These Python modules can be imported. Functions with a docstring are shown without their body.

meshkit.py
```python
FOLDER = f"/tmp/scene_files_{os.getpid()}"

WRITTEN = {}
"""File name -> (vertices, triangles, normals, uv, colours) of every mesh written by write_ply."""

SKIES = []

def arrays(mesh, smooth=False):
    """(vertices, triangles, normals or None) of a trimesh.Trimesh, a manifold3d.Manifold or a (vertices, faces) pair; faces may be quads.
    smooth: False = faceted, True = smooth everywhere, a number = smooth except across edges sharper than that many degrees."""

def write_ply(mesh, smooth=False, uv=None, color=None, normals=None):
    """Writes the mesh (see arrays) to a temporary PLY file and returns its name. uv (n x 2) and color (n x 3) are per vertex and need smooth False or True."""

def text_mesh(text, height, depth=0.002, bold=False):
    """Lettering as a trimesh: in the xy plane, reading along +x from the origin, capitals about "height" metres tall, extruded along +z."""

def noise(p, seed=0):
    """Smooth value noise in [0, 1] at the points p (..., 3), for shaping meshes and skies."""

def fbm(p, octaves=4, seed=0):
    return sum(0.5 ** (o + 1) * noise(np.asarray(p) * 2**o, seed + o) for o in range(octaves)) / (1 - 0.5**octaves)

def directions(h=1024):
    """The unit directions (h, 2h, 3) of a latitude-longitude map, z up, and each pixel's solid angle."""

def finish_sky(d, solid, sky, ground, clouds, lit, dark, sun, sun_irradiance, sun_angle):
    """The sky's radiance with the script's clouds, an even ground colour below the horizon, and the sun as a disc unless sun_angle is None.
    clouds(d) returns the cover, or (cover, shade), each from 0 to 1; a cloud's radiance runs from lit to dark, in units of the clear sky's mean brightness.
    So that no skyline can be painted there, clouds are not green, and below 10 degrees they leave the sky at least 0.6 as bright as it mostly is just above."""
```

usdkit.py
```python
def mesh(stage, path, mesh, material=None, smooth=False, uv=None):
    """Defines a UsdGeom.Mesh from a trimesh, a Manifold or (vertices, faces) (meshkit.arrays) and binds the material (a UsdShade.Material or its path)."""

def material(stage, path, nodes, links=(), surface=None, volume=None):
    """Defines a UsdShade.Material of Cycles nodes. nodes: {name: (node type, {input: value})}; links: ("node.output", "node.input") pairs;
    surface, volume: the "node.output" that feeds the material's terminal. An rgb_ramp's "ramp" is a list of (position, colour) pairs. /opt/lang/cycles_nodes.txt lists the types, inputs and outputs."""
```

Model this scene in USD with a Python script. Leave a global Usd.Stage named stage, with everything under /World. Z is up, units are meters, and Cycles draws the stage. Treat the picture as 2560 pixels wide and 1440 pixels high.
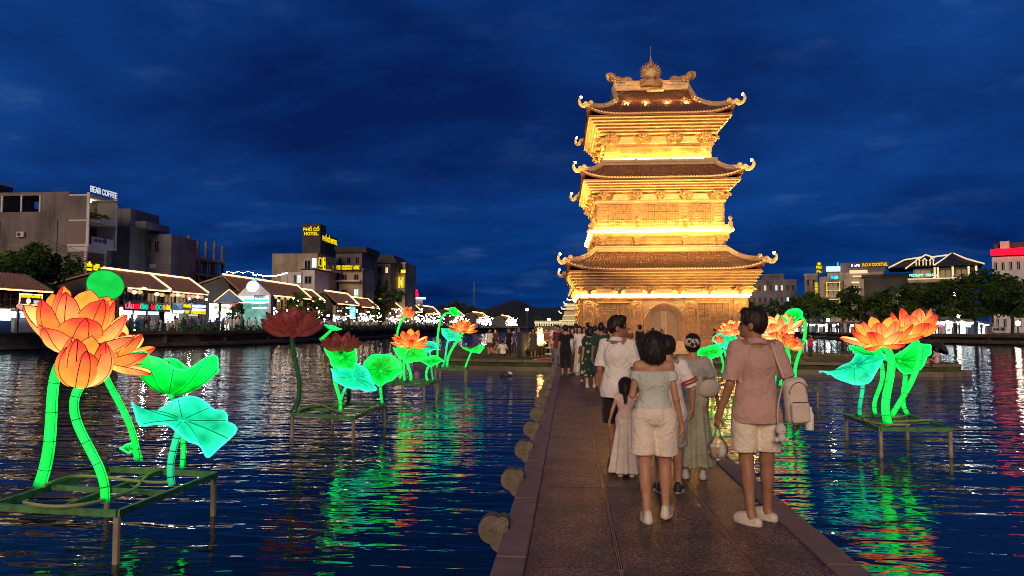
import math, random
import numpy as np, trimesh, usdkit, meshkit
from pxr import Usd, UsdGeom, UsdLux, UsdShade, Gf, Sdf, Vt

stage = Usd.Stage.CreateInMemory()
UsdGeom.Xform.Define(stage, '/World')
UsdGeom.Scope.Define(stage, '/World/Looks')

# ------------------------------------------------------------------ camera, sky, dusk light, exposure
EYE = np.array([0.0, 0.0, 1.6])
F = 1849.0                                   # focal length in pixels of the 2560-wide photograph
YAW, PITCH = math.radians(4.45), math.radians(2.94)
RIGHT = np.array([math.cos(YAW), math.sin(YAW), 0])
HEAD = np.array([-math.sin(YAW), math.cos(YAW), 0])
FWD = HEAD * math.cos(PITCH) + np.array([0, 0, math.sin(PITCH)])
UP = -HEAD * math.sin(PITCH) + np.array([0, 0, math.cos(PITCH)])
cam = UsdGeom.Camera.Define(stage, '/World/camera')
m4 = np.eye(4); m4[0, :3], m4[1, :3], m4[2, :3], m4[3, :3] = RIGHT, UP, -FWD, EYE
cam.AddTransformOp().Set(Gf.Matrix4d(m4.tolist()))
cam.CreateHorizontalApertureAttr(36.0); cam.CreateVerticalApertureAttr(20.25)
cam.CreateFocalLengthAttr(36.0 * F / 2560)
cam.CreateClippingRangeAttr((0.05, 6000.0))
EXPOSURE = 2.0                               # a night exposure, two stops up
GAIN = 2.0 ** -EXPOSURE                      # lamps below are given by how bright they show
cam.CreateExposureAttr(EXPOSURE)

SKY_STRENGTH = 0.13
SUN_EL, SUN_AZ = math.radians(-3.4), math.radians(186)       # the sun has set behind the photographer
sky = UsdLux.DomeLight.Define(stage, '/World/sky')
sky_mat = usdkit.material(stage, '/World/Looks/sky', {
    'sky': ('sky_texture', {'sky_type': 'single_scattering', 'sun_disc': False, 'sun_elevation': SUN_EL, 'sun_rotation': SUN_AZ,
                            'altitude': 100.0, 'air_density': 1.0, 'aerosol_density': 1.0, 'ozone_density': 3.0}),
    'tc': ('texture_coordinate', {}),
    'sep': ('separate_xyz', {}),
    'up': ('math', {'math_type': 'maximum', 'value2': 0.0}),
    'den': ('math', {'math_type': 'add', 'value2': 0.16}),
    'dx': ('math', {'math_type': 'divide'}), 'dy': ('math', {'math_type': 'divide'}),
    'uv': ('combine_xyz', {}),
    'mp': ('mapping', {'scale': (0.85, 1.0, 1.0), 'location': (3.3, 1.7, 0.0), 'rotation': (0, 0, 0.15)}),
    'n1': ('noise_texture', {'scale': 0.95, 'detail': 9.0, 'roughness': 0.6, 'distortion': 0.25}),
    'r1': ('rgb_ramp', {'ramp': [(0.34, (0.0, 0.0, 0.0)), (0.50, (0.40,) * 3), (0.72, (1, 1, 1))]}),
    'n2': ('noise_texture', {'scale': 2.3, 'detail': 6.0, 'roughness': 0.6}),
    'r2': ('rgb_ramp', {'ramp': [(0.55, (0.0, 0.0, 0.0)), (0.78, (1, 1, 1))]}),
    'base': ('mix', {'mix_type': 'mix', 'fac': 0.55, 'color2': (0.008, 0.105, 0.66)}),
    'cl': ('mix', {'mix_type': 'mix', 'color1': (0.42, 0.40, 0.46), 'color2': (1.5, 1.8, 1.38)}),
    'mul': ('mix', {'mix_type': 'multiply', 'fac': 1.0}),
    'wf': ('math', {'math_type': 'multiply', 'value2': 0.26}),
    'wisp': ('mix', {'mix_type': 'mix', 'color2': (0.30, 0.62, 1.15)}),
    'w2': ('math', {'math_type': 'multiply'}),
    'bg': ('background_shader', {'strength': SKY_STRENGTH}),
}, [('tc.generated', 'sep.vector'), ('sep.z', 'up.value1'), ('up.value', 'den.value1'), ('sep.x', 'dx.value1'), ('den.value', 'dx.value2'), ('sep.y', 'dy.value1'),
    ('den.value', 'dy.value2'), ('dx.value', 'uv.x'), ('dy.value', 'uv.y'), ('uv.vector', 'mp.vector'), ('mp.vector', 'n1.vector'), ('mp.vector', 'n2.vector'),
    ('n1.fac', 'r1.fac'), ('n2.fac', 'r2.fac'), ('sky.color', 'base.color1'), ('r1.color', 'cl.fac'), ('base.color', 'mul.color1'), ('cl.color', 'mul.color2'),
    ('r2.color', 'w2.value1'), ('r1.color', 'w2.value2'), ('w2.value', 'wf.value1'), ('wf.value', 'wisp.fac'), ('mul.color', 'wisp.color1'), ('wisp.color', 'bg.color')], surface='bg.background')
UsdShade.MaterialBindingAPI.Apply(sky.GetPrim()).Bind(sky_mat)
sky.GetPrim().SetCustomDataByKey('kind', 'structure'); sky.GetPrim().SetCustomDataByKey('label', 'deep blue dusk sky with thin cloud streaks'); sky.GetPrim().SetCustomDataByKey('category', 'sky')

sun = UsdLux.DistantLight.Define(stage, '/World/dusk_light')
sun.CreateIntensityAttr(0.125); sun.CreateAngleAttr(22.0); sun.CreateNormalizeAttr(True); sun.CreateColorAttr(Gf.Vec3f(1.0, 0.70, 0.44))
sun.AddRotateZOp().Set(-6.0 + 0.0); sun.AddRotateXOp().Set(90 - 20.0)        # from behind the photographer, 20 degrees up
# ------------------------------------------------------------------ helpers
used = {}
def numbered(path):
    n = used.get(path, 0); used[path] = n + 1
    return path if n == 0 else f'{path}_{n:03d}'
def setd(prim, **kw):
    for k, v in kw.items():
        if v: prim.SetCustomDataByKey(k, v)
def thing(name, label, cat, loc=(0, 0, 0), rz=0.0, group=None, kind=None):
    p = numbered('/World/' + name)
    x = UsdGeom.Xform.Define(stage, p); x.AddTranslateOp().Set(Gf.Vec3d(*map(float, loc)))
    if rz: x.AddRotateZOp().Set(math.degrees(rz))
    setd(x.GetPrim(), label=label, category=cat, group=group, kind=kind)
    return p
def obj(name, mesh, mat, parent='/World', smooth=False, uv=None, **kw):
    p = numbered(parent + '/' + name)
    if isinstance(mesh, list): mesh = J(*mesh)
    o = usdkit.mesh(stage, p, mesh, LOOK.get(mat, mat) if isinstance(mat, str) else mat, smooth=smooth, uv=uv)
    setd(o.GetPrim(), **kw)
    return p
def solo(name, mesh, mat, label, cat, group=None, kind=None, smooth=False):
    return obj(name, mesh, mat, smooth=smooth, label=label, category=cat, group=group, kind=kind)
def struct(name, mesh, mat, parent='/World', smooth=False, label=None):
    return obj(name, mesh, mat, parent, smooth=smooth, kind='structure' if parent == '/World' else None, label=label)
def copy_of(src, name, loc, rz=0.0, label=None, cat=None, group=None, scale=1.0):
    p = numbered('/World/' + name)
    x = UsdGeom.Xform.Define(stage, p); x.AddTranslateOp().Set(Gf.Vec3d(*map(float, loc))); x.AddRotateZOp().Set(math.degrees(rz))
    if scale != 1.0: x.AddScaleOp().Set(Gf.Vec3f(*( [scale] * 3 if np.ndim(scale) == 0 else scale)))
    x.GetPrim().GetReferences().AddInternalReference(Sdf.Path(src)); x.GetPrim().SetInstanceable(True)
    setd(x.GetPrim(), label=label, category=cat, group=group)
    return p
# -- pixel rays of the photograph -> real places
def ray(px, py): return FWD + RIGHT * (px - 1280) / F + UP * (720 - py) / F
def atY(px, py, Y): r = ray(px, py); return EYE + r * ((Y - EYE[1]) / r[1])
def atX(px, py, X): r = ray(px, py); return EYE + r * ((X - EYE[0]) / r[0])
def atZ(px, py, Z): r = ray(px, py); return EYE + r * ((Z - EYE[2]) / r[2])
def zAt(py, Y, px=1424): return atY(px, py, Y)[2]
def xAt(px, Y, py=815): return atY(px, py, Y)[0]
# -- shapes as (vertices, triangles)
def tri(f):
    f = np.asarray(f, int)
    return np.vstack([f[:, [0, 1, 2]], f[:, [0, 2, 3]]]) if f.shape[1] == 4 else f
def J(*parts):
    vs, fs, n = [], [], 0
    for v, f in parts:
        vs.append(np.asarray(v, float)); fs.append(tri(f) + n); n += len(v)
    return np.vstack(vs), np.vstack(fs)
BV = np.array([[x, y, z] for x in (-.5, .5) for y in (-.5, .5) for z in (-.5, .5)])
BF = np.array([[0, 1, 3, 2], [4, 6, 7, 5], [0, 4, 5, 1], [2, 3, 7, 6], [0, 2, 6, 4], [1, 5, 7, 3]])
def box(c, s, rz=0.0):
    v = BV * np.asarray(s, float)
    if rz: v = v @ rotz(rz).T
    return v + np.asarray(c, float), BF
def bx(x0, x1, y0, y1, z0, z1): return box(((x0 + x1) / 2, (y0 + y1) / 2, (z0 + z1) / 2), (x1 - x0, y1 - y0, z1 - z0))
def cbox(c, s, ch=0.01, rz=0.0):
    """box with chamfered edges"""
    h = np.asarray(s, float) / 2; ch = min(ch, h.min() * .9)
    v = []
    for sx in (-1, 1):
        for sy in (-1, 1):
            for sz in (-1, 1):
                q = np.array([sx, sy, sz])
                for k in range(3):
                    w = q * (h - ch); w[k] = q[k] * h[k]; v.append(w)
    v = np.array(v)
    hull = trimesh.convex.convex_hull(v)
    v, f = np.array(hull.vertices), np.array(hull.faces)
    if rz: v = v @ rotz(rz).T
    return v + np.asarray(c, float), f
def rotz(a): c, s = math.cos(a), math.sin(a); return np.array([[c, -s, 0], [s, c, 0], [0, 0, 1.0]])
def rotx(a): c, s = math.cos(a), math.sin(a); return np.array([[1.0, 0, 0], [0, c, -s], [0, s, c]])
def roty(a): c, s = math.cos(a), math.sin(a); return np.array([[c, 0, s], [0, 1.0, 0], [-s, 0, c]])
def tf(m, R=None, t=(0, 0, 0), s=1.0):
    v = np.asarray(m[0], float) * s
    if R is not None: v = v @ np.asarray(R).T
    return v + np.asarray(t, float), m[1]
def unit(v): v = np.asarray(v, float); return v / (np.linalg.norm(v) + 1e-12)
def frames(p):
    p = np.asarray(p, float); t = np.gradient(p, axis=0); t /= np.linalg.norm(t, axis=1, keepdims=True) + 1e-12
    a = np.zeros_like(p); ref = np.array([0, 0, 1.0]) if abs(t[0, 2]) < .9 else np.array([1.0, 0, 0])
    a[0] = unit(np.cross(t[0], ref))
    for i in range(1, len(p)):
        w = a[i - 1] - t[i] * (a[i - 1] @ t[i]); a[i] = unit(w)
    return t, a, np.cross(t, a)
def tube(p, r, n=8, cap=True, flat=1.0):
    p = np.asarray(p, float); t, a, b = frames(p)
    ang = np.arange(n) * 2 * np.pi / n
    r = np.broadcast_to(np.asarray(r, float), (len(p),))
    v = p[:, None] + r[:, None, None] * (np.cos(ang)[None, :, None] * a[:, None] + flat * np.sin(ang)[None, :, None] * b[:, None])
    i, j = np.meshgrid(np.arange(len(p) - 1), np.arange(n), indexing='ij')
    f = tri(np.stack([i * n + j, (i) * n + (j + 1) % n, (i + 1) * n + (j + 1) % n, (i + 1) * n + j], -1).reshape(-1, 4))
    v = v.reshape(-1, 3)
    if cap:
        k = len(v); v = np.vstack([v, p[:1], p[-1:]]); L = (len(p) - 1) * n
        c0 = np.array([[k, (q + 1) % n, q] for q in range(n)]); c1 = np.array([[k + 1, L + q, L + (q + 1) % n] for q in range(n)])
        f = np.vstack([f, c0, c1])
    return v, f
def bar(a, b, w, h=None, up=(0, 0, 1)):
    """square bar from a to b"""
    a, b = np.asarray(a, float), np.asarray(b, float); h = h or w; t = unit(b - a)
    s = np.cross(t, up); s = unit(s) if np.linalg.norm(s) > 1e-6 else np.array([1.0, 0, 0]); u = np.cross(s, t)
    v = [q + sx * s * w / 2 + sz * u * h / 2 for q in (a, b) for sx in (-1, 1) for sz in (-1, 1)]
    return np.array(v), BF
def lathe(prof, n=16, c=(0, 0, 0)):
    prof = np.asarray(prof, float); ang = np.arange(n) * 2 * np.pi / n
    v = np.stack([prof[:, None, 0] * np.cos(ang), prof[:, None, 0] * np.sin(ang), np.broadcast_to(prof[:, None, 1], (len(prof), n))], -1).reshape(-1, 3)
    i, j = np.meshgrid(np.arange(len(prof) - 1), np.arange(n), indexing='ij')
    f = np.stack([i * n + j, i * n + (j + 1) % n, (i + 1) * n + (j + 1) % n, (i + 1) * n + j], -1).reshape(-1, 4)
    return v + np.asarray(c, float), tri(f)
def ball(c, r, n=10, sc=(1, 1, 1)):
    a = np.linspace(-np.pi / 2, np.pi / 2, n // 2 + 2)
    m = lathe(np.stack([np.cos(a) * r, np.sin(a) * r], 1), n)
    return m[0] * np.asarray(sc) + np.asarray(c, float), m[1]
def grid(P, close_u=False):
    """(nu, nv, 3) points -> surface"""
    P = np.asarray(P, float); nu, nv = P.shape[:2]
    i, j = np.meshgrid(np.arange(nu if close_u else nu - 1), np.arange(nv - 1), indexing='ij')
    f = np.stack([i * nv + j, ((i + 1) % nu) * nv + j, ((i + 1) % nu) * nv + j + 1, i * nv + j + 1], -1).reshape(-1, 4)
    return P.reshape(-1, 3), tri(f)
def prism(poly, axis_o, ux, uy, n, depth):
    """2-D polygon extruded: point = o + x ux + y uy, then depth along n"""
    from shapely.geometry import Polygon
    m = trimesh.creation.extrude_polygon(Polygon(poly), depth, engine='earcut')
    v = np.array(m.vertices)
    return np.asarray(axis_o) + v[:, :1] * np.asarray(ux) + v[:, 1:2] * np.asarray(uy) + v[:, 2:] * np.asarray(n), np.array(m.faces)
def spline(pts, n=16):
    from scipy.interpolate import CubicSpline
    pts = np.asarray(pts, float); s = np.concatenate([[0], np.cumsum(np.linalg.norm(np.diff(pts, axis=0), axis=1))])
    if len(pts) == 2: return pts[0] + np.linspace(0, 1, n)[:, None] * (pts[1] - pts[0])
    return CubicSpline(s, pts)(np.linspace(0, s[-1], n))
def letters(text, h, o, ux, uy, n, depth=0.06, bold=True, width=None, center=False):
    m = meshkit.text_mesh(text, 1.0, 1.0, bold); v = np.array(m.vertices)
    x0, x1 = v[:, 0].min(), v[:, 0].max(); v[:, 0] -= x0
    sx = h if width is None else width / (x1 - x0)
    if center: v[:, 0] -= (x1 - x0) / 2
    return np.asarray(o) + v[:, :1] * sx * np.asarray(ux) + v[:, 1:2] * h * np.asarray(uy) + v[:, 2:] * depth * np.asarray(n), np.array(m.faces)

# ------------------------------------------------------------------ materials
LOOK = {}
def M(name, col, rough=0.7, var=0.25, scale=6.0, bump=0.0, bscale=None, metal=0.0, spec=0.4, obj_var=0.0, coord='geo'):
    """plain surface with uneven colour"""
    lo, hi = tuple(np.clip(np.array(col) * (1 - var), 0, 1)), tuple(np.clip(np.array(col) * (1 + var), 0, 1))
    nodes = {'g': ('geometry', {}), 'n': ('noise_texture', {'scale': scale, 'detail': 5.0, 'roughness': 0.6}),
             'r': ('rgb_ramp', {'ramp': [(0.3, lo), (0.7, hi)]}), 'p': ('principled_bsdf', {'roughness': rough, 'metallic': metal, 'specular_ior_level': spec})}
    links = [('g.position', 'n.vector'), ('n.fac', 'r.fac')]
    src = 'r.color'
    if obj_var:
        nodes['oi'] = ('object_info', {}); nodes['mr'] = ('map_range', {'to_min': 1 - obj_var, 'to_max': 1 + obj_var}); nodes['h'] = ('hsv', {'value': 1.0})
        links += [('oi.random', 'mr.value'), ('mr.result', 'h.value'), (src, 'h.color')]; src = 'h.color'
    links.append((src, 'p.base_color'))
    if bump:
        nodes['nb'] = ('noise_texture', {'scale': bscale or scale * 4, 'detail': 6.0}); nodes['b'] = ('bump', {'strength': bump, 'distance': 0.02})
        links += [('g.position', 'nb.vector'), ('nb.fac', 'b.height'), ('b.normal', 'p.normal')]
    LOOK[name] = usdkit.material(stage, '/World/Looks/' + name, nodes, links, surface='p.BSDF'); return name
def E(name, col, strength):
    LOOK[name] = usdkit.material(stage, '/World/Looks/' + name, {'e': ('emission', {'color': col, 'strength': strength * GAIN})}, [], surface='e.emission'); return name
def fabric_light(name, ramp, strength, base=(0.5, 0.3, 0.1), mottling=0.35, attr=True):
    """lantern cloth lit from within: printed colour along the piece (primvar st.x), lamp unevenness from noise"""
    nodes = {'u': ('uvmap', {'attribute': 'st'}), 'sx': ('separate_xyz', {}), 'r': ('rgb_ramp', {'ramp': ramp}), 'g': ('geometry', {}),
             'n': ('noise_texture', {'scale': 4.5, 'detail': 2.0}), 'mr': ('map_range', {'from_min': 0.3, 'from_max': 0.7, 'to_min': 1 - mottling, 'to_max': 1 + mottling}),
             'st': ('math', {'math_type': 'multiply', 'value2': strength * GAIN}), 'p': ('principled_bsdf', {'roughness': 0.5, 'specular_ior_level': 0.3}),
             'hs': ('hsv', {'value': 0.45})}
    links = [('u.UV', 'sx.vector'), ('sx.x', 'r.fac'), ('g.position', 'n.vector'), ('n.fac', 'mr.value'), ('mr.result', 'st.value1'), ('r.color', 'p.emission_color'),
             ('r.color', 'hs.color'), ('hs.color', 'p.base_color'), ('st.value', 'p.emission_strength')]
    LOOK[name] = usdkit.material(stage, '/World/Looks/' + name, nodes, links, surface='p.BSDF'); return name
# ------------------------------------------------------------------ setting: water, walkway, island, banks, hills
WATER = -0.6
rng = np.random.default_rng(7)
LOOK['water'] = usdkit.material(stage, '/World/Looks/water', {
    'g': ('geometry', {}), 'm1': ('mapping', {'scale': (0.24, 1.0, 1.0), 'rotation': (0, 0, 0.05)}),
    'n1': ('noise_texture', {'scale': 1.15, 'detail': 2.0, 'roughness': 0.5, 'distortion': 0.5}),
    'm2': ('mapping', {'scale': (0.38, 1.0, 1.0), 'rotation': (0, 0, -0.10)}),
    'n2': ('noise_texture', {'scale': 3.8, 'detail': 2.0, 'roughness': 0.5, 'distortion': 0.3}),
    'a1': ('math', {'math_type': 'multiply', 'value2': 0.075}), 'a2': ('math', {'math_type': 'multiply_add', 'value2': 0.024}),
    'b': ('bump', {'strength': 1.0, 'distance': 1.0, 'filter_width': 0.02}),
    'p': ('principled_bsdf', {'base_color': (0.002, 0.014, 0.016), 'roughness': 0.02, 'ior': 1.33, 'specular_ior_level': 1.0})},
    [('g.position', 'm1.vector'), ('g.position', 'm2.vector'), ('m1.vector', 'n1.vector'), ('m2.vector', 'n2.vector'), ('n1.fac', 'a1.value1'), ('n2.fac', 'a2.value1'),
     ('a1.value', 'a2.value3'), ('a2.value', 'b.height'), ('b.normal', 'p.normal')], surface='p.BSDF')
struct('water', (np.array([[-900, -120, WATER], [900, -120, WATER], [900, 2500, WATER], [-900, 2500, WATER]], float), np.array([[0, 1, 2], [0, 2, 3]])), 'water')
M('mud', (0.03, 0.03, 0.02)); M('earth', (0.05, 0.045, 0.03), var=0.4, scale=1.5)
struct('ground', (np.array([[-3000, -600, -2.5], [3000, -600, -2.5], [3000, 5000, -2.5], [-3000, 5000, -2.5]], float), np.array([[0, 1, 2], [0, 2, 3]])), 'mud')

# polished granite slabs with speckle: glossy grains that flash in the light
def granite(name, lo, hi, rough, fleck):
    LOOK[name] = usdkit.material(stage, '/World/Looks/' + name, {
        'g': ('geometry', {}), 'v': ('voronoi_texture', {'scale': 92.0}), 'sp': ('rgb_to_bw', {}), 'r': ('rgb_ramp', {'ramp': [(0.25, lo), (0.6, hi), (0.9, fleck)]}),
        'n': ('noise_texture', {'scale': 2.2, 'detail': 5.0}), 'nr': ('map_range', {'from_min': 0.3, 'from_max': 0.7, 'to_min': 0.45, 'to_max': 1.45}),
        'h': ('hsv', {}), 'oi': ('object_info', {}), 'om': ('map_range', {'to_min': 0.82, 'to_max': 1.15}), 'mm': ('math', {'math_type': 'multiply'}),
        'bn': ('noise_texture', {'scale': 34.0, 'detail': 4.0}), 'b': ('bump', {'strength': 1.0, 'distance': 0.0055}), 'mix': ('math', {'math_type': 'add'}),
        'p': ('principled_bsdf', {'roughness': rough, 'specular_ior_level': 0.42, 'specular_tint': (1.0, 0.76, 0.58)})},
        [('g.position', 'v.vector'), ('v.color', 'sp.color'), ('sp.val', 'r.fac'), ('g.position', 'n.vector'), ('n.fac', 'nr.value'), ('oi.random', 'om.value'), ('nr.result', 'mm.value1'),
         ('om.result', 'mm.value2'), ('mm.value', 'h.value'), ('r.color', 'h.color'), ('h.color', 'p.base_color'), ('g.position', 'bn.vector'), ('bn.fac', 'mix.value1'), ('sp.val', 'mix.value2'),
         ('mix.value', 'b.height'), ('b.normal', 'p.normal')], surface='p.BSDF')
granite('slab_stone', (0.032, 0.018, 0.014), (0.125, 0.070, 0.050), 0.45, (0.42, 0.25, 0.16))
M('kerb_stone', (0.22, 0.135, 0.095), 0.6, 0.2, 5.0, bump=0.3, bscale=40, obj_var=0.1)
M('scroll_stone', (0.15, 0.125, 0.09), 0.8, 0.35, 9.0, bump=0.6, bscale=45)
M('bridge_side', (0.11, 0.09, 0.075), 0.85, 0.3, 3.0); M('joint', (0.30, 0.16, 0.09), 0.35, 0.2, 8)
WY0, WY1 = -6.0, 37.0
walk = struct('walkway', bx(-0.50, 1.91, WY0, WY1, -0.95, -0.052), 'bridge_side', label='stone causeway of speckled slabs between two pale kerbs')
rows = [WY0, -4.95, -2.47, 0.02, 2.5, 4.99, 7.46, 9.93, 12.4, 14.88, 17.35, 19.8, 22.3, 24.75, 27.2, 29.7, 32.2, 34.6, WY1]
cols = [(-0.30, 0.315), (0.345, 1.185), (1.215, 1.70)]
for y0, y1 in zip(rows[:-1], rows[1:]):
    for (x0, x1) in cols:
        obj('paving_slab', cbox(((x0 + x1) / 2, (y0 + y1) / 2, -0.025 + rng.uniform(-.0015, .0015)), (x1 - x0 - .004, y1 - y0 - .009, .05), .004), 'slab_stone', walk)
for k, x in enumerate((0.33, 1.20)):      # a pair of thin metal strips let into each long joint
    obj('joint_strip', J(bx(x - .012, x - .004, WY0, WY1, -.05, -.0015), bx(x + .004, x + .012, WY0, WY1, -.05, -.0015)), 'joint', walk)
kr = [WY0, -4.2, -2.3, -.4, 1.5, 3.4, 5.15, 6.9, 8.8, 10.7, 12.6, 14.5, 16.4, 18.3, 20.2, 22.1, 24, 26, 28, 30, 32, 34, WY1]
for y0, y1 in zip(kr[:-1], kr[1:]):
    for x0, x1 in ((-.515, -.302), (1.702, 1.92)):
        obj('kerb_stone', cbox(((x0 + x1) / 2, (y0 + y1) / 2, -.035), (x1 - x0, y1 - y0 - .006, .11), .012), 'kerb_stone', walk)
def scroll(y, R=.165):
    """cloud-shaped scroll stone: a big curl and a small one, extruded along the kerb, with a carved spiral on the face"""
    from shapely.geometry import Point
    from shapely.ops import unary_union
    sh = unary_union([Point(0, 0).buffer(.135, 10), Point(.105, .07).buffer(.06, 8), Point(.10, -.02).buffer(.07, 8), Point(.07, -.12).buffer(.09, 8)]).buffer(-.015).buffer(.015).simplify(.003)
    parts = []
    for off, d0, d1 in ((-.02, 0, .02), (0, .02, .20), (-.02, .20, .22)):
        g = sh.buffer(off)
        parts.append(prism(list(g.exterior.coords)[:-1], (0, d0, 0), (1, 0, 0), (0, 0, 1), (0, 1, 0), d1 - d0))
    t = np.linspace(0, 2.4 * 2 * np.pi, 34); r = .10 * np.exp(-t * .16)
    parts.append(tube(np.stack([r * np.cos(t + 1.2), np.full_like(t, -.002), r * np.sin(t + 1.2)], 1), 0.009, 5))
    return tf(J(*parts), t=(-.605, y, .02 + .012 * math.sin(y * 7)), s=.84 + .05 * math.sin(y * 3))
for k in range(17):
    y = 5.75 + 1.9 * k
    obj('scroll_stone', scroll(y), 'scroll_stone', walk)
for y in rows[1:-1]: obj('joint_strip', bx(-.298, 1.70, y - .0042, y + .0042, -.05, -.0025), 'joint', walk)
# joint fillers between slabs come from the bed below (it stays 2 mm lower and dark)

# -- island
M('lawn', (0.055, 0.062, 0.018), 0.95, 0.45, 1.3, bump=0.8, bscale=30); M('rim_stone', (0.16, 0.135, 0.10), 0.8, 0.3, 3.0, bump=0.3); M('plaza', (0.20, 0.14, 0.09), 0.6, 0.25, 2.0)
isl = [(-9.0, 46), (-8.2, 39.5), (-5.5, 37.2), (0, 36.2), (6, 36.0), (11, 35.4), (14.5, 34.2), (16.6, 33.6), (17.6, 34.6), (17.2, 37.5), (16.2, 44), (16.5, 56), (17, 66), (12, 74), (0, 75), (-8, 70), (-11, 58)]
def smooth_poly(p, n=6, it=2):
    from shapely.geometry import Polygon
    p = np.array(p, float)
    for _ in range(it): p = np.stack([.75 * p + .25 * np.roll(p, -1, 0), .25 * p + .75 * np.roll(p, -1, 0)], 1).reshape(-1, 2)
    return p
isl = smooth_poly(isl)
from shapely.geometry import Polygon as SP
def flat_poly(poly, z0, z1): return prism(list(poly), (0, 0, z0), (1, 0, 0), (0, 1, 0), (0, 0, 1), z1 - z0)
island = struct('island', flat_poly(isl, -1.2, -0.18), 'lawn', label='low grassy island with a stone rim')
ring = SP(isl)
outer, inner = ring.buffer(.12), ring.buffer(-.28)
rimp = np.array(outer.exterior.coords)[:-1]; s = np.concatenate([[0], np.cumsum(np.linalg.norm(np.diff(rimp, axis=0), axis=1))])
L_, n_rim = ring.buffer(-.08).exterior.length, 90
for k in range(n_rim):
    a, b = ring.buffer(-.08).exterior.interpolate(L_ * k / n_rim), ring.buffer(-.08).exterior.interpolate(L_ * (k + .985) / n_rim)
    if min(a.y, b.y) > 48: continue
    obj('rim_stone', bar((a.x, a.y, -.13), (b.x, b.y, -.13), .36, .12), 'rim_stone', island)
obj('rim_step', J(*[bar((*np.array(ring.buffer(.22).exterior.interpolate(L_ * k / 60 * 1.02).coords[0]), -.50), (*np.array(ring.buffer(.22).exterior.interpolate(L_ * (k + 1.02) / 60 * 1.02).coords[0]), -.50), .5, .22) for k in range(60)]), 'rim_stone', island)

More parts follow.
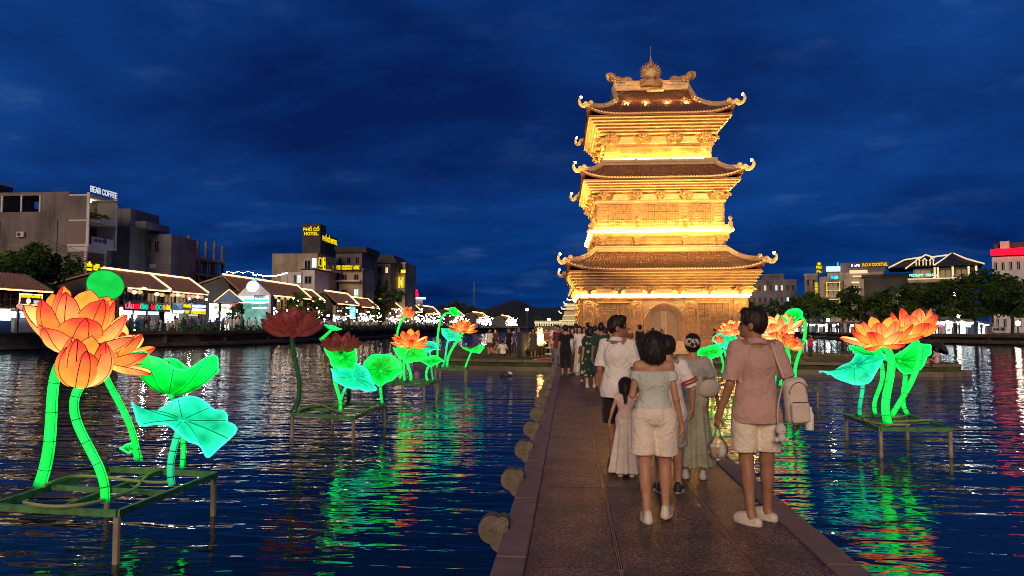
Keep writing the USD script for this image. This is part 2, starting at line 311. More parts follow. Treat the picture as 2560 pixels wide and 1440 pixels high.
# -- the far banks: quay wall, promenade, ground behind
M('quay', (0.065, 0.050, 0.040), 0.9, 0.45, 0.8, bump=0.5, bscale=6); M('promenade', (0.12, 0.105, 0.09), 0.8, 0.3, 1.0)
left_line = [(-75, 40), (-56, 58), (-46.5, 68), (-40.5, 79), (-37.5, 92), (-35, 120), (-33, 150), (-31, 200), (-28, 270), (-14, 380), (30, 470), (90, 520)]
right_line = [(140, 30), (75, 62), (62, 73), (53, 88), (46, 102), (43, 120), (47, 150), (60, 220), (75, 330), (90, 520)]
PZ_L, PZ_R = 1.05, 0.55
def bank(name, line, far, z, label):
    line = np.array(line, float)
    b = struct(name, flat_poly(np.vstack([line, far]), -2.4, z), 'promenade', label=label)
    from shapely.geometry import LineString
    ls = LineString(line); n = int(ls.length / 4)
    side = -1 if name.startswith('left') else 1
    for (off, zz, w, h, nm) in ((.35, z - .13, .9, .36, 'quay_coping'), (.9, WATER + .28, 1.6, .35, 'quay_ledge')):
        ol = ls.parallel_offset(off, 'right' if name.startswith('left') else 'left'); ol = ol if ol.geom_type == 'LineString' else max(ol.geoms, key=lambda g: g.length)
        parts = []
        for k in range(n):
            p, q = ol.interpolate(ol.length * k / n), ol.interpolate(ol.length * (k + .97) / n)
            parts.append(bar((p.x, p.y, zz), (q.x, q.y, zz), w, h))
        obj(nm, J(*parts), 'quay', b, kind='stuff')
    wall = []
    for k in range(n):
        p, q = ls.interpolate(ls.length * k / n), ls.interpolate(ls.length * (k + 1) / n)
        wall.append(bar((p.x, p.y, (z - 2.4) / 2 - .15), (q.x, q.y, (z - 2.4) / 2 - .15), .3, z + 2.0))
        if k % 2 == 0: wall.append(box((p.x, p.y, (z + WATER) / 2 - .1), (.9, .9, z - WATER - .25)))
    obj('quay_wall', J(*wall), 'quay', b)
    return ls
LL = bank('left_bank', left_line, [(90, 900), (-900, 900), (-900, 40)], PZ_L, 'raised left bank of the lake with dark quay wall')
RL = bank('right_bank', right_line, [(90, 900), (900, 900), (900, 30)], PZ_R, 'right bank of the lake with dark quay wall')
# hills beyond the lake
M('hill', (0.012, 0.020, 0.016), 0.95, 0.3, 0.02)
def hill(pxs, Y, base_z=-2.0, seed=0, depth=260):
    xs = np.array([xAt(p, Y) for p, _ in pxs]); zs = np.array([zAt(q, Y, p) for p, q in pxs])
    X = np.linspace(xs[0], xs[-1], 90); Z = np.interp(X, xs, zs)
    Z = base_z + (Z - base_z) * (1 + .10 * (meshkit.fbm(np.stack([X / 30, X * 0, X * 0 + seed], 1), 4) - .5))
    rows_ = []
    for t in np.linspace(-1, 1, 15):
        pr = math.cos(t * math.pi / 2) ** .8
        nz = meshkit.fbm(np.stack([X / 40, np.full_like(X, t * 4), X * 0 + seed], 1), 4) - .5
        rows_.append(np.stack([X, np.full_like(X, Y + t * depth), base_z + (Z - base_z) * pr * (1 + .25 * nz * (abs(t) > .02))], 1))
    return grid(np.array(rows_))
struct('hills', J(hill([(900, 812), (1090, 795), (1140, 772), (1180, 768), (1230, 775), (1270, 762), (1290, 752), (1310, 753), (1330, 768), (1400, 768), (1445, 770), (1520, 775), (1700, 790), (2000, 800)], 900, seed=3)), 'hill', smooth=True)
# ------------------------------------------------------------------ the three-storey stone pagoda
LOOK['pagoda_stone'] = usdkit.material(stage, '/World/Looks/pagoda_stone', {
    'g': ('geometry', {}), 'tc': ('texture_coordinate', {}), 'mp': ('mapping', {'rotation': (0, 0, 0)}),
    'sx': ('separate_xyz', {}), 'sn': ('separate_xyz', {}), 'ax': ('math', {'math_type': 'add'}), 'cv': ('combine_xyz', {}),
    'br': ('brick_texture', {'color1': (0.27, 0.155, 0.065), 'color2': (0.50, 0.32, 0.14), 'mortar': (0.20, 0.11, 0.055), 'scale': 1.0, 'mortar_size': 0.008, 'brick_width': 1.1, 'row_height': 0.55, 'bias': -0.1}),
    'n': ('noise_texture', {'scale': 3.0, 'detail': 6.0}), 'nr': ('map_range', {'from_min': 0.3, 'from_max': 0.7, 'to_min': 0.72, 'to_max': 1.2}), 'h': ('hsv', {}),
    'nb': ('noise_texture', {'scale': 14.0, 'detail': 5.0}), 'b': ('bump', {'strength': 0.5, 'distance': 0.03}), 'p': ('principled_bsdf', {'roughness': 0.7, 'specular_ior_level': 0.3})},
    [('g.position', 'sx.vector'), ('sx.x', 'ax.value1'), ('sx.y', 'ax.value2'), ('ax.value', 'cv.x'), ('sx.z', 'cv.y'), ('cv.vector', 'br.vector'), ('g.position', 'n.vector'),
     ('n.fac', 'nr.value'), ('nr.result', 'h.value'), ('br.color', 'h.color'), ('h.color', 'p.base_color'), ('g.position', 'nb.vector'), ('nb.fac', 'b.height'), ('b.normal', 'p.normal')], surface='p.BSDF')
M('carved_stone', (0.40, 0.23, 0.11), 0.65, 0.25, 4.0, bump=0.5, bscale=22, obj_var=0.08)
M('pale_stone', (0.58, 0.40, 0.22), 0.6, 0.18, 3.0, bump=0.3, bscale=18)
M('corbel_shade_tone', (0.235, 0.105, 0.042), 0.75, 0.45, 1.6, bump=0.3, bscale=12); M('roof_tile', (0.13, 0.044, 0.024), 0.55, 0.35, 6.0, obj_var=0.1); M('dark_hole', (0.02, 0.012, 0.008))
M('door_bronze', (0.30, 0.21, 0.13), 0.42, 0.45, 26.0, bump=1.0, bscale=36, metal=0.5)
E('led_gold', (1.0, 0.57, 0.13), 190.0); E('led_gold_high', (1.0, 0.58, 0.13), 310.0); E('led_gold_low', (1.0, 0.56, 0.12), 36.0); E('led_strip', (1.0, 0.66, 0.26), 12.0); E('tip_lamp', (1.0, 0.74, 0.38), 45.0); E('roof_lens', (1.0, 0.60, 0.15), 420.0); E('flood_lens', (1.0, 0.50, 0.12), 60.0)
PC = np.array([6.25, 56.2, -0.18]); PR = math.radians(0.9)
pag = thing('pagoda', 'three-storey stone pagoda with upturned tiled roofs, glowing gold at the end of the causeway', 'pagoda', PC, -PR * -1.0)
Z0 = -PC[2]
def side(m, k): return tf(m, rotz(k * math.pi / 2))
def sq(h, z0, z1): return box((0, 0, (z0 + z1) / 2), (2 * h, 2 * h, z1 - z0))
def sqr(h0, z0, h1, z1):
    v = np.array([[sx * h, sy * h, z] for h, z in ((h0, z0), (h1, z1)) for sx, sy in ((-1, -1), (1, -1), (1, 1), (-1, 1))], float)
    return v, [[0, 3, 2, 1], [4, 5, 6, 7], [0, 1, 5, 4], [1, 2, 6, 5], [2, 3, 7, 6], [3, 0, 4, 7]]
def P(name, mesh, mat, par=None, **kw):
    m = J(*mesh) if isinstance(mesh, list) else mesh
    return obj(name, (np.asarray(m[0]) + np.array([0, 0, Z0]), m[1]), mat, par or pag, **kw)   # pagoda heights below are heights above the causeway
# steps and plinth
for i, h in enumerate((7.4, 6.95, 6.5)): P('plinth_step', sq(h, -.18 + .22 * i, .04 + .22 * i - .004), 'carved_stone')
P('plinth', sq(6.05, .484, .62), 'carved_stone')
for k in range(7): P('door_step', bx(-1.7, 1.7, -8.3 + .3 * k, -8.0 + .3 * k - .004, -.18, -.18 + .105 * (k + 1)), 'pale_stone')
# storey 1
W1 = 5.6
P('storey_wall', [sq(W1, .62, 3.72)], 'pagoda_stone')
def coffers(half_x0, half_x1, z0, z1, nx, nz, Y, k, mat='carved_stone'):
    """grid of raised square panels between x0..x1 on side k"""
    par = P('coffer_frame', side(J(bx(half_x0 - .10, half_x1 + .10, -Y - .13, -Y + .02, z1, z1 + .10), bx(half_x0 - .10, half_x1 + .10, -Y - .07, -Y + .02, z0 - .10, z0),
            bx(half_x0 - .10, half_x0, -Y - .07, -Y + .02, z0, z1), bx(half_x1, half_x1 + .10, -Y - .07, -Y + .02, z0, z1)), k), mat)
    dx, dz = (half_x1 - half_x0) / nx, (z1 - z0) / nz
    for i in range(nx):
        for j in range(nz):
            cx, cz = half_x0 + (i + .5) * dx, z0 + (j + .5) * dz; w, h = dx * .39, dz * .39
            fr = []
            for a, b, c, d in ((-w, w, h - .05, h), (-w, w, -h, -h + .05), (-w, -w + .05, -h + .05, h - .05), (w - .05, w, -h + .05, h - .05)):
                fr.append(bx(cx + a, cx + b, -Y - .10, -Y + .01, cz + c, cz + d))
            fr.append(bx(cx - w * .55, cx + w * .55, -Y - .06, -Y + .01, cz - h * .55, cz + h * .55))
            P('coffer', side(J(*fr), k), mat, par)
def ring_(c, R, r, k, n=18):
    t = np.linspace(0, 2 * np.pi, n)
    return side(tube(np.stack([c[0] + R * np.cos(t), np.full(n, c[1]), c[2] + R * np.sin(t)], 1), r, 5, cap=False), k)
for k in (0, 3):                                               # front and left side
    coffers(-4.35, -2.35, .95, 3.15, 5, 5, W1, k); coffers(2.3, 4.3, .95, 3.15, 5, 5, W1, k)
for k in range(4):
    for x in (-5.05, -1.75, 1.75, 5.05):
        w = .38 if abs(x) > 3 else .32
        pl = P('pilaster', side(J(bx(x - w, x + w, -W1 - .06, -W1 + .02, .622, 3.48), bx(x - w - .06, x + w + .06, -W1 - .12, -W1 + .02, .63, .82)), k), 'carved_stone')
        for j in range(4):
            cz = 1.16 + j * .62
            P('medallion', J(ring_((x, -W1 - .07, cz), .22, .035, k), ring_((x, -W1 - .07, cz), .11, .04, k, 12)), 'carved_stone', pl)
    P('lintel', side(bx(-W1 - .03, W1 + .03, -W1 - .14, -W1 - .02 + .04, 3.48, 3.66), k), 'pale_stone')
    P('led_strip', side(bx(-W1 - .1, W1 + .1, -W1 - .24, -W1 - .18, 3.67, 3.72), k), 'led_gold')
# arched door on the front
def arch(r, zs, z0, n=18):
    a = np.linspace(0, np.pi, n)
    return [(r, z0)] + [(r * math.cos(t), zs + r * math.sin(t)) for t in a] + [(-r, z0)]
def arch_ring(r0, r1, zs, z0, Y, d):
    o, i = arch(r1, zs, z0), arch(r0, zs, z0)
    return prism(o + i[::-1], (0, -Y - d, 0), (1, 0, 0), (0, 0, 1), (0, 1, 0), d)
portal = P('portal', [arch_ring(1.16, 1.36, 1.75, .62, W1, .26), arch_ring(1.02, 1.16, 1.75, .62, W1, .18), arch_ring(.92, 1.02, 1.75, .62, W1, .10)], 'carved_stone')
spand = [(-1.40, 3.30), (1.40, 3.30), (1.40, 1.75)] + [(1.37 * math.cos(t), 1.75 + 1.37 * math.sin(t)) for t in np.linspace(0.02, np.pi - .02, 16)] + [(-1.40, 1.75)]
P('spandrel', prism(spand, (0, -W1 - .05, 0), (1, 0, 0), (0, 0, 1), (0, 1, 0), .06), 'door_bronze')
for s in (-1, 1):
    half = [(s * .02, .63), (s * .90, .63)] + [(s * .90 * math.cos(t), 1.75 + .90 * math.sin(t)) for t in np.linspace(0, np.pi / 2 - .02, 10)]
    dr = P('door', prism(half, (0, -W1 - .055, 0), (1, 0, 0), (0, 0, 1), (0, 1, 0), .05), 'door_bronze', portal)
    P('door_stile', bx(*sorted((s * .02, s * .17)), -W1 - .085, -W1 - .03, .64, 2.6), 'pale_stone', portal)
    P('door_ring', ring_((s * .10, -W1 - .11, 1.35), .075, .018, 0), 'pale_stone', portal)
# brackets and corbelled eaves
def bracket_band(h, z0, z1, xs, mid):
    par = P('bracket_band', sq(h - .02, z0, z1), 'pagoda_stone')
    H = z1 - z0
    for k in range(4):
        for x in xs:
            P('bracket', side(J(bx(x - .13, x + .13, -h - .22, -h + .02, z0, z0 + H * .38), bx(x - .20, x + .20, -h - .36, -h + .02, z0 + H * .38, z0 + H * .55),
                                bx(x - .42, x + .42, -h - .30, -h + .02, z0 + H * .55, z0 + H * .76), bx(x - .30, x - .14, -h - .44, -h - .02, z0 + H * .76, z1), bx(x + .14, x + .30, -h - .44, -h - .02, z0 + H * .76, z1),
                                bx(x - .09, x + .09, -h - .58, -h - .02, z0 + H * .60, z0 + H * .92)), k), 'carved_stone', par)
        for x in mid:
            tr = [(x - .62, z0 + .02), (x + .62, z0 + .02), (x + .50, z0 + H * .35), (x + .44, z1 - H * .25), (x - .44, z1 - H * .25), (x - .50, z0 + H * .35)]
            P('carved_panel', side(prism(tr, (0, -h - .10, 0), (1, 0, 0), (0, 0, 1), (0, 1, 0), .1), k), 'pale_stone', par)
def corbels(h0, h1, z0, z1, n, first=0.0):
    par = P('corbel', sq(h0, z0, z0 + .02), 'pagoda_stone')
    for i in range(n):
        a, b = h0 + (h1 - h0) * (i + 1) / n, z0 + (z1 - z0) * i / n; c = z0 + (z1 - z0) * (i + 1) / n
        P('corbel_course', sq(a - .045, b + .05, c), 'corbel_shade_tone', par); P('corbel_lip', sq(a, b + .004, b + .049), 'pale_stone', par)  # dark fronts and pale lips: stripes of light from below, painted as colour
def roof_fn(he, ze, ht, zt, lift, sag=.45):
    def f(s, t):           # s -1..1 along the eave, t 0 eave .. 1 top
        h = he + (ht - he) * t
        z = ze + (zt - ze) * (t * (1 - sag) + t * t * sag) + lift * np.abs(s) ** 7 * (1 - t) ** 2
        x = s * h + np.sign(s) * .12 * np.abs(s) ** 8 * (1 - t) ** 2
        y = -h - .12 * np.abs(s) ** 8 * (1 - t) ** 2
        return np.stack([x, y, z], -1)
    return f
def roof(he, ze, ht, zt, lift, name='roof', ridge=True, knob=.16):
    f = roof_fn(he, ze, ht, zt, lift)
    S, T = np.meshgrid(np.linspace(-1, 1, 41), np.linspace(0, 1, 9), indexing='ij')
    base = f(S, T)
    under = base - np.array([0, 0, .16]) * 1.0
    mesh = []
    for k in range(4):
        mesh += [side(grid(base), k), side(grid(under[:, ::-1]), k), side(grid(np.stack([base[:, 0], under[:, 0]], 1)[::-1]), k)]
    par = P(name, mesh, 'roof_tile')
    # tiles: rows of small curved plates, each with its own edge
    nt = max(6, int(np.linalg.norm([he - ht, zt - ze]) / .19))
    for k in range(4):
        tv, tfc, c = [], [], 0
        for j in range(nt):
            t0, t1 = j / nt - .012, min((j + 1.25) / nt, 1.0); hw = he + (ht - he) * (j + .5) / nt; ns = int(2 * hw / .20)
            for i in range(ns):
                a = -1 + 2 * (i + (.5 if j % 2 else 0)) / ns; b = min(a + 2 / ns * .93, 1)
                if b <= a: continue
                q = f(np.array([a, (a + b) / 2, b, a, (a + b) / 2, b]), np.array([t0, t0 - .02, t0, t1, t1, t1]))
                up = np.array([0, 0, .05]); lo = np.array([0, 0, .012])
                v = np.vstack([q[:3] + up + [[0, 0, -.012], [0, 0, .022], [0, 0, -.012]], q[3:] + lo + [[0, 0, -.006], [0, 0, .015], [0, 0, -.006]], q[:3] - [0, 0, .0]])
                tv.append(v); tfc.append(np.array([[0, 1, 4], [0, 4, 3], [1, 2, 5], [1, 5, 4], [6, 7, 1], [6, 1, 0], [7, 8, 2], [7, 2, 1]]) + c); c += 9
        P('roof_tiles', side((np.vstack(tv), np.vstack(tfc)), k), 'roof_tile', par, kind='stuff')
        P('eave_edge', side(grid(np.stack([f(np.linspace(-.985, .985, 41), np.zeros(41) - .006) + [0, -.03, .05], f(np.linspace(-.985, .985, 41), np.zeros(41) - .006) + [0, -.03, -.05]], 1)), k), 'pale_stone', par)
    for k in range(4):
        t = np.linspace(1, 0, 14); path = f(np.full(14, -1.0), t)
        d = unit(path[-1] - path[-4]); d0 = unit([d[0], d[1], 0])
        low = [path + [0, 0, .06]]
        # upturned end: the ridge sweeps out and curls into a hook
        a = np.linspace(-1.2, 2.45, 16); R = .40
        hook = path[-1] + d0 * .05 + [0, 0, .06]
        cc = hook + d0 * R * math.sin(1.2) + np.array([0, 0, R * math.cos(1.2)])
        hk = np.array([cc + d0 * (R * (1 - .028 * i) * math.sin(x)) - np.array([0, 0, R * (1 - .028 * i) * math.cos(x)]) for i, x in enumerate(a)])
        sp = np.vstack([path[:-1] + [0, 0, .06], hk]); r = np.concatenate([np.full(13, .15), np.linspace(.15, .06, 16)])
        rg = P('hip_ridge', side(tube(sp, r, 8, flat=1.25), k), 'pale_stone', par)
        up2 = path[: -2] + [0, 0, .24]
        P('upper_ridge', side(J(tube(up2, .085, 6), ball(up2[-1] + [0, 0, .05], knob * 1.1, 10)), k), 'pale_stone', rg)
        tl = hk[-1] + np.array([0, 0, .02])
        P('ridge_lamp', side(ball(tl - d0 * .03, .10, 10), k), 'tip_lamp', rg)
        if ridge:
            pass
    return f
bracket_band(W1 + .12, 3.73, 4.22, (-5.0, -3.0, -1.0, 1.0, 3.0, 5.0), (-4.0, -2.0, 0.0, 2.0, 4.0))
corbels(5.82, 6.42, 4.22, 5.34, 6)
roof(6.48, 5.42, 4.55, 6.78, .55)
# storey 2
P('roof_collar', [sq(4.62, 6.62, 7.02), sq(4.52, 7.02, 7.16)], 'pale_stone')
P('balcony_base', [sq(4.30, 7.16, 7.55), sq(4.46, 7.55, 7.80), sq(4.66, 7.80, 8.10), sq(4.86, 8.105, 8.20)], 'pagoda_stone')
for k in range(4):
    for x in (-4.0, -1.65, 1.65, 4.0):
        P('balcony_bracket', side(J(bx(x - .13, x + .13, -4.52, -4.28, 7.22, 7.50), bx(x - .20, x + .20, -4.66, -4.28, 7.50, 7.66), bx(x - .28, x + .28, -4.74, -4.28, 7.66, 7.80)), k), 'carved_stone')
    P('balcony_led', side(bx(-4.84, 4.84, -4.88, -4.845, 8.205, 8.235), k), 'led_gold_high'); P('balcony_lip', side(bx(-4.94, 4.94, -4.94, -4.905, 8.10, 8.262), k), 'pale_stone'); P('led_line', side(bx(-4.9, 4.9, -4.958, -4.942, 8.15, 8.20), k), 'led_strip')  # stone lip added to keep the strip's light off the roof below
    P('collar_led', side(bx(-4.7, 4.7, -4.80, -4.74, 8.07, 8.10), k), 'led_gold_low')
    rail = P('balcony_rail', side(J(bx(-4.8, 4.8, -4.82, -4.70, 8.42, 8.58)), k), 'carved_stone')
    for i in range(7):
        x = -4.8 + i * 1.6
        P('baluster', side(prism([(x - .5, 8.2), (x + .5, 8.2), (x + .38, 8.30), (x + .30, 8.42), (x - .30, 8.42), (x - .38, 8.30)], (0, -4.80, 0), (1, 0, 0), (0, 0, 1), (0, 1, 0), .10) if abs(x) < 4.5 else bx(x - .12, x + .12, -4.81, -4.69, 8.2, 8.42), k), 'carved_stone', rail)
    for x in ((-4.72, -1.65, 1.65) if k else (-4.72, -1.65, 1.65, 4.72)):
        if k and x < -4: continue
        post = P('balcony_post', side(J(bx(x - .13, x + .13, -4.86, -4.62, 8.2, 8.75), lathe([(0.02, 8.75), (.13, 8.76), (.07, 8.84), (.15, 8.95), (.14, 9.06), (.05, 9.16), (0, 9.2)], 10, (x, -4.74, 0))), k), 'carved_stone', rail)
    P('wall_washer', side(bx(-4.2, 4.2, -4.66, -4.60, 8.205, 8.24), k), 'led_gold_high')
W2 = 4.38
P('storey_wall', sq(W2, 8.2, 10.35), 'pagoda_stone')
for k in (0, 3):
    coffers(-3.45, -1.95, 8.5, 10.1, 4, 3, W2, k); coffers(-1.25, 1.25, 8.5, 10.1, 6, 3, W2, k); coffers(1.95, 3.45, 8.5, 10.1, 4, 3, W2, k)
for k in range(4):
    for x in (-3.98, -1.6, 1.6, 3.98):
        P('pilaster', side(J(*[bx(x - .3, x + .3, -W2 - .05, -W2 + .02, 8.22 + .21 * j, 8.40 + .21 * j) for j in range(10)]), k), 'carved_stone')
    P('lintel', side(bx(-W2 - .03, W2 + .03, -W2 - .11, -W2 + .02, 10.2, 10.34), k), 'pale_stone')
bracket_band(W2 + .05, 10.35, 10.92, (-3.9, -1.6, 0.0, 1.6, 3.9), (-2.75, -.8, .8, 2.75))
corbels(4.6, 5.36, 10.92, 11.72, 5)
roof(5.42, 11.80, 3.95, 13.0, .55)
# storey 3
P('roof_collar', [sq(4.02, 12.9, 13.22), sq(4.03, 13.222, 13.32)], 'pale_stone')
W3 = 3.72
P('storey_wall', sq(W3, 13.3, 14.5), 'pagoda_stone')
for k in range(4):
    P('wall_washer', side(bx(-3.9, 3.9, -4.0, -3.96, 13.325, 13.355), k), 'led_gold_high'); P('wash_lip', side(bx(-4.08, 4.08, -4.08, -4.04, 13.15, 13.40), k), 'pale_stone'); [P('led_line', side(bx(x, x + 2.2, -4.098, -4.082, 13.33, 13.37), k), 'led_strip') for x in (-3.9, -1.5, .9)]  # added ledge in front of the washer stops its light reaching the tiles
    P('wall_frame', side(J(bx(-2.9, 2.9, -W3 - .05, -W3 + .02, 14.2, 14.3), bx(-2.9, 2.9, -W3 - .05, -W3 + .02, 13.5, 13.58), *[bx(x - .05, x + .05, -W3 - .045, -W3 + .02, 13.58, 14.2) for x in (-2.9, -1.9, -.75, .75, 1.9, 2.9)]), k), 'carved_stone')
bracket_band(W3 + .05, 14.5, 15.15, (-3.3, -1.1, 1.1, 3.3), (-2.2, 0.0, 2.2))
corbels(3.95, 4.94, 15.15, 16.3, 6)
roof(5.0, 16.38, 2.95, 17.75, .6)
# hip-and-gable top: steep upper slopes front and back, gables left and right
gx, gd, zb, zr = 2.85, 2.98, 17.72, 19.55
for k, s in ((0, -1), (2, 1)):
    T = np.linspace(0, 1, 9); Y = -gd * (1 - T); Z = zb + (zr - zb) * (T * .75 + T * T * .25)
    up = P('upper_roof', side(grid(np.stack([np.stack([np.full(9, x), Y, Z], 1) for x in np.linspace(-gx, gx, 2)])), k), 'roof_tile')
    tv, tfc, c = [], [], 0
    for j in range(16):
        t0, t1 = j / 16, (j + 1.2) / 16
        for i in range(29):
            x0 = -gx + (i + (.5 if j % 2 else 0)) * 2 * gx / 29; x1 = min(x0 + 2 * gx / 29 * .93, gx)
            g = lambda t: (-gd * (1 - t), zb + (zr - zb) * (min(t, 1) * .75 + min(t, 1) ** 2 * .25))
            (ya, za), (yb, zc) = g(t0), g(t1); xm = (x0 + x1) / 2
            tv.append(np.array([[x0, ya - .02, za + .035], [xm, ya - .03, za + .07], [x1, ya - .02, za + .035], [x0, yb, zc + .01], [xm, yb, zc + .03], [x1, yb, zc + .01], [x0, ya, za], [xm, ya, za], [x1, ya, za]]))
            tfc.append(np.array([[0, 1, 4], [0, 4, 3], [1, 2, 5], [1, 5, 4], [6, 7, 1], [6, 1, 0], [7, 8, 2], [7, 2, 1]]) + c); c += 9
    P('roof_tiles', side((np.vstack(tv), np.vstack(tfc)), k), 'roof_tile', up, kind='stuff')
for s in (-1, 1):
    P('gable', prism([(-gd, zb), (gd, zb), (.12, zr), (-.12, zr)], (s * gx - .06, 0, 0), (0, 1, 0), (0, 0, 1), (1, 0, 0), .12), 'pagoda_stone')
    for sy in (-1, 1):
        P('gable_ridge', J(bar((s * gx, sy * gd, zb + .1), (s * gx, 0, zr + .1), .30, .22), bar((s * (gx - .02), sy * (gd - .05), zb + .28), (s * (gx - .02), 0, zr + .28), .16, .14)), 'pale_stone')
ridge = P('main_ridge', [bx(-gx - .1, gx + .1, -.22, .22, zr - .05, zr + .28), bx(-gx, gx, -.16, .16, zr + .28, zr + .36), bx(-gx, gx, -.2, .2, zr + .36, zr + .60), bx(-gx, gx, -.26, .26, zr + .60, zr + .68)], 'pale_stone')
P('ridge_plaque', [bx(-.45, .45, -2.62, -2.55, 18.62, 18.80), ball((-.52, -2.6, 18.71), .10, 8), ball((.52, -2.6, 18.71), .10, 8)], 'pale_stone')
zt = zr + .68
for x in (-2.1, -.75, .75, 2.1):     # small lamps on the roof that light the ridge ornaments
    rl = P('roof_lamp', bx(x - .12, x + .12, -3.35, -3.15, 17.72, 17.86), 'door_bronze'); P('lens', tf(bx(-.10, .10, 0, .02, -.06, .06), rotx(.6), (x, -3.12, 17.84)), 'roof_lens', rl)
# the finial: flaming pearl on a lotus base
fin = P('finial', [lathe([(0, zt - .5), (.9, zt - .5), (.85, zt - .15), (.62, zt - .06), (.50, zt + .06), (.36, zt + .13), (.42, zt + .2), (0, zt + .2)], 18),
                   *[ball((.7 * math.cos(a), .35 * math.sin(a) - .1, zt - .06), .25, 8) for a in np.linspace(0, 2 * np.pi, 9)[:-1]]], 'carved_stone', ridge)
pc = zt + .62
P('pearl', ball((0, 0, pc), .46, 16, (1, .6, 1)), 'pale_stone', fin)
fl = []
for a in np.linspace(-0.62 * np.pi, .62 * np.pi, 15):
    d = np.array([math.sin(a), 0, math.cos(a)]); tgt = np.array([d[0] * .85, 0, d[2] * .82 + .12])
    b0 = np.array([0, .12, pc]) + d * .40; tip = np.array([0, .06, pc]) + tgt * 1.0
    fl.append(tube(np.array([b0, b0 + (tip - b0) * .55 + [0, 0, -.03], tip]), [.13, .10, .012], 6))
P('flame', J(*fl), 'carved_stone', fin)
P('spire', [lathe([(.16, pc + .5), (.20, pc + .85), (.08, pc + .95), (.12, pc + 1.05), (.05, pc + 1.15), (.025, pc + 1.25), (.018, pc + 2.0), (0, pc + 2.02)], 10), ball((0, 0, pc + 1.75), .05, 6), ball((0, 0, pc + 2.05), .06, 6)], 'carved_stone', fin)
for s in (-1, 1):     # dragon-shaped ridge ends: coiled body with a raised fan tail
    pth = spline([(s * 1.45, 0, zt - .05), (s * 1.85, 0, zt + .16), (s * 2.2, 0, zt + .06), (s * 2.5, 0, zt + .18), (s * 2.75, 0, zt + .16), (s * 2.95, 0, zt + .40), (s * 3.2, 0, zt + .50)], 22)
    dg = P('ridge_dragon', [tube(pth, np.interp(np.linspace(0, 1, 22), [0, .2, .6, .85, 1], [.14, .24, .27, .34, .22]), 9)] +
           [ball((s * x, -.02, zt + z), r, 8) for x, z, r in ((1.65, .03, .2), (2.0, -.06, .24), (2.3, -.04, .26), (2.6, -.02, .28), (2.1, .24, .12), (2.8, .35, .2))], 'carved_stone', ridge)
    P('dragon_tail', tf(ball((0, 0, 0), .5, 12, (.60, .24, .92)), roty(s * .70), (s * 3.05, 0, zt + .34)), 'pale_stone', dg)
# floodlights standing on the lawn round the foot and at the shore, with narrow golden beams up the tower
M('lamp_body', (0.03, 0.03, 0.03), 0.5)
def floodlight(x, y, aim, label, power, cone=32):
    loc = np.array([x, y, PC[2]]); aim = np.asarray(aim, float)
    q = thing('floodlight', label, 'floodlight', loc, 0, 'floodlights round the pagoda')
    d = unit(aim - loc - [0, 0, .4]); r_ = unit(np.cross(d, [0, 0, 1])); u_ = np.cross(r_, d); R = np.stack([r_, d, u_], 1)
    obj('housing', [tf(bx(-.22, .22, -.16, .08, -.15, .15), R, (0, 0, .34)), bx(-.03, .03, -.03, .03, 0, .25), bx(-.15, .15, -.1, .1, 0, .03)], 'lamp_body', q)
    obj('lens', tf(bx(-.19, .19, .081, .095, -.12, .12), R, (0, 0, .34)), 'flood_lens', q)
    l = UsdLux.SphereLight.Define(stage, q + '/beam'); l.CreateRadiusAttr(.12); l.CreateNormalizeAttr(True); l.CreateIntensityAttr(power); l.CreateColorAttr(Gf.Vec3f(1.0, .63, .17))
    sh = UsdLux.ShapingAPI.Apply(l.GetPrim()); sh.CreateShapingConeAngleAttr(cone); sh.CreateShapingConeSoftnessAttr(.5)
    mm = np.eye(4); mm[0, :3], mm[1, :3], mm[2, :3], mm[3, :3] = r_, u_, -d, d * .25 + [0, 0, .34]
    l.AddTransformOp().Set(Gf.Matrix4d(mm.tolist()))
FLOOD = 720.0
floodlight(-2.2, 41.5, PC + [-2, -4, 11.5], 'floodlight at the shore left of the causeway, aimed at the pagoda', FLOOD)
floodlight(3.2, 40.5, PC + [-1, -5, 15], 'floodlight at the shore just right of the causeway end', FLOOD, 30)
floodlight(10.5, 40.5, PC + [1, -5, 15], 'floodlight at the shore in front of the right pagoda corner', FLOOD, 30)
floodlight(16.0, 42.5, PC + [2, -4, 11.5], 'floodlight on the lawn farthest right of the pagoda', FLOOD)
floodlight(-6.5, 55.0, PC + [-4, 0, 12], 'floodlight on the lawn beside the left wall of the pagoda', FLOOD)
# ------------------------------------------------------------------ lotus lanterns on steel frames in the water
fabric_light('petal_lit', [(0.0, (1.0, 0.64, 0.22)), (0.3, (1.0, 0.39, 0.060)), (0.6, (1.0, 0.255, 0.032)), (0.80, (0.95, 0.165, 0.032)), (0.92, (0.85, 0.05, 0.022)), (1.0, (0.70, 0.016, 0.016))], 1.5)
fabric_light('petal_bright', [(0.0, (1.0, 0.72, 0.36)), (0.35, (1.0, 0.52, 0.17)), (0.68, (1.0, 0.33, 0.075)), (0.86, (1.0, 0.17, 0.05)), (1.0, (0.85, 0.03, 0.022))], 1.8)
fabric_light('petal_unlit_glow', [(0.0, (0.10, 0.07, 0.02)), (0.35, (0.20, 0.045, 0.025)), (1.0, (0.20, 0.02, 0.025))], 0.55)  # unlit petals, given a faint emission to lift their red
fabric_light('leaf_green', [(0.0, (0.0, 0.30, 0.012)), (0.5, (0.0, 0.50, 0.022)), (0.9, (0.006, 0.85, 0.10)), (1.0, (0.02, 1.0, 0.16))], 1.7, mottling=0.5)
fabric_light('leaf_teal', [(0.0, (0.003, 0.38, 0.17)), (0.6, (0.006, 0.58, 0.27)), (1.0, (0.03, 1.0, 0.52))], 1.55, mottling=0.45)
